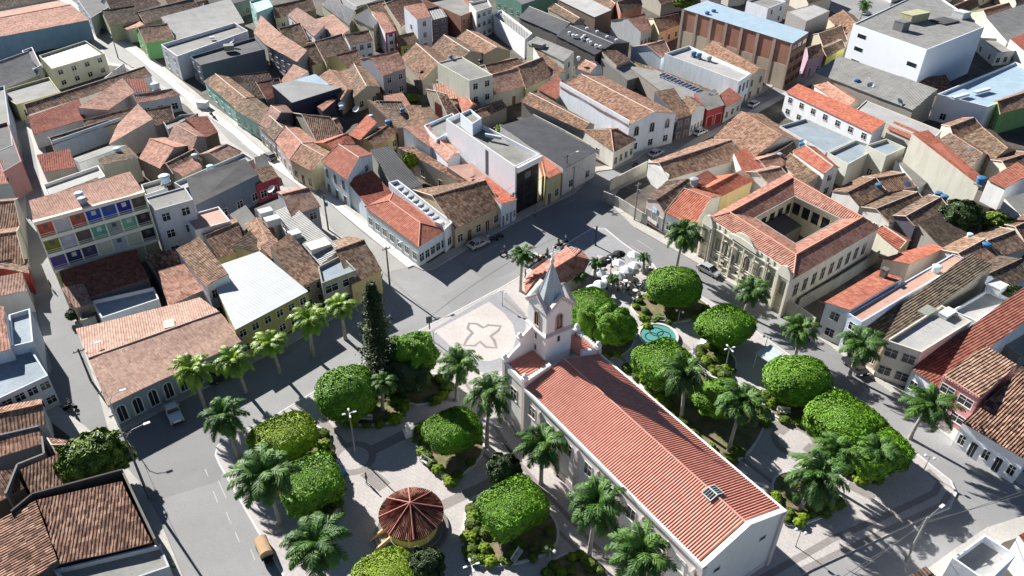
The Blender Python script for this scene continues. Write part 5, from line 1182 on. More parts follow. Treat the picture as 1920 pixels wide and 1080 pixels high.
# ---------------------------------------------------------------- houses
for a in (
 # --- upper left, beyond and along the sloping street
 ('long blue-walled warehouse at the upper left corner with patched pink tiles', 7.5, '-30 28 108 2 166 37 -20 72', 'gA:pink', '7d9aae', '', dict(rise=1.6)),
 ('old tiled house at the top left corner behind the blue-walled warehouse', 6, '-40 -10 95 -30 108 -2 -30 22', 'gA:old', 'a8a298', ''),
 ('grey-green flat block with a recessed front left of the bright street', 6.8, '73 104 160 76 196 100 97 129', 'f:metal', 'c9c9ac', '2:4x2'),
 ('low striped fibre-cement shed below the blue-walled warehouse', 4.6, '-30 132 48 104 74 140 -10 172', 'gA:metal', '8f9089', ''),
 ('stained flat concrete roof with a yellow patch at the left edge', 5, '-5 172 92 144 112 172 30 196', 'f:slab', 'b9b78f', '2:3x1'),
 ('small white roofed box between the shed and the grey-green block', 6, '41 95 60 88 77 122 62 130', 'f:dslab', 'd5d8da', ''),
 ('long narrow house with old tiles and a bright white edge strip', 5.4, '48 198 262 127 283 141 53 213', 'gA:old', 'f0eeea', '', dict(dirt=.1)),
 ('low shed with dull red sheets under the white edge strip', 4.2, '57 230 152 196 160 222 62 252', 's0:red', 'cfc9c0', ''),
 ('steep pink-tiled roof next to the dull red sheets', 5.4, '148 210 232 154 252 172 200 207', 's0:pink', 'c9c4bb', ''),
 ('small red roof with a blue-white wall at the bright street', 5, '236 156 274 156 280 170 254 172', 's0:red', 'cdd3d8', ''),
 ('flat-fronted house with a pale blue side wall and rusty roof', 5, '250 180 310 170 336 178 258 192', 'gA:pink', 'b9c4cb', '2:3x1'),
 ('mottled pink and brown roof left of the steep pink slope', 4.6, '155 226 250 202 262 220 165 246', 'gA:tan', 'b5b0a6', ''),
 ('old roof over the long blue-grey wall at the left', 4.8, '92 258 170 238 226 226 100 270', 'gA:old', 'a3afba', '', dict(par='2')),
 ('plain pink roof plane shaped like a parallelogram', 5.4, '222 232 262 207 290 236 206 270', 's1:pink', 'b8b2a8', ''),
 ('dark old roof between two pink ones left of the bright street', 5, '264 207 320 200 326 224 290 236', 'gA:old', 'a8a29a', ''),
 ('small grey flat roof near the white kerb container', 5.2, '305 228 340 215 371 212 315 242', 'f:slab', '9a9d9d', ''),
 ('pink gable roof pointing at the bright street', 5.6, '315 262 347 230 384 256 360 280', 'gB:pink', '8d8b88', ''),
 ('orange-brown roof with dark eaves at the street below the motorbikes', 5.2, '349 231 390 229 408 246 384 258', 's0:red', '6d6252', '3:2x1'),
 ('cream house front with green shutters high on the right of the bright street', 6, '190 26 248 18 262 38 205 48', 'gA:old', 'b9ba94', '3:3x1'),
 ('small pale pink roof beside the cream house high on the street', 4.8, '225 45 255 38 273 52 240 56', 's1:pink', 'c9c4b2', ''),
 ('big dark fibre-cement roof right of the small pale pink one', 5.6, '306 50 435 14 458 42 328 74', 's0:metal', '77756c', ''),
 ('tan old-tiled roof lying behind the big dark sheet roof', 5.2, '252 26 355 4 372 14 272 44', 'gA:tan', 'a9a38a', ''),
 ('bright green house front with a shaggy tan tile roof', 6, '255 57 308 50 326 72 273 80', 'gA:tan', '6fa466', '3:3x1d', dict(doors='c96a2a')),
 ('flat-roofed house rimmed with a white parapet above the street', 8, '302 84 440 43 465 58 332 106', 'fc:slab', 'd3d6da', '3:2x2', dict(ph=.9)),
 ('dark slate-coloured block in shade behind the teal house fronts', 7.6, '356 106 478 70 496 92 376 122', 'f:dslab', '5a626c', '3:2x2'),  # shade on the walls is put into the dark slate colour
 ('long teal house front with old tiles, upper of the two on the street', 5, '384 152 428 144 478 182 446 206', 'gB:old', '8fc0b4', '3:5x1'),
 ('long teal house front with old tiles, lower of the two on the street', 5, '440 205 480 184 516 212 486 232', 'gB:old', '9ccbc2', '3:4x1'),
 ('pink-roofed house inside the block behind the teal fronts', 5.6, '486 232 535 197 549 212 507 242', 'gB:pink', '6a6670', ''),
 ('big brown roof hollow behind the teal fronts', 4.6, '430 146 482 140 530 178 484 184', 'gA:brown', '8d887e', ''),
 ('grey-white house row with a balcony awning on the street', 5.2, '486 236 520 212 548 240 515 262', 'gB:old', 'b7b5b4', '3:4x1d'),
 ('light pink and tan roof above the awning house', 5.2, '516 262 560 240 596 268 545 300', 'gB:pink', 'bdb8b4', '3:3x1d'),
 ('cream house with tall dark doors at the narrow corner', 5.6, '545 298 590 268 632 292 585 320', 'gB:tan', 'd9cba3', '3:3x1d', dict(doors='2b2623')),
 ('orange roof sliver behind the cream corner house', 5.8, '590 268 640 252 664 268 632 286', 'gA:new', 'c9b892', ''),
 # --- top centre left
 ('light teal building at the top with a small square sign', 8, '468 2 500 -8 512 12 480 24', 'f:blue', '9fc4bb', '3:2x2'),
 ('mossy old-tiled house right of the light teal building', 5, '511 16 580 0 592 18 516 34', 'gA:old', '8f947c', '2:3x1'),
 ('white house with a long pink roof and one small window', 7, '540 28 558 20 610 54 590 68', 's1:pink', 'e1e4e6', '3:3x2 2:1x2'),
 ('pink roof strip at the left of the white house with one small window', 5.6, '476 62 490 38 530 74 500 84', 's1:pink', 'a9a49e', ''),
 ('long pink roof over a grey wall with a row of small windows', 7, '500 84 530 72 577 102 558 116', 's1:pink', '9a9aa0', '3:5x2'),
 ('brown weathered roof between the white house and the long pink roof', 4.6, '514 60 552 48 578 76 540 84', 'gA:old', 'aaa396', ''),
 ('long mossy grey sheet roof running diagonally at the top', 7, '603 8 622 2 668 30 655 48', 's1:char', 'b5b195', ''),
 ('tall cream house with a dark sheet roof and a single window', 8.4, '662 33 690 25 712 44 700 53', 's1:char', 'c3bd9e', '2:1x2'),
 ('house with a pink upper slope and a stained stucco side', 6.8, '592 36 625 32 656 62 632 72', 's1:pink', 'bdb8a8', ''),
 ('white two-storey house with a brown lean roof and pale blue front', 7.2, '640 68 685 60 698 74 656 84', 'gA:tan', 'd4dde4', '2:3x2'),
 ('narrow white house framed in magenta', 8, '698 35 722 38 742 57 722 62', 's0:pink', 'dcd8da', '2:1x3'),
 ('small olive-yellow house right of the magenta-framed one', 4.2, '745 70 770 63 783 80 752 86', 'gA:old', 'a8a455', '2:2x1'),
 ('tall white house with a small pink roof and a square window', 10, '758 22 795 15 808 30 782 37', 's0:pink', 'd9dfe6', '2:1x3 3:1x2'),
 ('brown-grey house with a grey roof beside the tall white one', 8.2, '800 16 826 10 839 31 810 38', 'f:metal', '6e6669', '2:2x3'),
 ('unfinished brick house with a green ground floor', 8.4, '793 -2 860 -16 893 18 864 30', 'f:slab', 'brick', '2:3x2s', dict(doors='3f7f45', ph=1.2)),
 ('pale block with a flat parapet right of the unfinished brick house', 9, '880 6 914 -2 922 12 893 22', 'f:slab', 'd4d5d0', '2:3x3'),
 ('white warehouse with a curved end wall near the top middle', 7, '922 26 940 18 998 62 984 74', 'f:metal', 'eceeee', ''),
 ('old brown roof high up behind the magenta-framed house', 5, '665 20 700 8 744 46 716 48', 'gA:old', 'a9a28f', ''),
 ('old roof and bare beige walls behind the tall white house', 6, '700 10 750 0 800 14 752 50', 'gA:brown', 'b5ae98', ''),
 ('light tan tile roof below the small pink-roofed white house', 4.8, '575 82 625 72 660 98 612 118', 'gA:tan', 'c2bb9a', '2:3x1'),
 ('yellow-stained house with dark doors under the pale blue front', 6, '612 108 650 98 690 118 655 128', 'gA:tan', 'c9bf86', '2:3x1d'),
 ('pale house with a broken roof next to the yellow-stained one', 4.6, '560 92 592 84 612 112 585 122', 'gA:old', 'c9c3a4', ''),
 ('left third of the long mottled tile roof across the centre top', 5, '752 108 810 88 852 122 792 150', 'gB:old', 'a39c8d', ''),
 ('middle third of the long mottled tile roof across the centre top', 5, '810 88 856 72 906 100 854 122', 'gB:old', 'a39c8d', ''),
 ('right third of the long mottled tile roof across the centre top', 5, '856 72 895 60 956 96 906 102', 'gB:tan', 'a39c8d', ''),
 ('two-storey house with a pale pink roof and two front windows', 8, '675 110 734 99 760 127 718 141', 'gA:pink', '8f8f98', '2:2x2'),
 ('tan tiled hip between the two-storey pink-roofed house and the dark wall', 5, '597 144 640 134 664 168 640 186', 'gB:tan', 'b8b19c', ''),
 ('brown tiled slope left of the two-storey pink-roofed house', 5, '640 134 690 127 712 163 664 182', 'gB:old', 'b5ae9a', '2:2x1'),
 ('triangular pink roof among white walls at left centre', 6, '527 152 552 130 580 144 536 162', 's1:pink', 'c9ccd2', ''),
 ('pale blue sheet roof enclosed by white walls at left centre', 6.4, '548 160 592 147 622 162 562 174', 's0:blue', 'd9dde0', '', dict(par='2')),
 ('house with a bright white edge and a black shaded wall', 6.8, '512 172 552 162 640 163 546 192', 's0:pale', '3f4250', ''),  # near-black wall colour paints in its shade
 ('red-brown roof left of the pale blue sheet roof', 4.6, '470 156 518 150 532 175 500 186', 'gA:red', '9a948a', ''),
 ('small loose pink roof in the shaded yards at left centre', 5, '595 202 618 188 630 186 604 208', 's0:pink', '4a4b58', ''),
 ('tan tile roof over the shaded yards', 4.8, '600 238 624 222 642 240 612 256', 'gA:tan', '8f8a80', ''),
 ('new orange-red roof with a pointed corner in the shaded yards', 5.4, '655 252 690 225 708 240 676 262', 's1:new', '9a948a', ''),
 ('long old tiles over the lower shaded yards', 4.6, '548 212 592 226 650 262 596 268', 'gA:old', '9a9488', ''),
 ('brown old roof right below the small orange one', 4.8, '676 262 708 240 745 246 700 274', 'gA:old', 'c2a878', '2:3x1'),
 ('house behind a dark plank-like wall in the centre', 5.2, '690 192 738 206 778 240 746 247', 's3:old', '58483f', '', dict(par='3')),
 ('old brown roof left of the weedy garden', 4.6, '700 192 742 190 766 214 724 210', 'gA:old', 'a39d90', ''),
 ('pale pink roof above the weedy garden', 5, '720 188 755 182 772 200 742 206', 's0:pink', 'b5aea4', ''),
 ('light tan and pink roof right of the blue drum', 4.8, '762 202 790 204 792 214 768 220', 's0:tan', 'a39d90', ''),
 ('brown tiled roof behind the modern white block', 4.8, '765 226 802 202 824 222 784 242', 'gB:old', '9a9488', ''),
 ('tall pale grey-green house with a mint balcony', 10.2, '820 117 866 106 924 140 880 151', 'f:slab', 'd3d4c2', '2:2x3', dict(ph=.3)),
 ('pink tiled house right of the mint balcony', 5.2, '912 142 962 128 1000 156 926 176', 'gA:pink', 'c9c4b2', '2:3x1d'),
 ('pale sunlit tiles behind the pink tiled house at the mint balcony', 5.2, '900 124 948 112 990 126 920 140', 'gA:tan', 'b5b0a2', ''),
 ('pink roofs left under the mint balcony house', 5, '812 166 856 164 870 184 822 184', 's0:pink', 'b2a69b', ''),
 ('red-pink roof directly under the mint balcony house', 5, '856 178 876 166 900 196 872 212', 'gB:new', 'b2a69b', ''),
 ('small box house with a white roof and pink wall', 4.6, '815 196 834 188 858 192 838 204', 's0:tan', 'b2705f', ''),
 ('brown yard roofs between the small box house and the white block', 4, '800 168 812 184 862 214 842 222', 'gA:brown', '8f887b', ''),
 ('ochre side building beside the weedy yard', 4.6, '880 210 930 190 950 200 900 222', 'gA:old', '9c958a', ''),
 # --- top centre
 ('charcoal sheet roof, left one of the big dark pair at the top', 7, '974 32 1010 18 1086 48 1048 64', 'gB:char', '6f6d66', ''),
 ('charcoal sheet roof dotted with white turbine vents', 7.4, '1044 66 1092 48 1180 80 1116 102', 'gB:char', '4f4d4a', '', dict(rise=1.4)),
 ('grey sheet-roofed hall with a tall white front in the centre top', 8, '988 80 1006 74 1076 103 1058 115', 's1:metal', 'c3c3b4', '2:1x2'),
 ('old tiles at the top edge behind the big dark pair', 5, '1028 16 1054 10 1096 38 1076 42', 'gB:old', 'a9a191', ''),
 ('brown-walled shed with a pale ridge at the top edge', 6.6, '1046 -2 1085 -6 1146 26 1116 32', 's1:pale', '6e5f54', ''),
 ('orange and brown tiles at the top edge centre', 5, '1104 -2 1150 -10 1164 12 1140 26', 'gB:old', '9a8f82', ''),
 ('red brick gabled house at the top edge', 6.6, '1150 6 1190 -4 1204 8 1164 24', 'gA:old', 'brick', ''),
 ('white-walled house with a pink ridge roof near the top', 6.2, '1146 38 1192 30 1222 52 1202 60', 'gA:pink', 'c4c6c6', '2:3x1'),
 ('cream house with a rounded yard wall beside the brick warehouse', 5.4, '1212 36 1262 31 1276 44 1236 60', 'gA:old', 'cdc4a4', '2:3x1'),
 ('white house with a red-pink roof above the shiny white hall', 6.2, '1184 88 1232 78 1256 98 1240 108', 'gA:pink', 'cdd7dd', '', dict(par='')),
 ('huge bare brick and stucco warehouse with a pale blue sheet roof', 12.8, '1282 17 1325 3 1516 63 1487 81', 's1:blue', 'brick', '2:3x4b', dict(rise=.3, fr='8a5a48')),
 ('long white hall with a grey roof and blue tanks', 8.8, '1246 101 1292 86 1408 138 1386 153', 'fc:pale', 'dfe6ea', '2:3x2v', dict(ph=.7, doors='3a3c44')),
 ('tiled house with a white gable top right of the long white hall', 7.2, '1318 92 1350 84 1436 132 1404 146', 'gB:tan', 'c5bba8', '2:2x2v'),
 ('brown sheet-roofed house carrying the row of solar panels', 5.6, '1190 116 1236 136 1346 180 1322 192', 's1:old', 'a8986a', '2:2x1'),
 ('long grey-brown shed left of the solar panels', 5, '1178 124 1232 140 1316 186 1272 194', 's1:metal', '8e857b', ''),
 ('white two-storey house with three big arches on the shaded street', 8.6, '1050 160 1128 143 1267 212 1180 234', 'gB:tan', 'dfe5ea', '2:3x2a', dict(rise=1.6, par='3')),
 ('dark narrow house with a balcony between the arches and the white windowed one', 6.6, '1226 186 1262 180 1296 214 1270 222', 's0:old', '56565e', '2:2x2v'),
 ('white house with tall windows and a small brown roof in the shaded street', 6.8, '1272 196 1298 182 1322 200 1298 212', 'gB:old', 'd9dee0', '2:4x1'),
 ('shop with a red front in the shaded street', 5.4, '1300 184 1340 176 1358 196 1326 206', 's0:slab', 'a8484e', '2:2x1s', dict(doors='7a1c24')),
 ('pale shop next to the red front', 5, '1348 184 1366 170 1392 182 1360 200', 's0:new', 'cfc8c0', '2:3x1'),
 ('long house of mottled brown tiles in the centre top with a rust wall', 5, '978 190 1008 174 1114 234 1094 244', 'gB:old', 'a5a095', ''),
 ('flat red tile slope left of the white arches house', 5.2, '1008 166 1046 150 1056 168 1044 186', 's1:red', 'a5a095', ''),
 ('tiny pink-roofed white house between big dark roofs and long white hall', 6, '1080 127 1114 115 1130 127 1106 136', 'gB:pink', 'd0d4d4', ''),
 ('grey house with a brown lean roof right of the tiny pink-roofed one', 6.4, '1128 106 1150 98 1182 112 1156 122', 's0:brown', 'aaa696', '2:1x2'),
 ('grey yards and low sheds behind the white arches house', 4, '1126 124 1170 116 1210 140 1176 150', 's0:slab', '8e8b84', ''),
 ('yellowish old tile roof with green shutters left of the tall white front', 5.2, '958 126 1000 112 1034 142 986 164', 'gA:tan', 'c6c8a4', '2:4x1d', dict(doors='3c6a40')),
 ('mixed tan tiles behind the tall white front', 5, '1000 104 1046 108 1060 136 1032 146', 's0:tan', 'd2d2c8', '2:2x1'),
 ('cream corner house with a three-sided brown tile roof', 5, '1094 244 1160 240 1190 262 1151 284', 'hA:old', 'd6d2c6', '2:4x1 3:1x1'),
 ('big charcoal-roofed shed right of the modern white block', 7.2, '938 240 1000 222 1119 281 1056 316', 's0:char', 'cdcbc6', '2:2x1', dict(rise=.5)),
 ('modern white block with a black glass front', 10.4, '836 224 862 212 1012 290 966 313', 'fc:slab', 'e9ebee', '', dict(dirt=.1, ph=.9)),
 ('square stair tower on top of the modern white block', 12.2, '863 213 882 204 903 221 886 232', 'f:slab', 'dde3ea', '', dict(dirt=.1)),
 ('lower white wing at the back of the modern white block', 8, '795 235 848 212 868 232 818 262', 'f:slab', 'd9dfe8', '', dict(dirt=.15)),
 ('slim dark slot building beside the orange roof and the black glass front', 6, '1006 300 1020 296 1032 318 1016 330', 's0:new', 'b9b59a', ''),
 ('small yellow-green house with an orange gable beside the black glass front', 6.6, '1012 292 1024 294 1052 324 1024 340', 's3:new', 'b9b28a', '2:2x1d'),
 ('white house with a pink roof behind the creeper, upper one', 6.4, '757 250 800 240 830 262 806 276', 's0:pink', 'dfe9ea', ''),
 ('white house with a pink roof and a small window against the modern block', 6.6, '800 262 828 257 862 287 839 302', 'gB:pink', 'dfe5ea', '3:2x1'),
 ('pink terrace below the white house against the modern block', 5, '838 322 886 315 912 332 888 347', 's0:pslab', 'd5c3b5', ''),
 ('house with blue doors and a new red tile roof', 5.2, '888 346 912 332 968 375 940 389', 's3:new', 'cfd6dc', '2:4x1d', dict(doors='2a4f9a')),
 ('long weathered tile strip running down beside the creeper', 4.8, '745 280 772 275 898 350 878 354', 's3:brown', 'b5b0a4', '3:4x1'),
 ('wide old-tiled house with a cream front left of the blue doors', 5, '776 356 882 340 938 384 853 428', 'gA:old', 'b9aa8c', '2:5x1d'),
 ('two-storey end of the white corner house with an orange tiled roof', 7.6, '604 302 670 273 697 290 650 335', 'gB:new', 'cfdde4', '3:3x2v 2:2x2'),
 ('white corner house with a new orange hip roof at the street corner', 5, '686 388 738 362 835 430 784 462', 'hB:new', 'd3dfe4', '3:7x1 2:5x1b', dict(rise=1.3)),
 ('low red-tiled link between the two orange roofs of the corner house', 4.4, '650 350 700 332 735 362 690 388', 's0:red', 'cfdde4', ''),
 ('narrow white wing carrying a row of eight grey water tanks', 5.8, '728 342 746 337 848 416 834 430', 'f:pale', 'dfe3e6', '2:1x1', dict(dirt=.2)),
 ('grey fibre-cement shed behind the row of tanks', 4, '696 302 732 294 792 346 746 362', 's0:char', 'a09c92', ''),
 # --- left block
 ('dark red sunken roof beside the long blue-grey wall', 4, '72 300 134 288 142 312 82 322', 's0:red', 'a39d93', ''),
 ('white-walled strip with three dark windows and a curled tile roof', 6.2, '188 310 240 277 258 296 196 320', 's3:old', 'b3b2a0', ''),
 ('white wall with small dark windows left of the curled tile roof', 5.6, '138 298 205 274 240 278 150 312', 's2:slab', 'e0e2e2', '2:4x1'),
 ('wide curved pink roof right of the curled tile roof', 5.2, '262 296 310 258 360 272 300 314', 'gB:pink', '8d857c', ''),
 ('old dark tiles above the long white parapet', 4.6, '304 306 352 282 380 298 326 326', 'gA:old', '8d857c', ''),
 ('pink tile patch above the long white parapet', 5, '324 322 365 300 378 311 340 330', 's0:pink', 'a39d93', ''),
 ('red and pink roof at the bend left of the bright street', 5.2, '374 290 402 277 450 284 416 302', 'gA:pink', 'a39d93', ''),
 ('long flat strip roof with a white parapet', 6.2, '326 342 456 286 476 298 344 354', 'f:pale', 'b9bbb8', ''),
 ('flat white roof left of the balconied block', 6, '80 346 184 310 197 330 92 372', 'f:pale', 'e5e3de', ''),
 ('tan tile strip between the white roof and the balconied block', 5.6, '86 374 184 337 200 346 96 382', 's0:tan', 'd9d4ca', ''),
 ('grey block with two square windows right of the balconied block', 10, '272 371 346 350 362 374 288 395', 'f:slab', 'b9bcc0', '2:2x3', dict(ph=.25)),
 ('grey terraces behind the block with two square windows', 9, '264 346 302 335 314 352 272 366', 'f:slab', 'c9c9c4', ''),
 ('dark grey curved hall roof in the middle of the left block', 7, '352 344 462 308 484 326 366 384', 's0:dslab', '6e7784', '2:4x1'),  # blue-grey wall colour includes the shade on it
 ('red-walled shed with a brown roof beside the black carport', 5, '462 328 510 316 521 330 480 346', 's0:old', 'a84048', '2:2x1'),
 ('black carport at the kerb of the bright street', 3, '478 302 498 297 508 314 484 322', 's0:dslab', '4a4a4a', ''),
 ('pale pink slab roof with a white side wall in the left block', 7.4, '343 406 410 387 432 414 366 432', 'f:pslab', 'e5e3df', '', dict(ph=.3)),
 ('house of broken tan tiles and rubble beside the pale pink slab', 5, '372 436 440 410 458 462 410 484', 'gA:tan', 'b9b3a6', ''),
 ('small grey yard roof right of the broken tan tiles', 4.6, '432 410 462 392 480 410 456 432', 's0:slab', 'b5b2ac', ''),
 ('white-walled house with a red tile roof and a long slot skylight', 8, '332 466 376 450 430 520 388 536', 's1:old', 'e3e3e0', '2:2x2'),
 ('white metal-roofed shop with an olive front behind the palms', 6.5, '390 510 488 476 576 545 440 617', 's0:white', 'b3ab74', '2:6x2', dict(rise=.5, fr='ecebe4')),
 ('large dull red roof below the balconied block', 4.4, '112 512 256 470 278 520 130 568', 's0:red', '9a948a', '', dict(rise=.3)),
 ('lit orange end of the dull red roof at the left-hand street', 4.3, '118 548 160 540 174 567 140 576', 's0:pink', 'b09a84', ''),  # sunlit end painted with lighter tiles, the shaded rest in dull red
 ('smooth blue-grey slab roof above the longest red roof', 4.2, '172 564 288 538 298 560 190 596', 'f:bslab', 'd9d9d6', ''),
 ('rough pink tiles wedged between the slab and the slot-skylight house', 4.8, '300 520 366 500 386 540 314 572', 's0:pink', 'b5afa6', ''),
 ('dark tiles in the shaded gap left of the slot-skylight house', 4.2, '274 490 330 476 346 506 298 522', 's0:brown', '8a867e', ''),
 ('longest red roof at left with a pale weathered upper slope and arched shop doors', 5.0, '146 618 374 560 454 637 204 757', 'gA:pinkpale', '8f9aa2', '2:9x1a 3:3x1', dict(rise=1.1, fr='c9cdd0')),
 ('long grey sheet roof with white roof boxes between tiled houses', 6.8, '518 396 546 386 640 472 602 496', 's1:metal', 'c3c7c9', '3:3x2'),
 ('grey yard roof at the top of the long grey sheet roof', 5.4, '478 398 526 378 548 388 520 408', 's0:slab', 'c9cdcf', ''),
 ('two-storey house with brown and pale pink roof bands by the bright street', 7.4, '520 360 562 351 598 386 546 402', 'gA:pink', '8f9aa4', '2:2x2'),
 ('dark brown shaggy roof right of the white metal roof', 6, '510 482 546 455 610 515 560 540', 's0:old', 'a59c90', '2:2x2'),
 ('old orange-tan tiles above the small pink slope', 5.4, '462 420 502 412 520 448 488 468', 'gB:tan', 'b5afa6', ''),
 ('small clean pink slope between shaggy brown roofs', 5.8, '489 466 516 450 534 465 508 484', 's0:pink', 'a9a39a', ''),
 ('old tiled house with a cream balustrade by the street pole', 5.4, '612 456 656 443 714 506 659 531', 'gA:tan', 'c9ba84', '2:4x1v', dict(doors='b9a86a')),
 ('grey house front with balconies left of the cream balustrade', 7.2, '596 500 640 478 668 506 603 531', 'f:bslab', '9c9a90', '2:2x2b', dict(ph=.5)),
 ('shaded tile-roofed house behind the white metal roof', 5, '436 470 470 440 498 466 488 476', 's0:dark', 'a9a39a', ''),
 # --- left edge
 ('blue-grey house with a red wall at the left edge', 7, '-60 180 8 160 24 272 -40 300', 'f:slab', 'a9b3bb', '', dict()),
 ('building with a red side wall at the left edge', 7.6, '-30 240 14 228 40 302 6 322', 'f:dslab', 'a8807c', ''),
 ('small pink roof and grey wall at the left edge', 5.4, '-40 316 15 312 17 342 -40 350', 's0:pink', '9aa3aa', ''),
 ('long striped tan tile roof at the left edge, upper half', 5, '-70 378 32 372 36 424 -70 436', 'gA:tan', 'b9b5a8', ''),
 ('long striped tan tile roof at the left edge, lower half', 5, '-70 440 34 426 44 494 -70 512', 'gA:tan', 'b9b5a8', ''),
 ('small house with a red-brown end wall at the left edge', 4.8, '-30 504 20 494 48 486 52 512', 's0:tan', '8a3a34', ''),
 ('pink-red tile roof in the left corner above the white modern house', 5, '-40 534 44 518 50 544 -40 560', 's0:pink', 'c9c4b8', ''),
 ('white modern house with terraces at the left edge', 8, '-40 586 14 592 20 652 -40 668', 's0:pink', 'cfd6dc', ''),
 ('pale upper terrace of the white modern house', 7.4, '16 590 56 578 62 640 20 650', 'f:bslab', 'cfd6dc', '', dict(ph=.7)),
 ('lower terrace of the white modern house with dark windows', 6.2, '-40 664 50 640 90 704 -30 760', 'f:bslab', 'c9d0d6', '2:5x2b'),
 ('striped yellowish-brown roof at the lower left', 5.4, '-60 772 76 750 84 792 -60 832', 'gA:tan', 'b9bdc0', ''),
 ('striped roof strip under a grey gutter wall at the lower left', 5, '-60 838 76 806 82 828 -60 872', 's0:tan', '6f7680', '', dict(par='0')),
 ('dull brown tiled hip by the yellow-green tree', 5, '92 822 158 830 170 852 116 864', 'gA:brown', '6f7680', ''),
 ('brown ribbed roof panel next to the yellow-green tree', 5, '42 888 114 858 130 902 56 922', 's0:brown', '66615c', ''),
 ('red-brown ribbed roof at the left edge above the largest dark roof', 5, '-60 900 30 888 44 912 -60 968', 's0:brown', '66615c', ''),
 ('right plane of the big dark ribbed tile roof at the bottom left', 6, '72 944 231 908 283 1014 113 1054', 's0:brown', '58534e', '', dict(rise=.5, par='0')),
 ('left plane of the big dark ribbed tile roof at the bottom left', 6, '-110 1030 70 946 111 1056 -70 1180', 's1:brown', '58534e', '', dict(rise=.5)),
 ('stained grey flat roof at the bottom left corner', 5.6, '100 1068 300 1020 318 1062 150 1120', 'f:slab', 'b9bcbe', ''),
 # --- right block, between the shaded street and the right-hand road
 ('old sagging tile roof with a white end wall beside the shaded street', 5, '1216 305 1332 262 1404 292 1254 334', 'gA:tan', 'd9d9d4', '', dict(par='3')),
 ('wide old tiled roof right of the sagging one', 5, '1340 256 1428 214 1506 266 1412 296', 'gB:tan', 'cfc9bc', ''),
 ('dark brown hipped house with posters on its pale front', 5.2, '1213 373 1252 340 1322 352 1247 396', 'gA:brown', 'c6b8b2', '3:3x1s', dict(doors='8a8784')),
 ('clean orange-red roof over a pale shop front behind the tall palm', 5.2, '1249 397 1310 354 1352 366 1302 422', 'gB:new', 'd6d9da', '3:3x1d'),
 ('orange roofs running back from the clean orange-red one', 5.4, '1306 354 1346 330 1410 338 1352 366', 'gA:new', 'd9c79c', ''),
 ('flat red roof square behind the orange roofs', 5.4, '1374 296 1396 286 1430 312 1392 322', 's0:new', 'c9c4ba', ''),
 ('orange-brown roof with a grey tank behind the dark brown hipped house', 5.6, '1290 344 1326 326 1360 344 1338 354', 's0:red', 'c9c4ba', ''),
 ('pale pink roof between the sagging roof and the courtyard wings', 5, '1352 340 1392 322 1412 334 1384 348', 's0:pink', 'd9d6d0', ''),
 ('pink and white roofs at the back of the courtyard wings', 5.2, '1398 322 1440 312 1482 336 1440 344', 'gA:pink', 'd9d6d0', ''),
 ('pink roof with a side slope left behind the courtyard building', 5.2, '1404 298 1446 286 1476 306 1440 318', 'gA:pink', 'c9c4ba', ''),
 ('orange mottled tiles right of the wide old tiled roof', 5, '1428 290 1476 262 1496 288 1470 308', 'gA:old', 'c9c4ba', ''),
 ('old tiles between the courtyard building and the white red-roofed house', 5, '1466 304 1492 290 1548 330 1512 346', 'gB:old', 'c2bba8', ''),
 ('white house with an orange front roof and an open porch', 7.4, '1488 284 1530 278 1572 314 1546 324', 'gB:new', 'eceae6', '2:1x2'),
 ('blue-grey slab terrace house behind the long red roof', 6.2, '1462 236 1510 222 1602 262 1548 286', 'f:bslab', 'bfc2c0', ''),
 ('pale blue terrace with a beige garden wall', 8, '1624 272 1662 260 1698 276 1662 292', 'f:bslab', 'c6c4b6', '3:1x1'),
 ('grey-blue flat roof with a white box left of the pale blue terrace', 6.4, '1552 286 1604 262 1648 276 1590 308', 'f:bslab', 'cdccc2', ''),
 ('long white house with a bright red roof strip', 7.2, '1474 172 1496 160 1660 232 1636 249', 's1:new', 'e9ebec', '3:7x2', dict(rise=.4)),
 ('cream slab roof beside the bright red roof strip', 6.4, '1604 206 1624 188 1766 245 1746 264', 'f:pale', 'cfc9bd', '', dict(ph=.2)),
 ('small orange roof below the cream slab', 5.6, '1664 240 1676 232 1746 262 1736 272', 's1:new', 'cfc9bd', ''),
 ('pink patched roofs between the red strip and the long grey sheet', 5.2, '1528 160 1572 162 1612 192 1588 200', 'gB:pink', 'd3cfc8', ''),
 ('long grey sheet-roofed hall in front of the big white building', 7.2, '1528 135 1570 118 1753 182 1712 206', 's1:metal', '9c988e', ''),
 ('big white building with slanted strip windows, tallest on the right', 13.6, '1600 45 1740 -20 1846 50 1738 93', 'f:metal', 'e6eaee', '', dict(dirt=.08, ph=.3, rise=.4)),
 ('red-brown low roof in the shade below the big white building', 4, '1716 158 1770 150 1790 170 1742 182', 's0:brown', '8e857b', ''),
 ('white and pale blue modern building with rooftop ducts', 8, '1758 176 1904 116 1990 150 1852 200', 'f:blue', 'eceef0', '3:2x1', dict(dirt=.15)),
 ('green-walled house with tan tiles at the right edge', 6.8, '1858 190 1920 166 1970 186 1876 212', 'gA:tan', '86a868', '3:2x1'),
 ('tan patched roofs between the cream slab and the green-walled house', 5, '1766 234 1802 222 1842 240 1790 262', 'gA:tan', 'b9b3a6', ''),
 ('long bare grey wall building with a red tile cap', 9, '1702 274 1732 268 1842 332 1836 348', 's0:new', 'c2bfb0', ''),
 ('old tiles behind the long bare grey wall, left part', 5.4, '1752 268 1802 256 1852 290 1822 312', 'gB:tan', 'b9b3a6', ''),
 ('old tiles behind the long bare grey wall, right part', 5.4, '1810 256 1862 246 1904 282 1862 300', 'gB:old', 'b9b3a6', ''),
 ('mottled roof at the right edge over a shaded courtyard', 5.4, '1856 300 1904 284 1950 310 1894 326', 'gA:old', 'b9b3a6', ''),
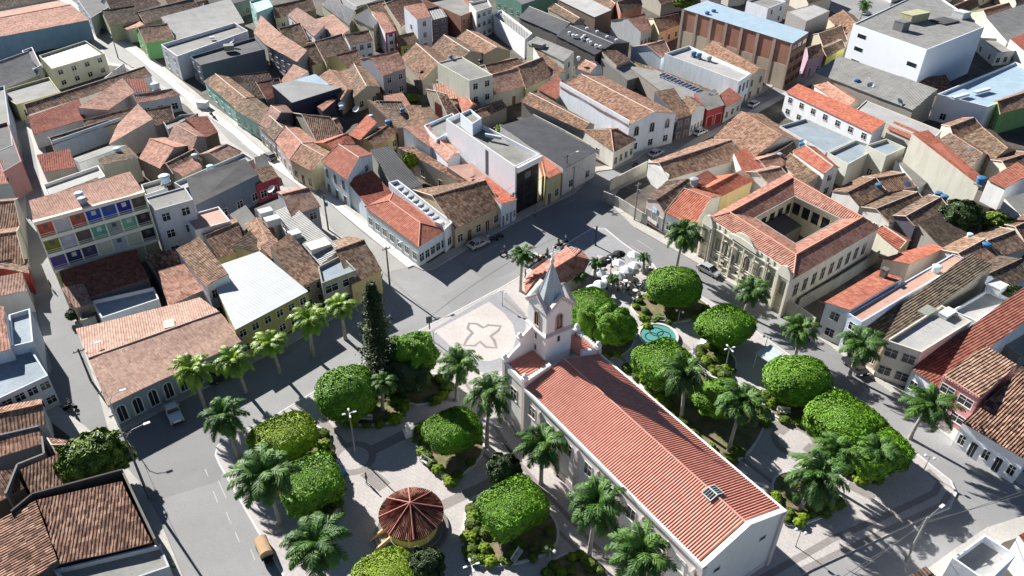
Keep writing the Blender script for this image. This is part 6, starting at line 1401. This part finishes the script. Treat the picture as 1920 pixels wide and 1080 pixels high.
 ('white cube house with an orange roof at the right edge', 6, '1853 336 1902 316 1934 336 1886 352', 's1:new', 'e3e4e4', ''),
 ('old tile wing, left of three behind the courtyard building', 5, '1562 358 1620 330 1664 356 1612 386', 'gA:old', 'e3e1db', '3:3x1'),
 ('old tile wing, middle one with a blue drum', 5, '1618 332 1668 322 1716 350 1664 358', 'gA:tan', 'cfc9bd', ''),
 ('sunken old tiles, front one of three behind the courtyard building', 4.6, '1612 388 1690 358 1742 386 1668 418', 'gA:old', 'e3e1db', '3:4x1'),
 ('broad tan tile roof beside the dark round tree', 5.6, '1676 404 1740 366 1780 392 1716 424', 'gA:tan', '6a6874', '2:2x1'),
 ('rough pale sheet roof with a white wall left of the long bare grey wall', 5, '1676 312 1704 300 1752 330 1722 352', 's0:slab', 'e0deda', ''),
 ('small red-brown roof at the right tip of the courtyard building', 4.6, '1644 432 1664 426 1706 450 1686 466', 'gB:red', 'c2bfae', ''),
 ('orange roof in the yard right of the courtyard building', 5, '1656 486 1748 458 1770 470 1704 500', 's2:new', 'c2a88e', ''),
 ('dark mossy rough roof in the shade behind the broad tan one', 4.4, '1716 430 1782 400 1850 440 1770 470', 's0:dark', '8e8b84', ''),
 ('orange-roofed half of the long white house by the right-hand road', 7.4, '1549 568 1650 508 1690 526 1592 586', 's2:new', 'e6e6e4', '3:1x2', dict(rise=.4)),
 ('pink slab half of the long white house by the right-hand road', 7.4, '1592 588 1786 476 1815 486 1616 604', 'f:pslab', 'c3d0e2', '3:1x2', dict(ph=.15)),
 ('dark mossy ribbed roof beside the pink slab', 5, '1614 628 1800 518 1842 540 1652 652', 's1:dark', 'cdbfa6', '3:3x1d'),
 ('white flat-roofed two-storey house with a glass balcony', 7.8, '1662 638 1766 572 1822 602 1728 660', 'f:pale', 'd9d2c2', '3:2x2b', dict(ph=.5)),
 ('white rooftop terraces behind the glass balcony house', 7, '1784 582 1852 542 1898 560 1832 602', 'f:pale', 'dfe3e6', ''),
 ('long red-brown tile roof right of the glass balcony house', 5, '1712 690 1925 565 1965 600 1758 722', 's1:red', 'd6dce0', '3:2x1'),
 ('tiled house framed by a pink parapet with an open veranda', 7.4, '1768 704 1846 650 1906 688 1836 746', 's1:tan', 'c48a88', '3:2x2b', dict(rise=.3, par='3')),
 ('white ornate house front with striped brown tiles at the right edge', 5.2, '1806 790 1925 700 2010 760 1925 860', 's1:brown', 'e9ecef', '3:5x1d', dict(doors='2b2f36')),
 ('tan and orange tile roofs right of the dark mossy rough roof, left one', 5.4, '1764 468 1812 444 1870 478 1822 506', 'gA:tan', 'b9b3a6', ''),
 ('tan and orange tile roofs right of the dark mossy rough roof, right one', 5.4, '1820 446 1868 426 1925 462 1874 480', 'gA:tan', 'b9b3a6', ''),
 ('broad tan tiles at the right edge above the white terraces', 5.8, '1824 508 1876 480 1945 512 1880 538', 'gA:old', 'b9c3d2', ''),
 ('dark tiles at the right edge beside the low green tree', 5, '1880 420 1916 404 1960 430 1920 450', 'gA:old', 'b9b3a6', ''),
 ('white wall house at the right edge below the white cube', 5, '1880 380 1930 366 1970 390 1920 410', 's0:slab', 'dddbd6', ''),
 ('grey slatted pergola roof behind the pink-framed house', 4.6, '1852 634 1892 606 1948 640 1912 668', 's0:metal', '8e8b84', ''),
 ('shaded tile roof under the pink-framed house', 4.4, '1840 748 1912 692 1960 720 1890 790', 's0:brown', '8a8680', ''),
 ('white house with a scalloped parapet in the bottom right corner', 6, '1786 1046 1846 1002 1906 1040 1852 1092', 'f:pale', 'e6e8ea', '', dict(ph=1.0)),
 ('red striped roof at the bottom right edge', 5, '1906 1010 1950 985 2010 1030 1950 1060', 's0:red', 'dddedf', ''),
 ('tan striped roof peeking in at the bottom right', 4.6, '1704 1084 1732 1066 1770 1094 1730 1125', 's0:tan', 'cfcdc6', ''),
 # --- top right
 ('white flat roof on a grey block left of the big white building', 9, '1476 21 1525 8 1556 20 1512 40', 'f:pale', '8c8a86', '', dict(ph=.1)),
 ('old tiled roofs left of the big white building, upper', 5, '1554 34 1600 28 1622 52 1586 66', 'gB:old', 'b0a794', ''),
 ('old tiled roofs left of the big white building, lower', 5, '1516 66 1560 52 1588 76 1546 94', 'gA:old', 'a39a88', ''),
 ('yellow-green shop front between the warehouse and the big white building', 6, '1530 92 1568 76 1584 88 1550 106', 'gA:old', 'b5b45a', '2:3x1d'),
 ('mauve house front beside the brick warehouse end', 6.4, '1506 92 1526 84 1546 102 1516 110', 'gA:brown', 'a58a9a', '2:2x1d'),
 ('white house at the top edge beyond the blue sheet roof', 8, '1400 2 1436 -10 1474 2 1440 16', 'f:slab', 'dcdde4', '2:2x2'),
 ('tan patched roofs at the top right, upper', 5, '1822 22 1868 10 1906 26 1856 42', 'gA:tan', 'b5bfa4', ''),
 ('mint green yard walls at the top right', 4.6, '1772 16 1820 -2 1836 10 1792 32', 'gA:old', '9fc0a0', ''),
 ('grey sheet roof right of the big white building', 6, '1842 48 1918 22 1980 48 1888 78', 's0:metal', 'c9c6be', ''),
 ('long low shop with a white sign band and dark doors on the far street', 5, '1836 70 1882 72 1925 92 1870 98', 'f:slab', 'd9d7d2', '3:2x1 2:4x1'),
 ('orange-roofed white building at the top right edge', 5.4, '1890 84 1930 68 1980 88 1930 104', 's0:new', 'dcd9d2', '2:4x1'),
 ('grey hall at the top edge right', 5, '1690 -22 1740 -40 1790 -18 1750 -6', 's0:metal', 'bdbab2', ''),
 ('green-fronted long building at the top edge in the middle', 6.4, '930 -12 1010 -38 1060 -20 978 8', 's0:metal', '6a9484', '3:4x1'),
 ('grey-walled tiled block at the top edge right of the brick gable', 5, '1200 -12 1260 -28 1300 -8 1240 8', 'gA:old', 'a8a094', ''),
 ('old roofs at the top edge behind the cream house with the rounded wall', 5, '1290 -20 1360 -40 1400 -14 1330 -2', 'gA:tan', 'a8a094', ''),
 ('old roofs at the top edge left of the unfinished brick house', 5, '600 -30 680 -50 720 -10 640 4', 'gA:old', 'a8a094', ''),
 ('grey block at the top edge above the magenta-framed house', 7, '640 -6 690 -20 720 -4 668 12', 'f:slab', 'cfd2d4', '2:3x2'),
 ('dark roof at the top edge left of the light teal building', 6, '380 -10 440 -28 470 -2 410 14', 's0:char', '8d8b84', '2:3x1'),
 ('mixed roofs at the top edge above the big dark sheet roof', 5.4, '290 -8 360 -26 400 -4 320 16', 'gA:tan', 'c9bfb0', ''),
 ('white buildings at the top edge beside the bright street', 6, '190 4 250 -16 300 6 214 28', 'gA:brown', 'dadbd8', '3:3x2'),
 ('small tiled house at the top edge left of the distant palm', 5, '1484 -12 1530 -26 1560 -6 1516 6', 'gA:old', 'b9b2a2', ''),
 ('white low shop at the top edge beyond the far street', 5, '1640 -34 1690 -50 1730 -30 1676 -16', 'f:pale', 'dedcd6', '2:3x1'),
 ('long tiled roof at the very top left corner', 5, '-60 -34 60 -70 90 -40 -30 -8', 'gA:tan', 'b5b0a2', ''),
 ('rusty tiled roofs at the top right corner', 5, '1870 -16 1930 -34 1970 -12 1906 6', 'gA:old', 'b9b2a2', ''),
 ('pale tiled house at the top edge beside the mint yard walls', 5, '1800 -30 1850 -46 1884 -24 1836 -8', 'gA:tan', 'cfc9ba', '2:2x1'),
 ('grey barred building at the upper end of the bright street', 7, '140 -8 185 -24 205 12 170 34', 'f:dslab', 'b9bfc2', '3:3x2'),
):
    kw = dict(a[6]) if len(a) > 6 else {}
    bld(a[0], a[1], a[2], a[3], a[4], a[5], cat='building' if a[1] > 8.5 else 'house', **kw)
# ---------------------------------------------------------------- balconied apartment block at the left
cs = [P(x, y, 13) for x, y in ((57, 385), (246, 330), (268, 358), (63, 414))]
apt = bld('four-storey cream apartment block with rows of coloured balcony bays at the left', 13, '57 385 246 330 268 358 63 414', 's0:pinkpale', 'e2ddca', '', cat='building', rise=.8, name='apartment_block')
cx_, cy_ = apt['_c']; o_ = Vector((cx_, cy_, .14)); a_, c_ = cs[3], cs[2]; dd = c_ - a_; dd.z = 0; AL = dd.length; dd.normalize(); nn_ = Vector((dd.y, -dd.x, 0))
if nn_.dot(a_ - o_) < 0: nn_ = -nn_
def AF(s, q, z): return Vector((a_.x, a_.y, 0)) + dd * s + nn_ * q + Vector((0, 0, z)) - o_
def abx(b, s0, s1, q0, q1, z0, z1): b.hexa([AF(s0, q0, z0), AF(s1, q0, z0), AF(s1, q1, z0), AF(s0, q1, z0), AF(s0, q0, z1), AF(s1, q0, z1), AF(s1, q1, z1), AF(s0, q1, z1)])
CR_ = wall('ece6d0', .3); bays = [['6a4a90', '30345c', '4a4560', 'c9c8a8', 'b9bcbc', 'c4c2a4', '37312e'], ['8c8430', 'b9b0bc', '6b5a50', '6aa68c', '9aa49c', '7ab090', '3a3230'], ['c85a3a', 'c9bcc0', 'b8604c', '2c4fa8', '3458b0', '2a2f8c', '5a5040']]
nb = 7; bw_ = AL / nb
for r in range(3):
    z = 3.9 + r * 3.05
    b = MB(); abx(b, -.1, AL + .1, .002, .6, z - .42, z); abx(b, -.1, AL + .1, .54, .6, z + .3, z + .36); abx(b, -.1, AL + .1, .54, .6, z + .62, z + .68); b.build('balcony', CR_, apt)
    b = MB(); abx(b, -.1, AL + .1, .002, .3, z + 2.3, z + 2.62); b.build('fascia', CR_, apt)
    for k in range(nb + 1): b = MB(); abx(b, k * bw_ - .1, k * bw_ + .1, .003, .5, z + .01, z + 2.29); b.build('divider', flat('e6e2cf'), apt)
    for k in range(nb):
        b = MB(); abx(b, k * bw_ + .12, (k + 1) * bw_ - .12, .004, .06, z + .02, z + 2.29); w_ = b.build('bay_wall', flat(bays[r][k], .7), apt)
        b = MB(); abx(b, k * bw_ + .9, k * bw_ + 1.6, .062, .1, z + 1.2, z + 1.95); b.build('window', flat('c5c3bc' if k % 2 else '5a5c63'), w_)
for k in range(nb): b = MB(); abx(b, k * bw_ + .15, (k + 1) * bw_ - .15, .004, .08, .1, 3.0); b.build('garage_panel', flat(['b4b47c', 'c4c4a4', 'b9bca8', 'aab07c', 'b0b488', 'b9bc9a', 'a9a98c'][k], .8), apt)
b = MB(); abx(b, -.15, AL + .15, -.3, .7, 12.75, 13.05); b.build('eave_slab', wall('e9d8c4', .3), apt)

# ---------------------------------------------------------------- big white building: strip windows, roof structures
bw = [o for o in sc.objects if o.get('label', '').startswith('big white building')][0]
K = [P(x, y, 13.6) for x, y in ((1600, 45), (1740, -20), (1846, 50), (1738, 93))]
for s, z in ((.84, 10.6), (.84, 7.0), (.12, 8.2), (.84, 3.4)): opening(bw, K[3], K[0], s, z, 3.0, 1.1, 'slot', 'b9c0c6')
opening(bw, K[3], K[0], .12, 3.2, 3.4, 1.9, 'shutter', 'c9ced2', '9aa0a4')
def boxon(px, z, sx, sy, sz, rz, m, name, label, cat):
    if z < 9: z *= .86
    p = P(px[0], px[1], z); b = MB(); b.box((0, 0, 0), sx, sy, sz, 0, 0); b.box((0, 0, sz), sx + .15, sy + .15, .12); o = b.build(name, m, None, (p.x, p.y, z - .05)); o.rotation_euler = (0, 0, R(rz)); tag(o, label, cat); return o
BX = flat('c3c6c4', .7)
for a in (((1712, 38), 13.4, 8, 4, 2.2, 30, wall('b5b290', .6), 'roof_shed', 'long pale yellow roof shed on top of the big white building', 'shed'), ((1688, 56), 13.4, 3, 3, 2.4, 30, wall('77797b', .5), 'roof_cabin', 'grey machinery cabin on the edge of the big white building roof', 'cabin'),
          ((1770, 40), 13.4, 7, 5, .25, 30, MT['dslab'], 'roof_deck', 'dark square deck on the big white building roof', 'deck'), ((1800, 33), 13.4, 3.5, 3.5, 1.8, 30, BX, 'roof_cabin', 'pale stair cabin near the far corner of the big white building roof', 'cabin'),
          ((500, 408), 6.6, 2.2, 1.6, 1.5, 35, BX, 'roof_box', 'white box on the grey sheet roof, furthest from the square', 'roof box'), ((512, 420), 6.6, 2.4, 1.6, 1.2, 35, BX, 'roof_box', 'white box on the grey sheet roof, second furthest from the square', 'roof box'), ((553, 444), 6.9, 1.8, 1.6, .9, 35, BX, 'roof_box', 'small white box halfway down the long grey sheet roof', 'roof box'), ((598, 466), 6.9, 3.4, 2.4, .9, 35, flat('e6e0cc'), 'roof_hatch', 'cream raised hatch near the lower end of the grey sheet roof', 'roof hatch'),
          ((1775, 590), 7.4, 2.6, 1.3, .5, 35, BX, 'roof_box', 'white raised box on the white flat-roofed house', 'roof box'), ((1865, 545), 7, 2.4, 2.0, 1.2, 35, BX, 'roof_cabin', 'white cabin on the terraces above the long red-brown roof', 'cabin'), ((1738, 585), 7.4, 2.6, 1.5, .3, 35, flat('8f9284'), 'roof_recess_cover', 'grey flat cover on the white flat-roofed house', 'roof box'),
          ((1655, 520), 7.5, .9, .9, 1.6, 35, wall('6e6a64', .6), 'chimney_box', 'grey chimney box on the ridge of the long white house', 'chimney'), ((430, 93), 7.6, 2.6, 2.2, 1.3, 20, wall('8f9080', .6), 'roof_cabin', 'small olive-grey cabin at the end of the flat roof rimmed with white', 'cabin'), ((398, 72), 7.5, 1.2, .9, .4, 20, BX, 'roof_hatch', 'pale hatch in the middle of the flat roof rimmed with white', 'roof hatch'),
          ((925, 258), 10.2, 3.6, .4, .5, -25, BX, 'air_duct', 'white duct lying on the modern white block roof', 'duct'), ((318, 610), 5.9, 1.3, 1.8, .3, 25, flat('b9b79a'), 'roof_hatch', 'pale hatch on the weathered slope of the longest red roof', 'roof hatch'), ((1010, 88), 8.2, 3.5, 2.2, 1.0, -35, wall('8f8f88', .6), 'roof_cabin', 'grey hump on the hall with the tall white front', 'cabin'),
          ((824, 421), 5.6, 1.2, 1.0, .6, -35, BX, 'air_conditioner', 'white air conditioner unit at the end of the tank row', 'air conditioner'), ((1800, 182), 7.8, 6, 1, .5, 30, flat('c9d3da'), 'roof_duct', 'pale duct on the white and pale blue modern building, left', 'duct'), ((1840, 172), 7.8, 6, 1, .5, 30, flat('c9d3da'), 'roof_duct', 'pale duct on the white and pale blue modern building, right', 'duct'), ((1370, 8), 9, 5, 4, 2.5, 20, wall('b9b2a4', .5), 'stair_cabin', 'stucco cabin beyond the pale blue warehouse sheet', 'cabin')):
    boxon(*a)
# water tanks
TKM = {'blue': flat('3f7199', .55), 'grey': flat('9aa3a8', .6), 'dark': flat('22252a', .5), 'pale': flat('b9cdd9', .6)}
_tk = {}
def tank(px, z, col, host, r=.62):
    if z < 9: z *= .86
    p = P(px[0], px[1], z + .7)
    g = thing('water_tank', '%s water tank %s' % (col, host), 'water tank', (p.x, p.y, z - .25), random.random() * 6, 'water tanks on the roofs')
    if col not in _tk:
        b = MB(); b.lathe((0, 0, .3), [(0, 0), (.8, 0), (.9, .5), (1, 1.3), (1.05, 1.32)], 16); t1 = b.build('tank_body', TKM[col], data=True)
        b = MB(); b.lathe((0, 0, 1.6), [(1.1, 0), (1.1, .12), (.85, .3), (.3, .38), (0, .38)], 16); t2 = b.build('lid', TKM[col], data=True)
        b = MB(); b.box((0, 0, 0), 1.8, 1.8, .3); t3 = b.build('stand', wall('9a9892', .6), data=True); _tk[col] = (t1, t2, t3)
    for n_, m_ in zip(('tank_body', 'lid', 'stand'), _tk[col]): link(n_, m_, g)
    r *= .85; g.scale = (r, r, r)
for a in (((845, 104), 10.2, 'blue', 'on the tall house with the mint balcony'), ((902, 113), 5.6, 'dark', 'on the sunlit tiles right of the mint balcony house', .75), ((822, 150), 5, 'blue', 'left of the tall house with the mint balcony'), ((790, 133), 5.2, 'dark', 'on the mottled roof left of the pale grey-green house'), ((754, 204), 5, 'blue', 'beside the weedy garden'), ((728, 228), 5.4, 'blue', 'beside the new orange-red roof', .8), ((640, 198), 5, 'pale', 'in the shaded yards at left centre'), ((695, 216), 4.8, 'pale', 'against the dark plank-like wall'),
          ((1301, 100), 8.4, 'blue', 'on the long white hall, left one', .85), ((1311, 103), 8.4, 'blue', 'on the long white hall, right one', .85), ((1330, 108), 8.4, 'grey', 'on the long white hall beside the two blue ones', .8), ((1338, 20), 12.6, 'blue', 'on the brick warehouse, nearer the sheet roof', .8), ((1326, 24), 12.6, 'blue', 'on the brick warehouse, nearer its corner', .8), ((976, 112), 5.4, 'dark', 'left of the tall white front'), ((1606, 152), 7, 'blue', 'on the long grey sheet-roofed hall', .9),
          ((148, 364), 13.1, 'pale', 'on the balconied block, upper one', .8), ((154, 374), 13.1, 'grey', 'on the balconied block, lower one', .8), ((309, 336), 9.2, 'pale', 'on the grey terraces behind the balconied block', 1.1), ((394, 313), 6.2, 'pale', 'on the long strip roof, left one', .8), ((428, 314), 6.2, 'grey', 'on the long strip roof, right one', .8), ((738, 308), 4.2, 'dark', 'on the grey shed behind the row of tanks', .8), ((1504, 269), 6.2, 'blue', 'above the white house with an open porch', .7), ((1648, 346), 5.4, 'blue', 'on the middle old tile wing', .7),
          ((1760, 363), 5, 'blue', 'at the foot of the long bare grey wall, left one', .8), ((1771, 369), 5, 'blue', 'at the foot of the long bare grey wall, right one', .8), ((1840, 338), 9.3, 'blue', 'at the end of the long bare grey wall', 1), ((1822, 282), 5.8, 'blue', 'on the old tiles behind the long bare grey wall', .8), ((1757, 502), 7.3, 'pale', 'large one on the pink slab roof', .85), ((1850, 459), 5.8, 'blue', 'on the tan tiles near the right edge', .8), ((1820, 438), 5.4, 'pale', 'between the tan tiles near the right edge', .6), ((219, 280), 6.4, 'pale', 'on the curled tile roof of the left block', .8), ((365, 292), 5.2, 'grey', 'beside the wide curved pink roof', .8), ((1302, 340), 6, 'grey', 'on the orange-brown roof near the sagging roof', 1.0), ((1462, 289), 5.6, 'grey', 'behind the courtyard building', .7), ((292, 163), 5.6, 'pale', 'on the small red roof at the bright street', 1.2), ((1770, 182), 4.4, 'dark', 'in the shade by the big white building', .8)):
    tank(*a)
for i in range(8):
    t = i / 7; tank((751 + 66 * t, 353 + 56 * t), 5.0, 'grey', 'in the row of eight, number %s from the back' % ['one', 'two', 'three', 'four', 'five', 'six', 'seven', 'eight'][i], .78)
# satellite dishes
def dish(px, z, host):
    if z < 9: z *= .86
    p = P(px[0], px[1], z + .5); g = thing('satellite_dish', 'round satellite dish ' + host, 'satellite dish', (p.x, p.y, z - .3), R(random.uniform(0, 360)), 'satellite dishes on the roofs')
    b = MB(); b.tube([(0, 0, 0), (0, 0, .7)], .05, 5); b.build('mast', GALV, g)
    b = MB(); b.lathe((0, 0, 0), [(0, 0), (.4, .06), (.7, .2), (.85, .34)], 14); o = b.build('reflector', flat('c4c8cb', .5), g, (0, 0, .7)); o.rotation_euler = (R(35), 0, 0)
for a in (((436, 78), 8, 'on the flat roof rimmed with white'), ((380, 10), 6, 'on the tan roof at the top left'), ((640, 197), 5, 'beside the pale tank in the shaded yards'), ((510, 355), 6.4, 'beside the brown and pink banded house'), ((668, 205), 5.2, 'at the edge of the black shaded yards'), ((1632, 160), 7.4, 'on the long grey hall, left one'), ((1686, 190), 7.4, 'on the long grey hall, right one'), ((1118, 120), 6, 'near the tiny pink-roofed house'), ((808, 160), 5, 'left of the tall mint balcony house'), ((1700, 345), 5.4, 'above the sunken old tiles'), ((1505, 268), 6.4, 'over the orange mottled tiles'), ((1625, 150), 7.2, 'by the blue tank on the long grey hall'), ((888, 332), 5.4, 'on the pink terrace by the modern block')):
    dish(*a)
# turbine vents and solar panels
VM = None
for i, (x, y) in enumerate(((1068, 60), (1082, 66), (1092, 70), (1103, 74), (1108, 78), (1118, 84), (1126, 86), (1120, 58), (1139, 68), (1156, 74), (1101, 52), (1085, 107), (1075, 65), (1096, 66))):
    p = P(x, y, 7.8)
    if VM is None:
        b = MB(); b.lathe((0, 0, 0), [(.3, 0), (.3, .4), (.5, .5), (.55, .8), (.4, 1.05), (0, 1.12)], 12); VM = b.build('turbine_vent', flat('e6e6e4', .4), data=True)
    o = link('turbine_vent', VM, None, (p.x, p.y, 6.9)); tag(o, 'white turbine vent on the charcoal sheet roof at the top', 'roof vent', 'turbine vents on the charcoal roof')
SPN, _, b_ = _mat('solar_cell_blue'); b_.inputs['Base Color'].default_value = (.02, .03, .06, 1); b_.inputs['Roughness'].default_value = .2
for i in range(13):
    t = i / 12; p = P(1242 + 84 * t, 140 + 38 * t, 5.5); q = P(1242 + 84 * (t + .1), 140 + 38 * (t + .1), 5.5); rz = math.atan2(q.y - p.y, q.x - p.x)
    b = MB(); b.hexa([(-.62, -1.2, 0), (.62, -1.2, 0), (.62, 1.2, .35), (-.62, 1.2, .35), (-.62, -1.2, .05), (.62, -1.2, .05), (.62, 1.2, .4), (-.62, 1.2, .4)], 0); b.face([(-.55, -1.1, .07), (.55, -1.1, .07), (.55, 1.1, .395), (-.55, 1.1, .395)], 1)
    o = b.build('solar_panel', [flat('b9bdc0'), SPN], None, (p.x, p.y, 5.35)); o.rotation_euler = (0, 0, rz); tag(o, 'dark framed solar panel in the row on the brown sheet roof', 'solar panel', 'row of solar panels')
# ---------------------------------------------------------------- free-standing garden and yard walls
def yardwall(px, h, hexc, label, t=.22, gate=None):
    b = MB(); p = [P(x, y, h) for x, y in px]
    for a, c in zip(p, p[1:]):
        d = (c - a); d.z = 0; d.normalize(); n_ = Vector((-d.y, d.x, 0)) * t / 2
        b.hexa([Vector((v.x, v.y, 0)) for v in (a - n_, c - n_, c + n_, a + n_)] + [Vector((v.x, v.y, h)) for v in (a - n_, c - n_, c + n_, a + n_)])
    o = b.build('yard_wall', wall(hexc, .8)); tag(o, label, 'wall')
for a in (([(1132, 358), (1160, 370), (1214, 404)], 2.3, 'b5b3aa', 'low grey street wall of the walled lot beside the dark brown hipped house'), ([(1144, 338), (1214, 302)], 2.6, 'c4c0b4', 'stained wall between the shaded street and the walled lot'), ([(1000, 214), (1060, 245), (1108, 272)], 3.4, 'b9b8ae', 'long stained white wall behind the big charcoal-roofed shed'), ([(1566, 318), (1658, 290)], 3.4, 'c6c1a8', 'beige garden wall below the pale blue terrace'), ([(1500, 348), (1566, 318)], 3, 'c6c1a8', 'beige yard wall behind the courtyard building'),
          ([(905, 232), (930, 250), (960, 238)], 2.4, 'a9a79c', 'wall of the weedy yard behind the modern white block'), ([(1680, 312), (1760, 372)], 3, 'e6e5e0', 'white zigzag wall beside the rough pale sheet roof'), ([(1858, 392), (1905, 440)], 2.6, 'c9c7bc', 'pale wall beside the low green tree'), ([(148, 560), (152, 600), (178, 592)], 2.6, 'a9a79c', 'wall of the small shrub yard above the longest red roof'), ([(1476, 560), (1500, 575), (1530, 596)], 3.0, 'd2ccb8', 'cream gate wall between the courtyard building and the white house'),
          ([(1500, 560), (1570, 520), (1650, 470)], 2.6, 'a5a396', 'wall along the passage right of the courtyard building'), ([(196, 146), (232, 118)], 2.4, 'c9cac4', 'low wall by the bright street below the grey-green block'), ([(640, 150), (700, 175), (745, 176)], 3, '58483f', 'dark wall below the two-storey house with two front windows'), ([(228, 880), (254, 935), (290, 1010)], 5.8, '6e6a66', 'tall weathered grey wall along the right of the bottom-left roofs'), ([(20, 958), (60, 925), (228, 880)], 6.0, '4a4744', 'dark parapet wall behind the bottom-left roofs'), ([(10, 925), (32, 870), (82, 850), (78, 818)], 5.2, '7d7a76', 'grey stepped gutter wall between the lower-left brown roofs')):
    yardwall(*a)

# black glass front of the modern block, brick warehouse bands
def front(label, K, e, parts):
    o = [x for x in sc.objects if x.get('label', '') == label][0]; c0 = Vector(o['_c'][:]).to_3d(); a, c = K[e], K[(e + 1) % 4]; d = c - a; d.z = 0; L_ = d.length; d.normalize(); n_ = Vector((d.y, -d.x, 0))
    if n_.dot(Vector((a.x, a.y, 0)) - c0) < 0: n_ = -n_
    for nm, s0, s1, o0, o1, z0, z1, m in parts:
        b = MB(); f = lambda s, q, z: Vector((a.x, a.y, 0)) + d * s * L_ + n_ * q - c0 + Vector((0, 0, z - .14))
        b.hexa([f(s0, o0, z0), f(s1, o0, z0), f(s1, o1, z0), f(s0, o1, z0), f(s0, o0, z1), f(s1, o0, z1), f(s1, o1, z1), f(s0, o1, z1)]); b.build(nm, m, o)
K = [P(x, y, 10.4) for x, y in ((836, 224), (862, 212), (1012, 290), (966, 313))]; DK = flat('1b1c20', .3, 0, .5)
front('modern white block with a black glass front', K, 2, [('glass_front', .06, .94, .003, .12, .2, 9.3, DK), ('canopy', 0, 1, .003, .7, 9.31, 10.39, WHT), ('mullion', .34, .36, .121, .2, .2, 9.3, flat('3a3c42')), ('mullion', .64, .66, .121, .2, .2, 9.3, flat('3a3c42')), ('floor_band', .06, .94, .121, .16, 3.2, 3.4, flat('34363c')), ('floor_band', .06, .94, .121, .16, 6.3, 6.5, flat('34363c')), ('painted_interior_light', .38, .62, .13, .15, 6.9, 8.2, flat('6a6c70'))])  # grey panel paints light from inside onto the black glass
front('modern white block with a black glass front', K, 3, [('painted_wall_recess', .36, .40, .003, .03, 4.5, 9.8, flat('55585e'))])  # recess is only a dark strip on the wall, shade in its colour
K = [P(x, y, 12.8) for x, y in ((1282, 17), (1325, 3), (1516, 63), (1487, 81))]
front('huge bare brick and stucco warehouse with a pale blue sheet roof', K, 3, [('stucco_band', 0, 1, .003, .12, .1, 6.6, wall('b9aa96', .5))] + [('pier', i / 7 - (.012 if i else 0), i / 7 + .012, .121, .25, .1, 12.6, wall('a8988a', .5)) for i in range(8)])
K = [P(x, y, 5.2 * .86) for x, y in ((1213, 373), (1252, 340), (1322, 352), (1247, 396))]
front('dark brown hipped house with posters on its pale front', K, 3, [('banner', .38, .62, .1, .16, 2.9, 3.9, flat('b9d2e4')), ('banner', .3, .85, .1, .16, .3, 1.2, flat('d8e2e4')), ('banner_stripe', .3, .85, .161, .17, .3, .5, flat('b8434a'))])

hs = [P(x, y, 8 * .86) for x, y in ((698, 35), (722, 38), (742, 57), (722, 62))]; MG = flat('a83a80', .6)
front('narrow white house framed in magenta', hs, 2, [('painted_frame', 0, .14, .003, .08, .2, 6.8, MG), ('painted_frame', .86, 1, .003, .08, .2, 6.8, MG), ('painted_frame', .141, .859, .003, .08, 6.2, 6.8, MG)])
K = [P(x, y, 7.6 * .86) for x, y in ((-30, 240), (14, 228), (40, 302), (6, 322))]
front('building with a red side wall at the left edge', K, 1, [('red_panel', .1, .98, .003, .1, 2.6, 6.2, flat('8c2a30'))])

for a in (((222, 110), (400, 236), 6.0, 'thin cable along the bright pavement of the sloping street, upper span'), ((400, 236), (616, 432), 6.4, 'thin cable along the bright pavement of the sloping street, lower span'), ((731, 536), (962, 405), 6.6, 'thin cable in front of the corner building and the old-tiled house'), ((207, 767), (171, 715), 5.4, 'short cable beside the long red-roofed building'), ((280, 935), (207, 767), 5.6, 'cable from the nearest pole up the left-hand street'), ((1074, 363), (1189, 413), 6.6, 'cable crossing the mouth of the shaded street'), ((1424, 565), (1600, 668), 6.4, 'cable past the palms along the right-hand road')):
    cable(P(*a[0]).xy.to_3d() + Vector((0, 0, a[2])), P(*a[1]).xy.to_3d() + Vector((0, 0, a[2])), a[3], .6, .022)
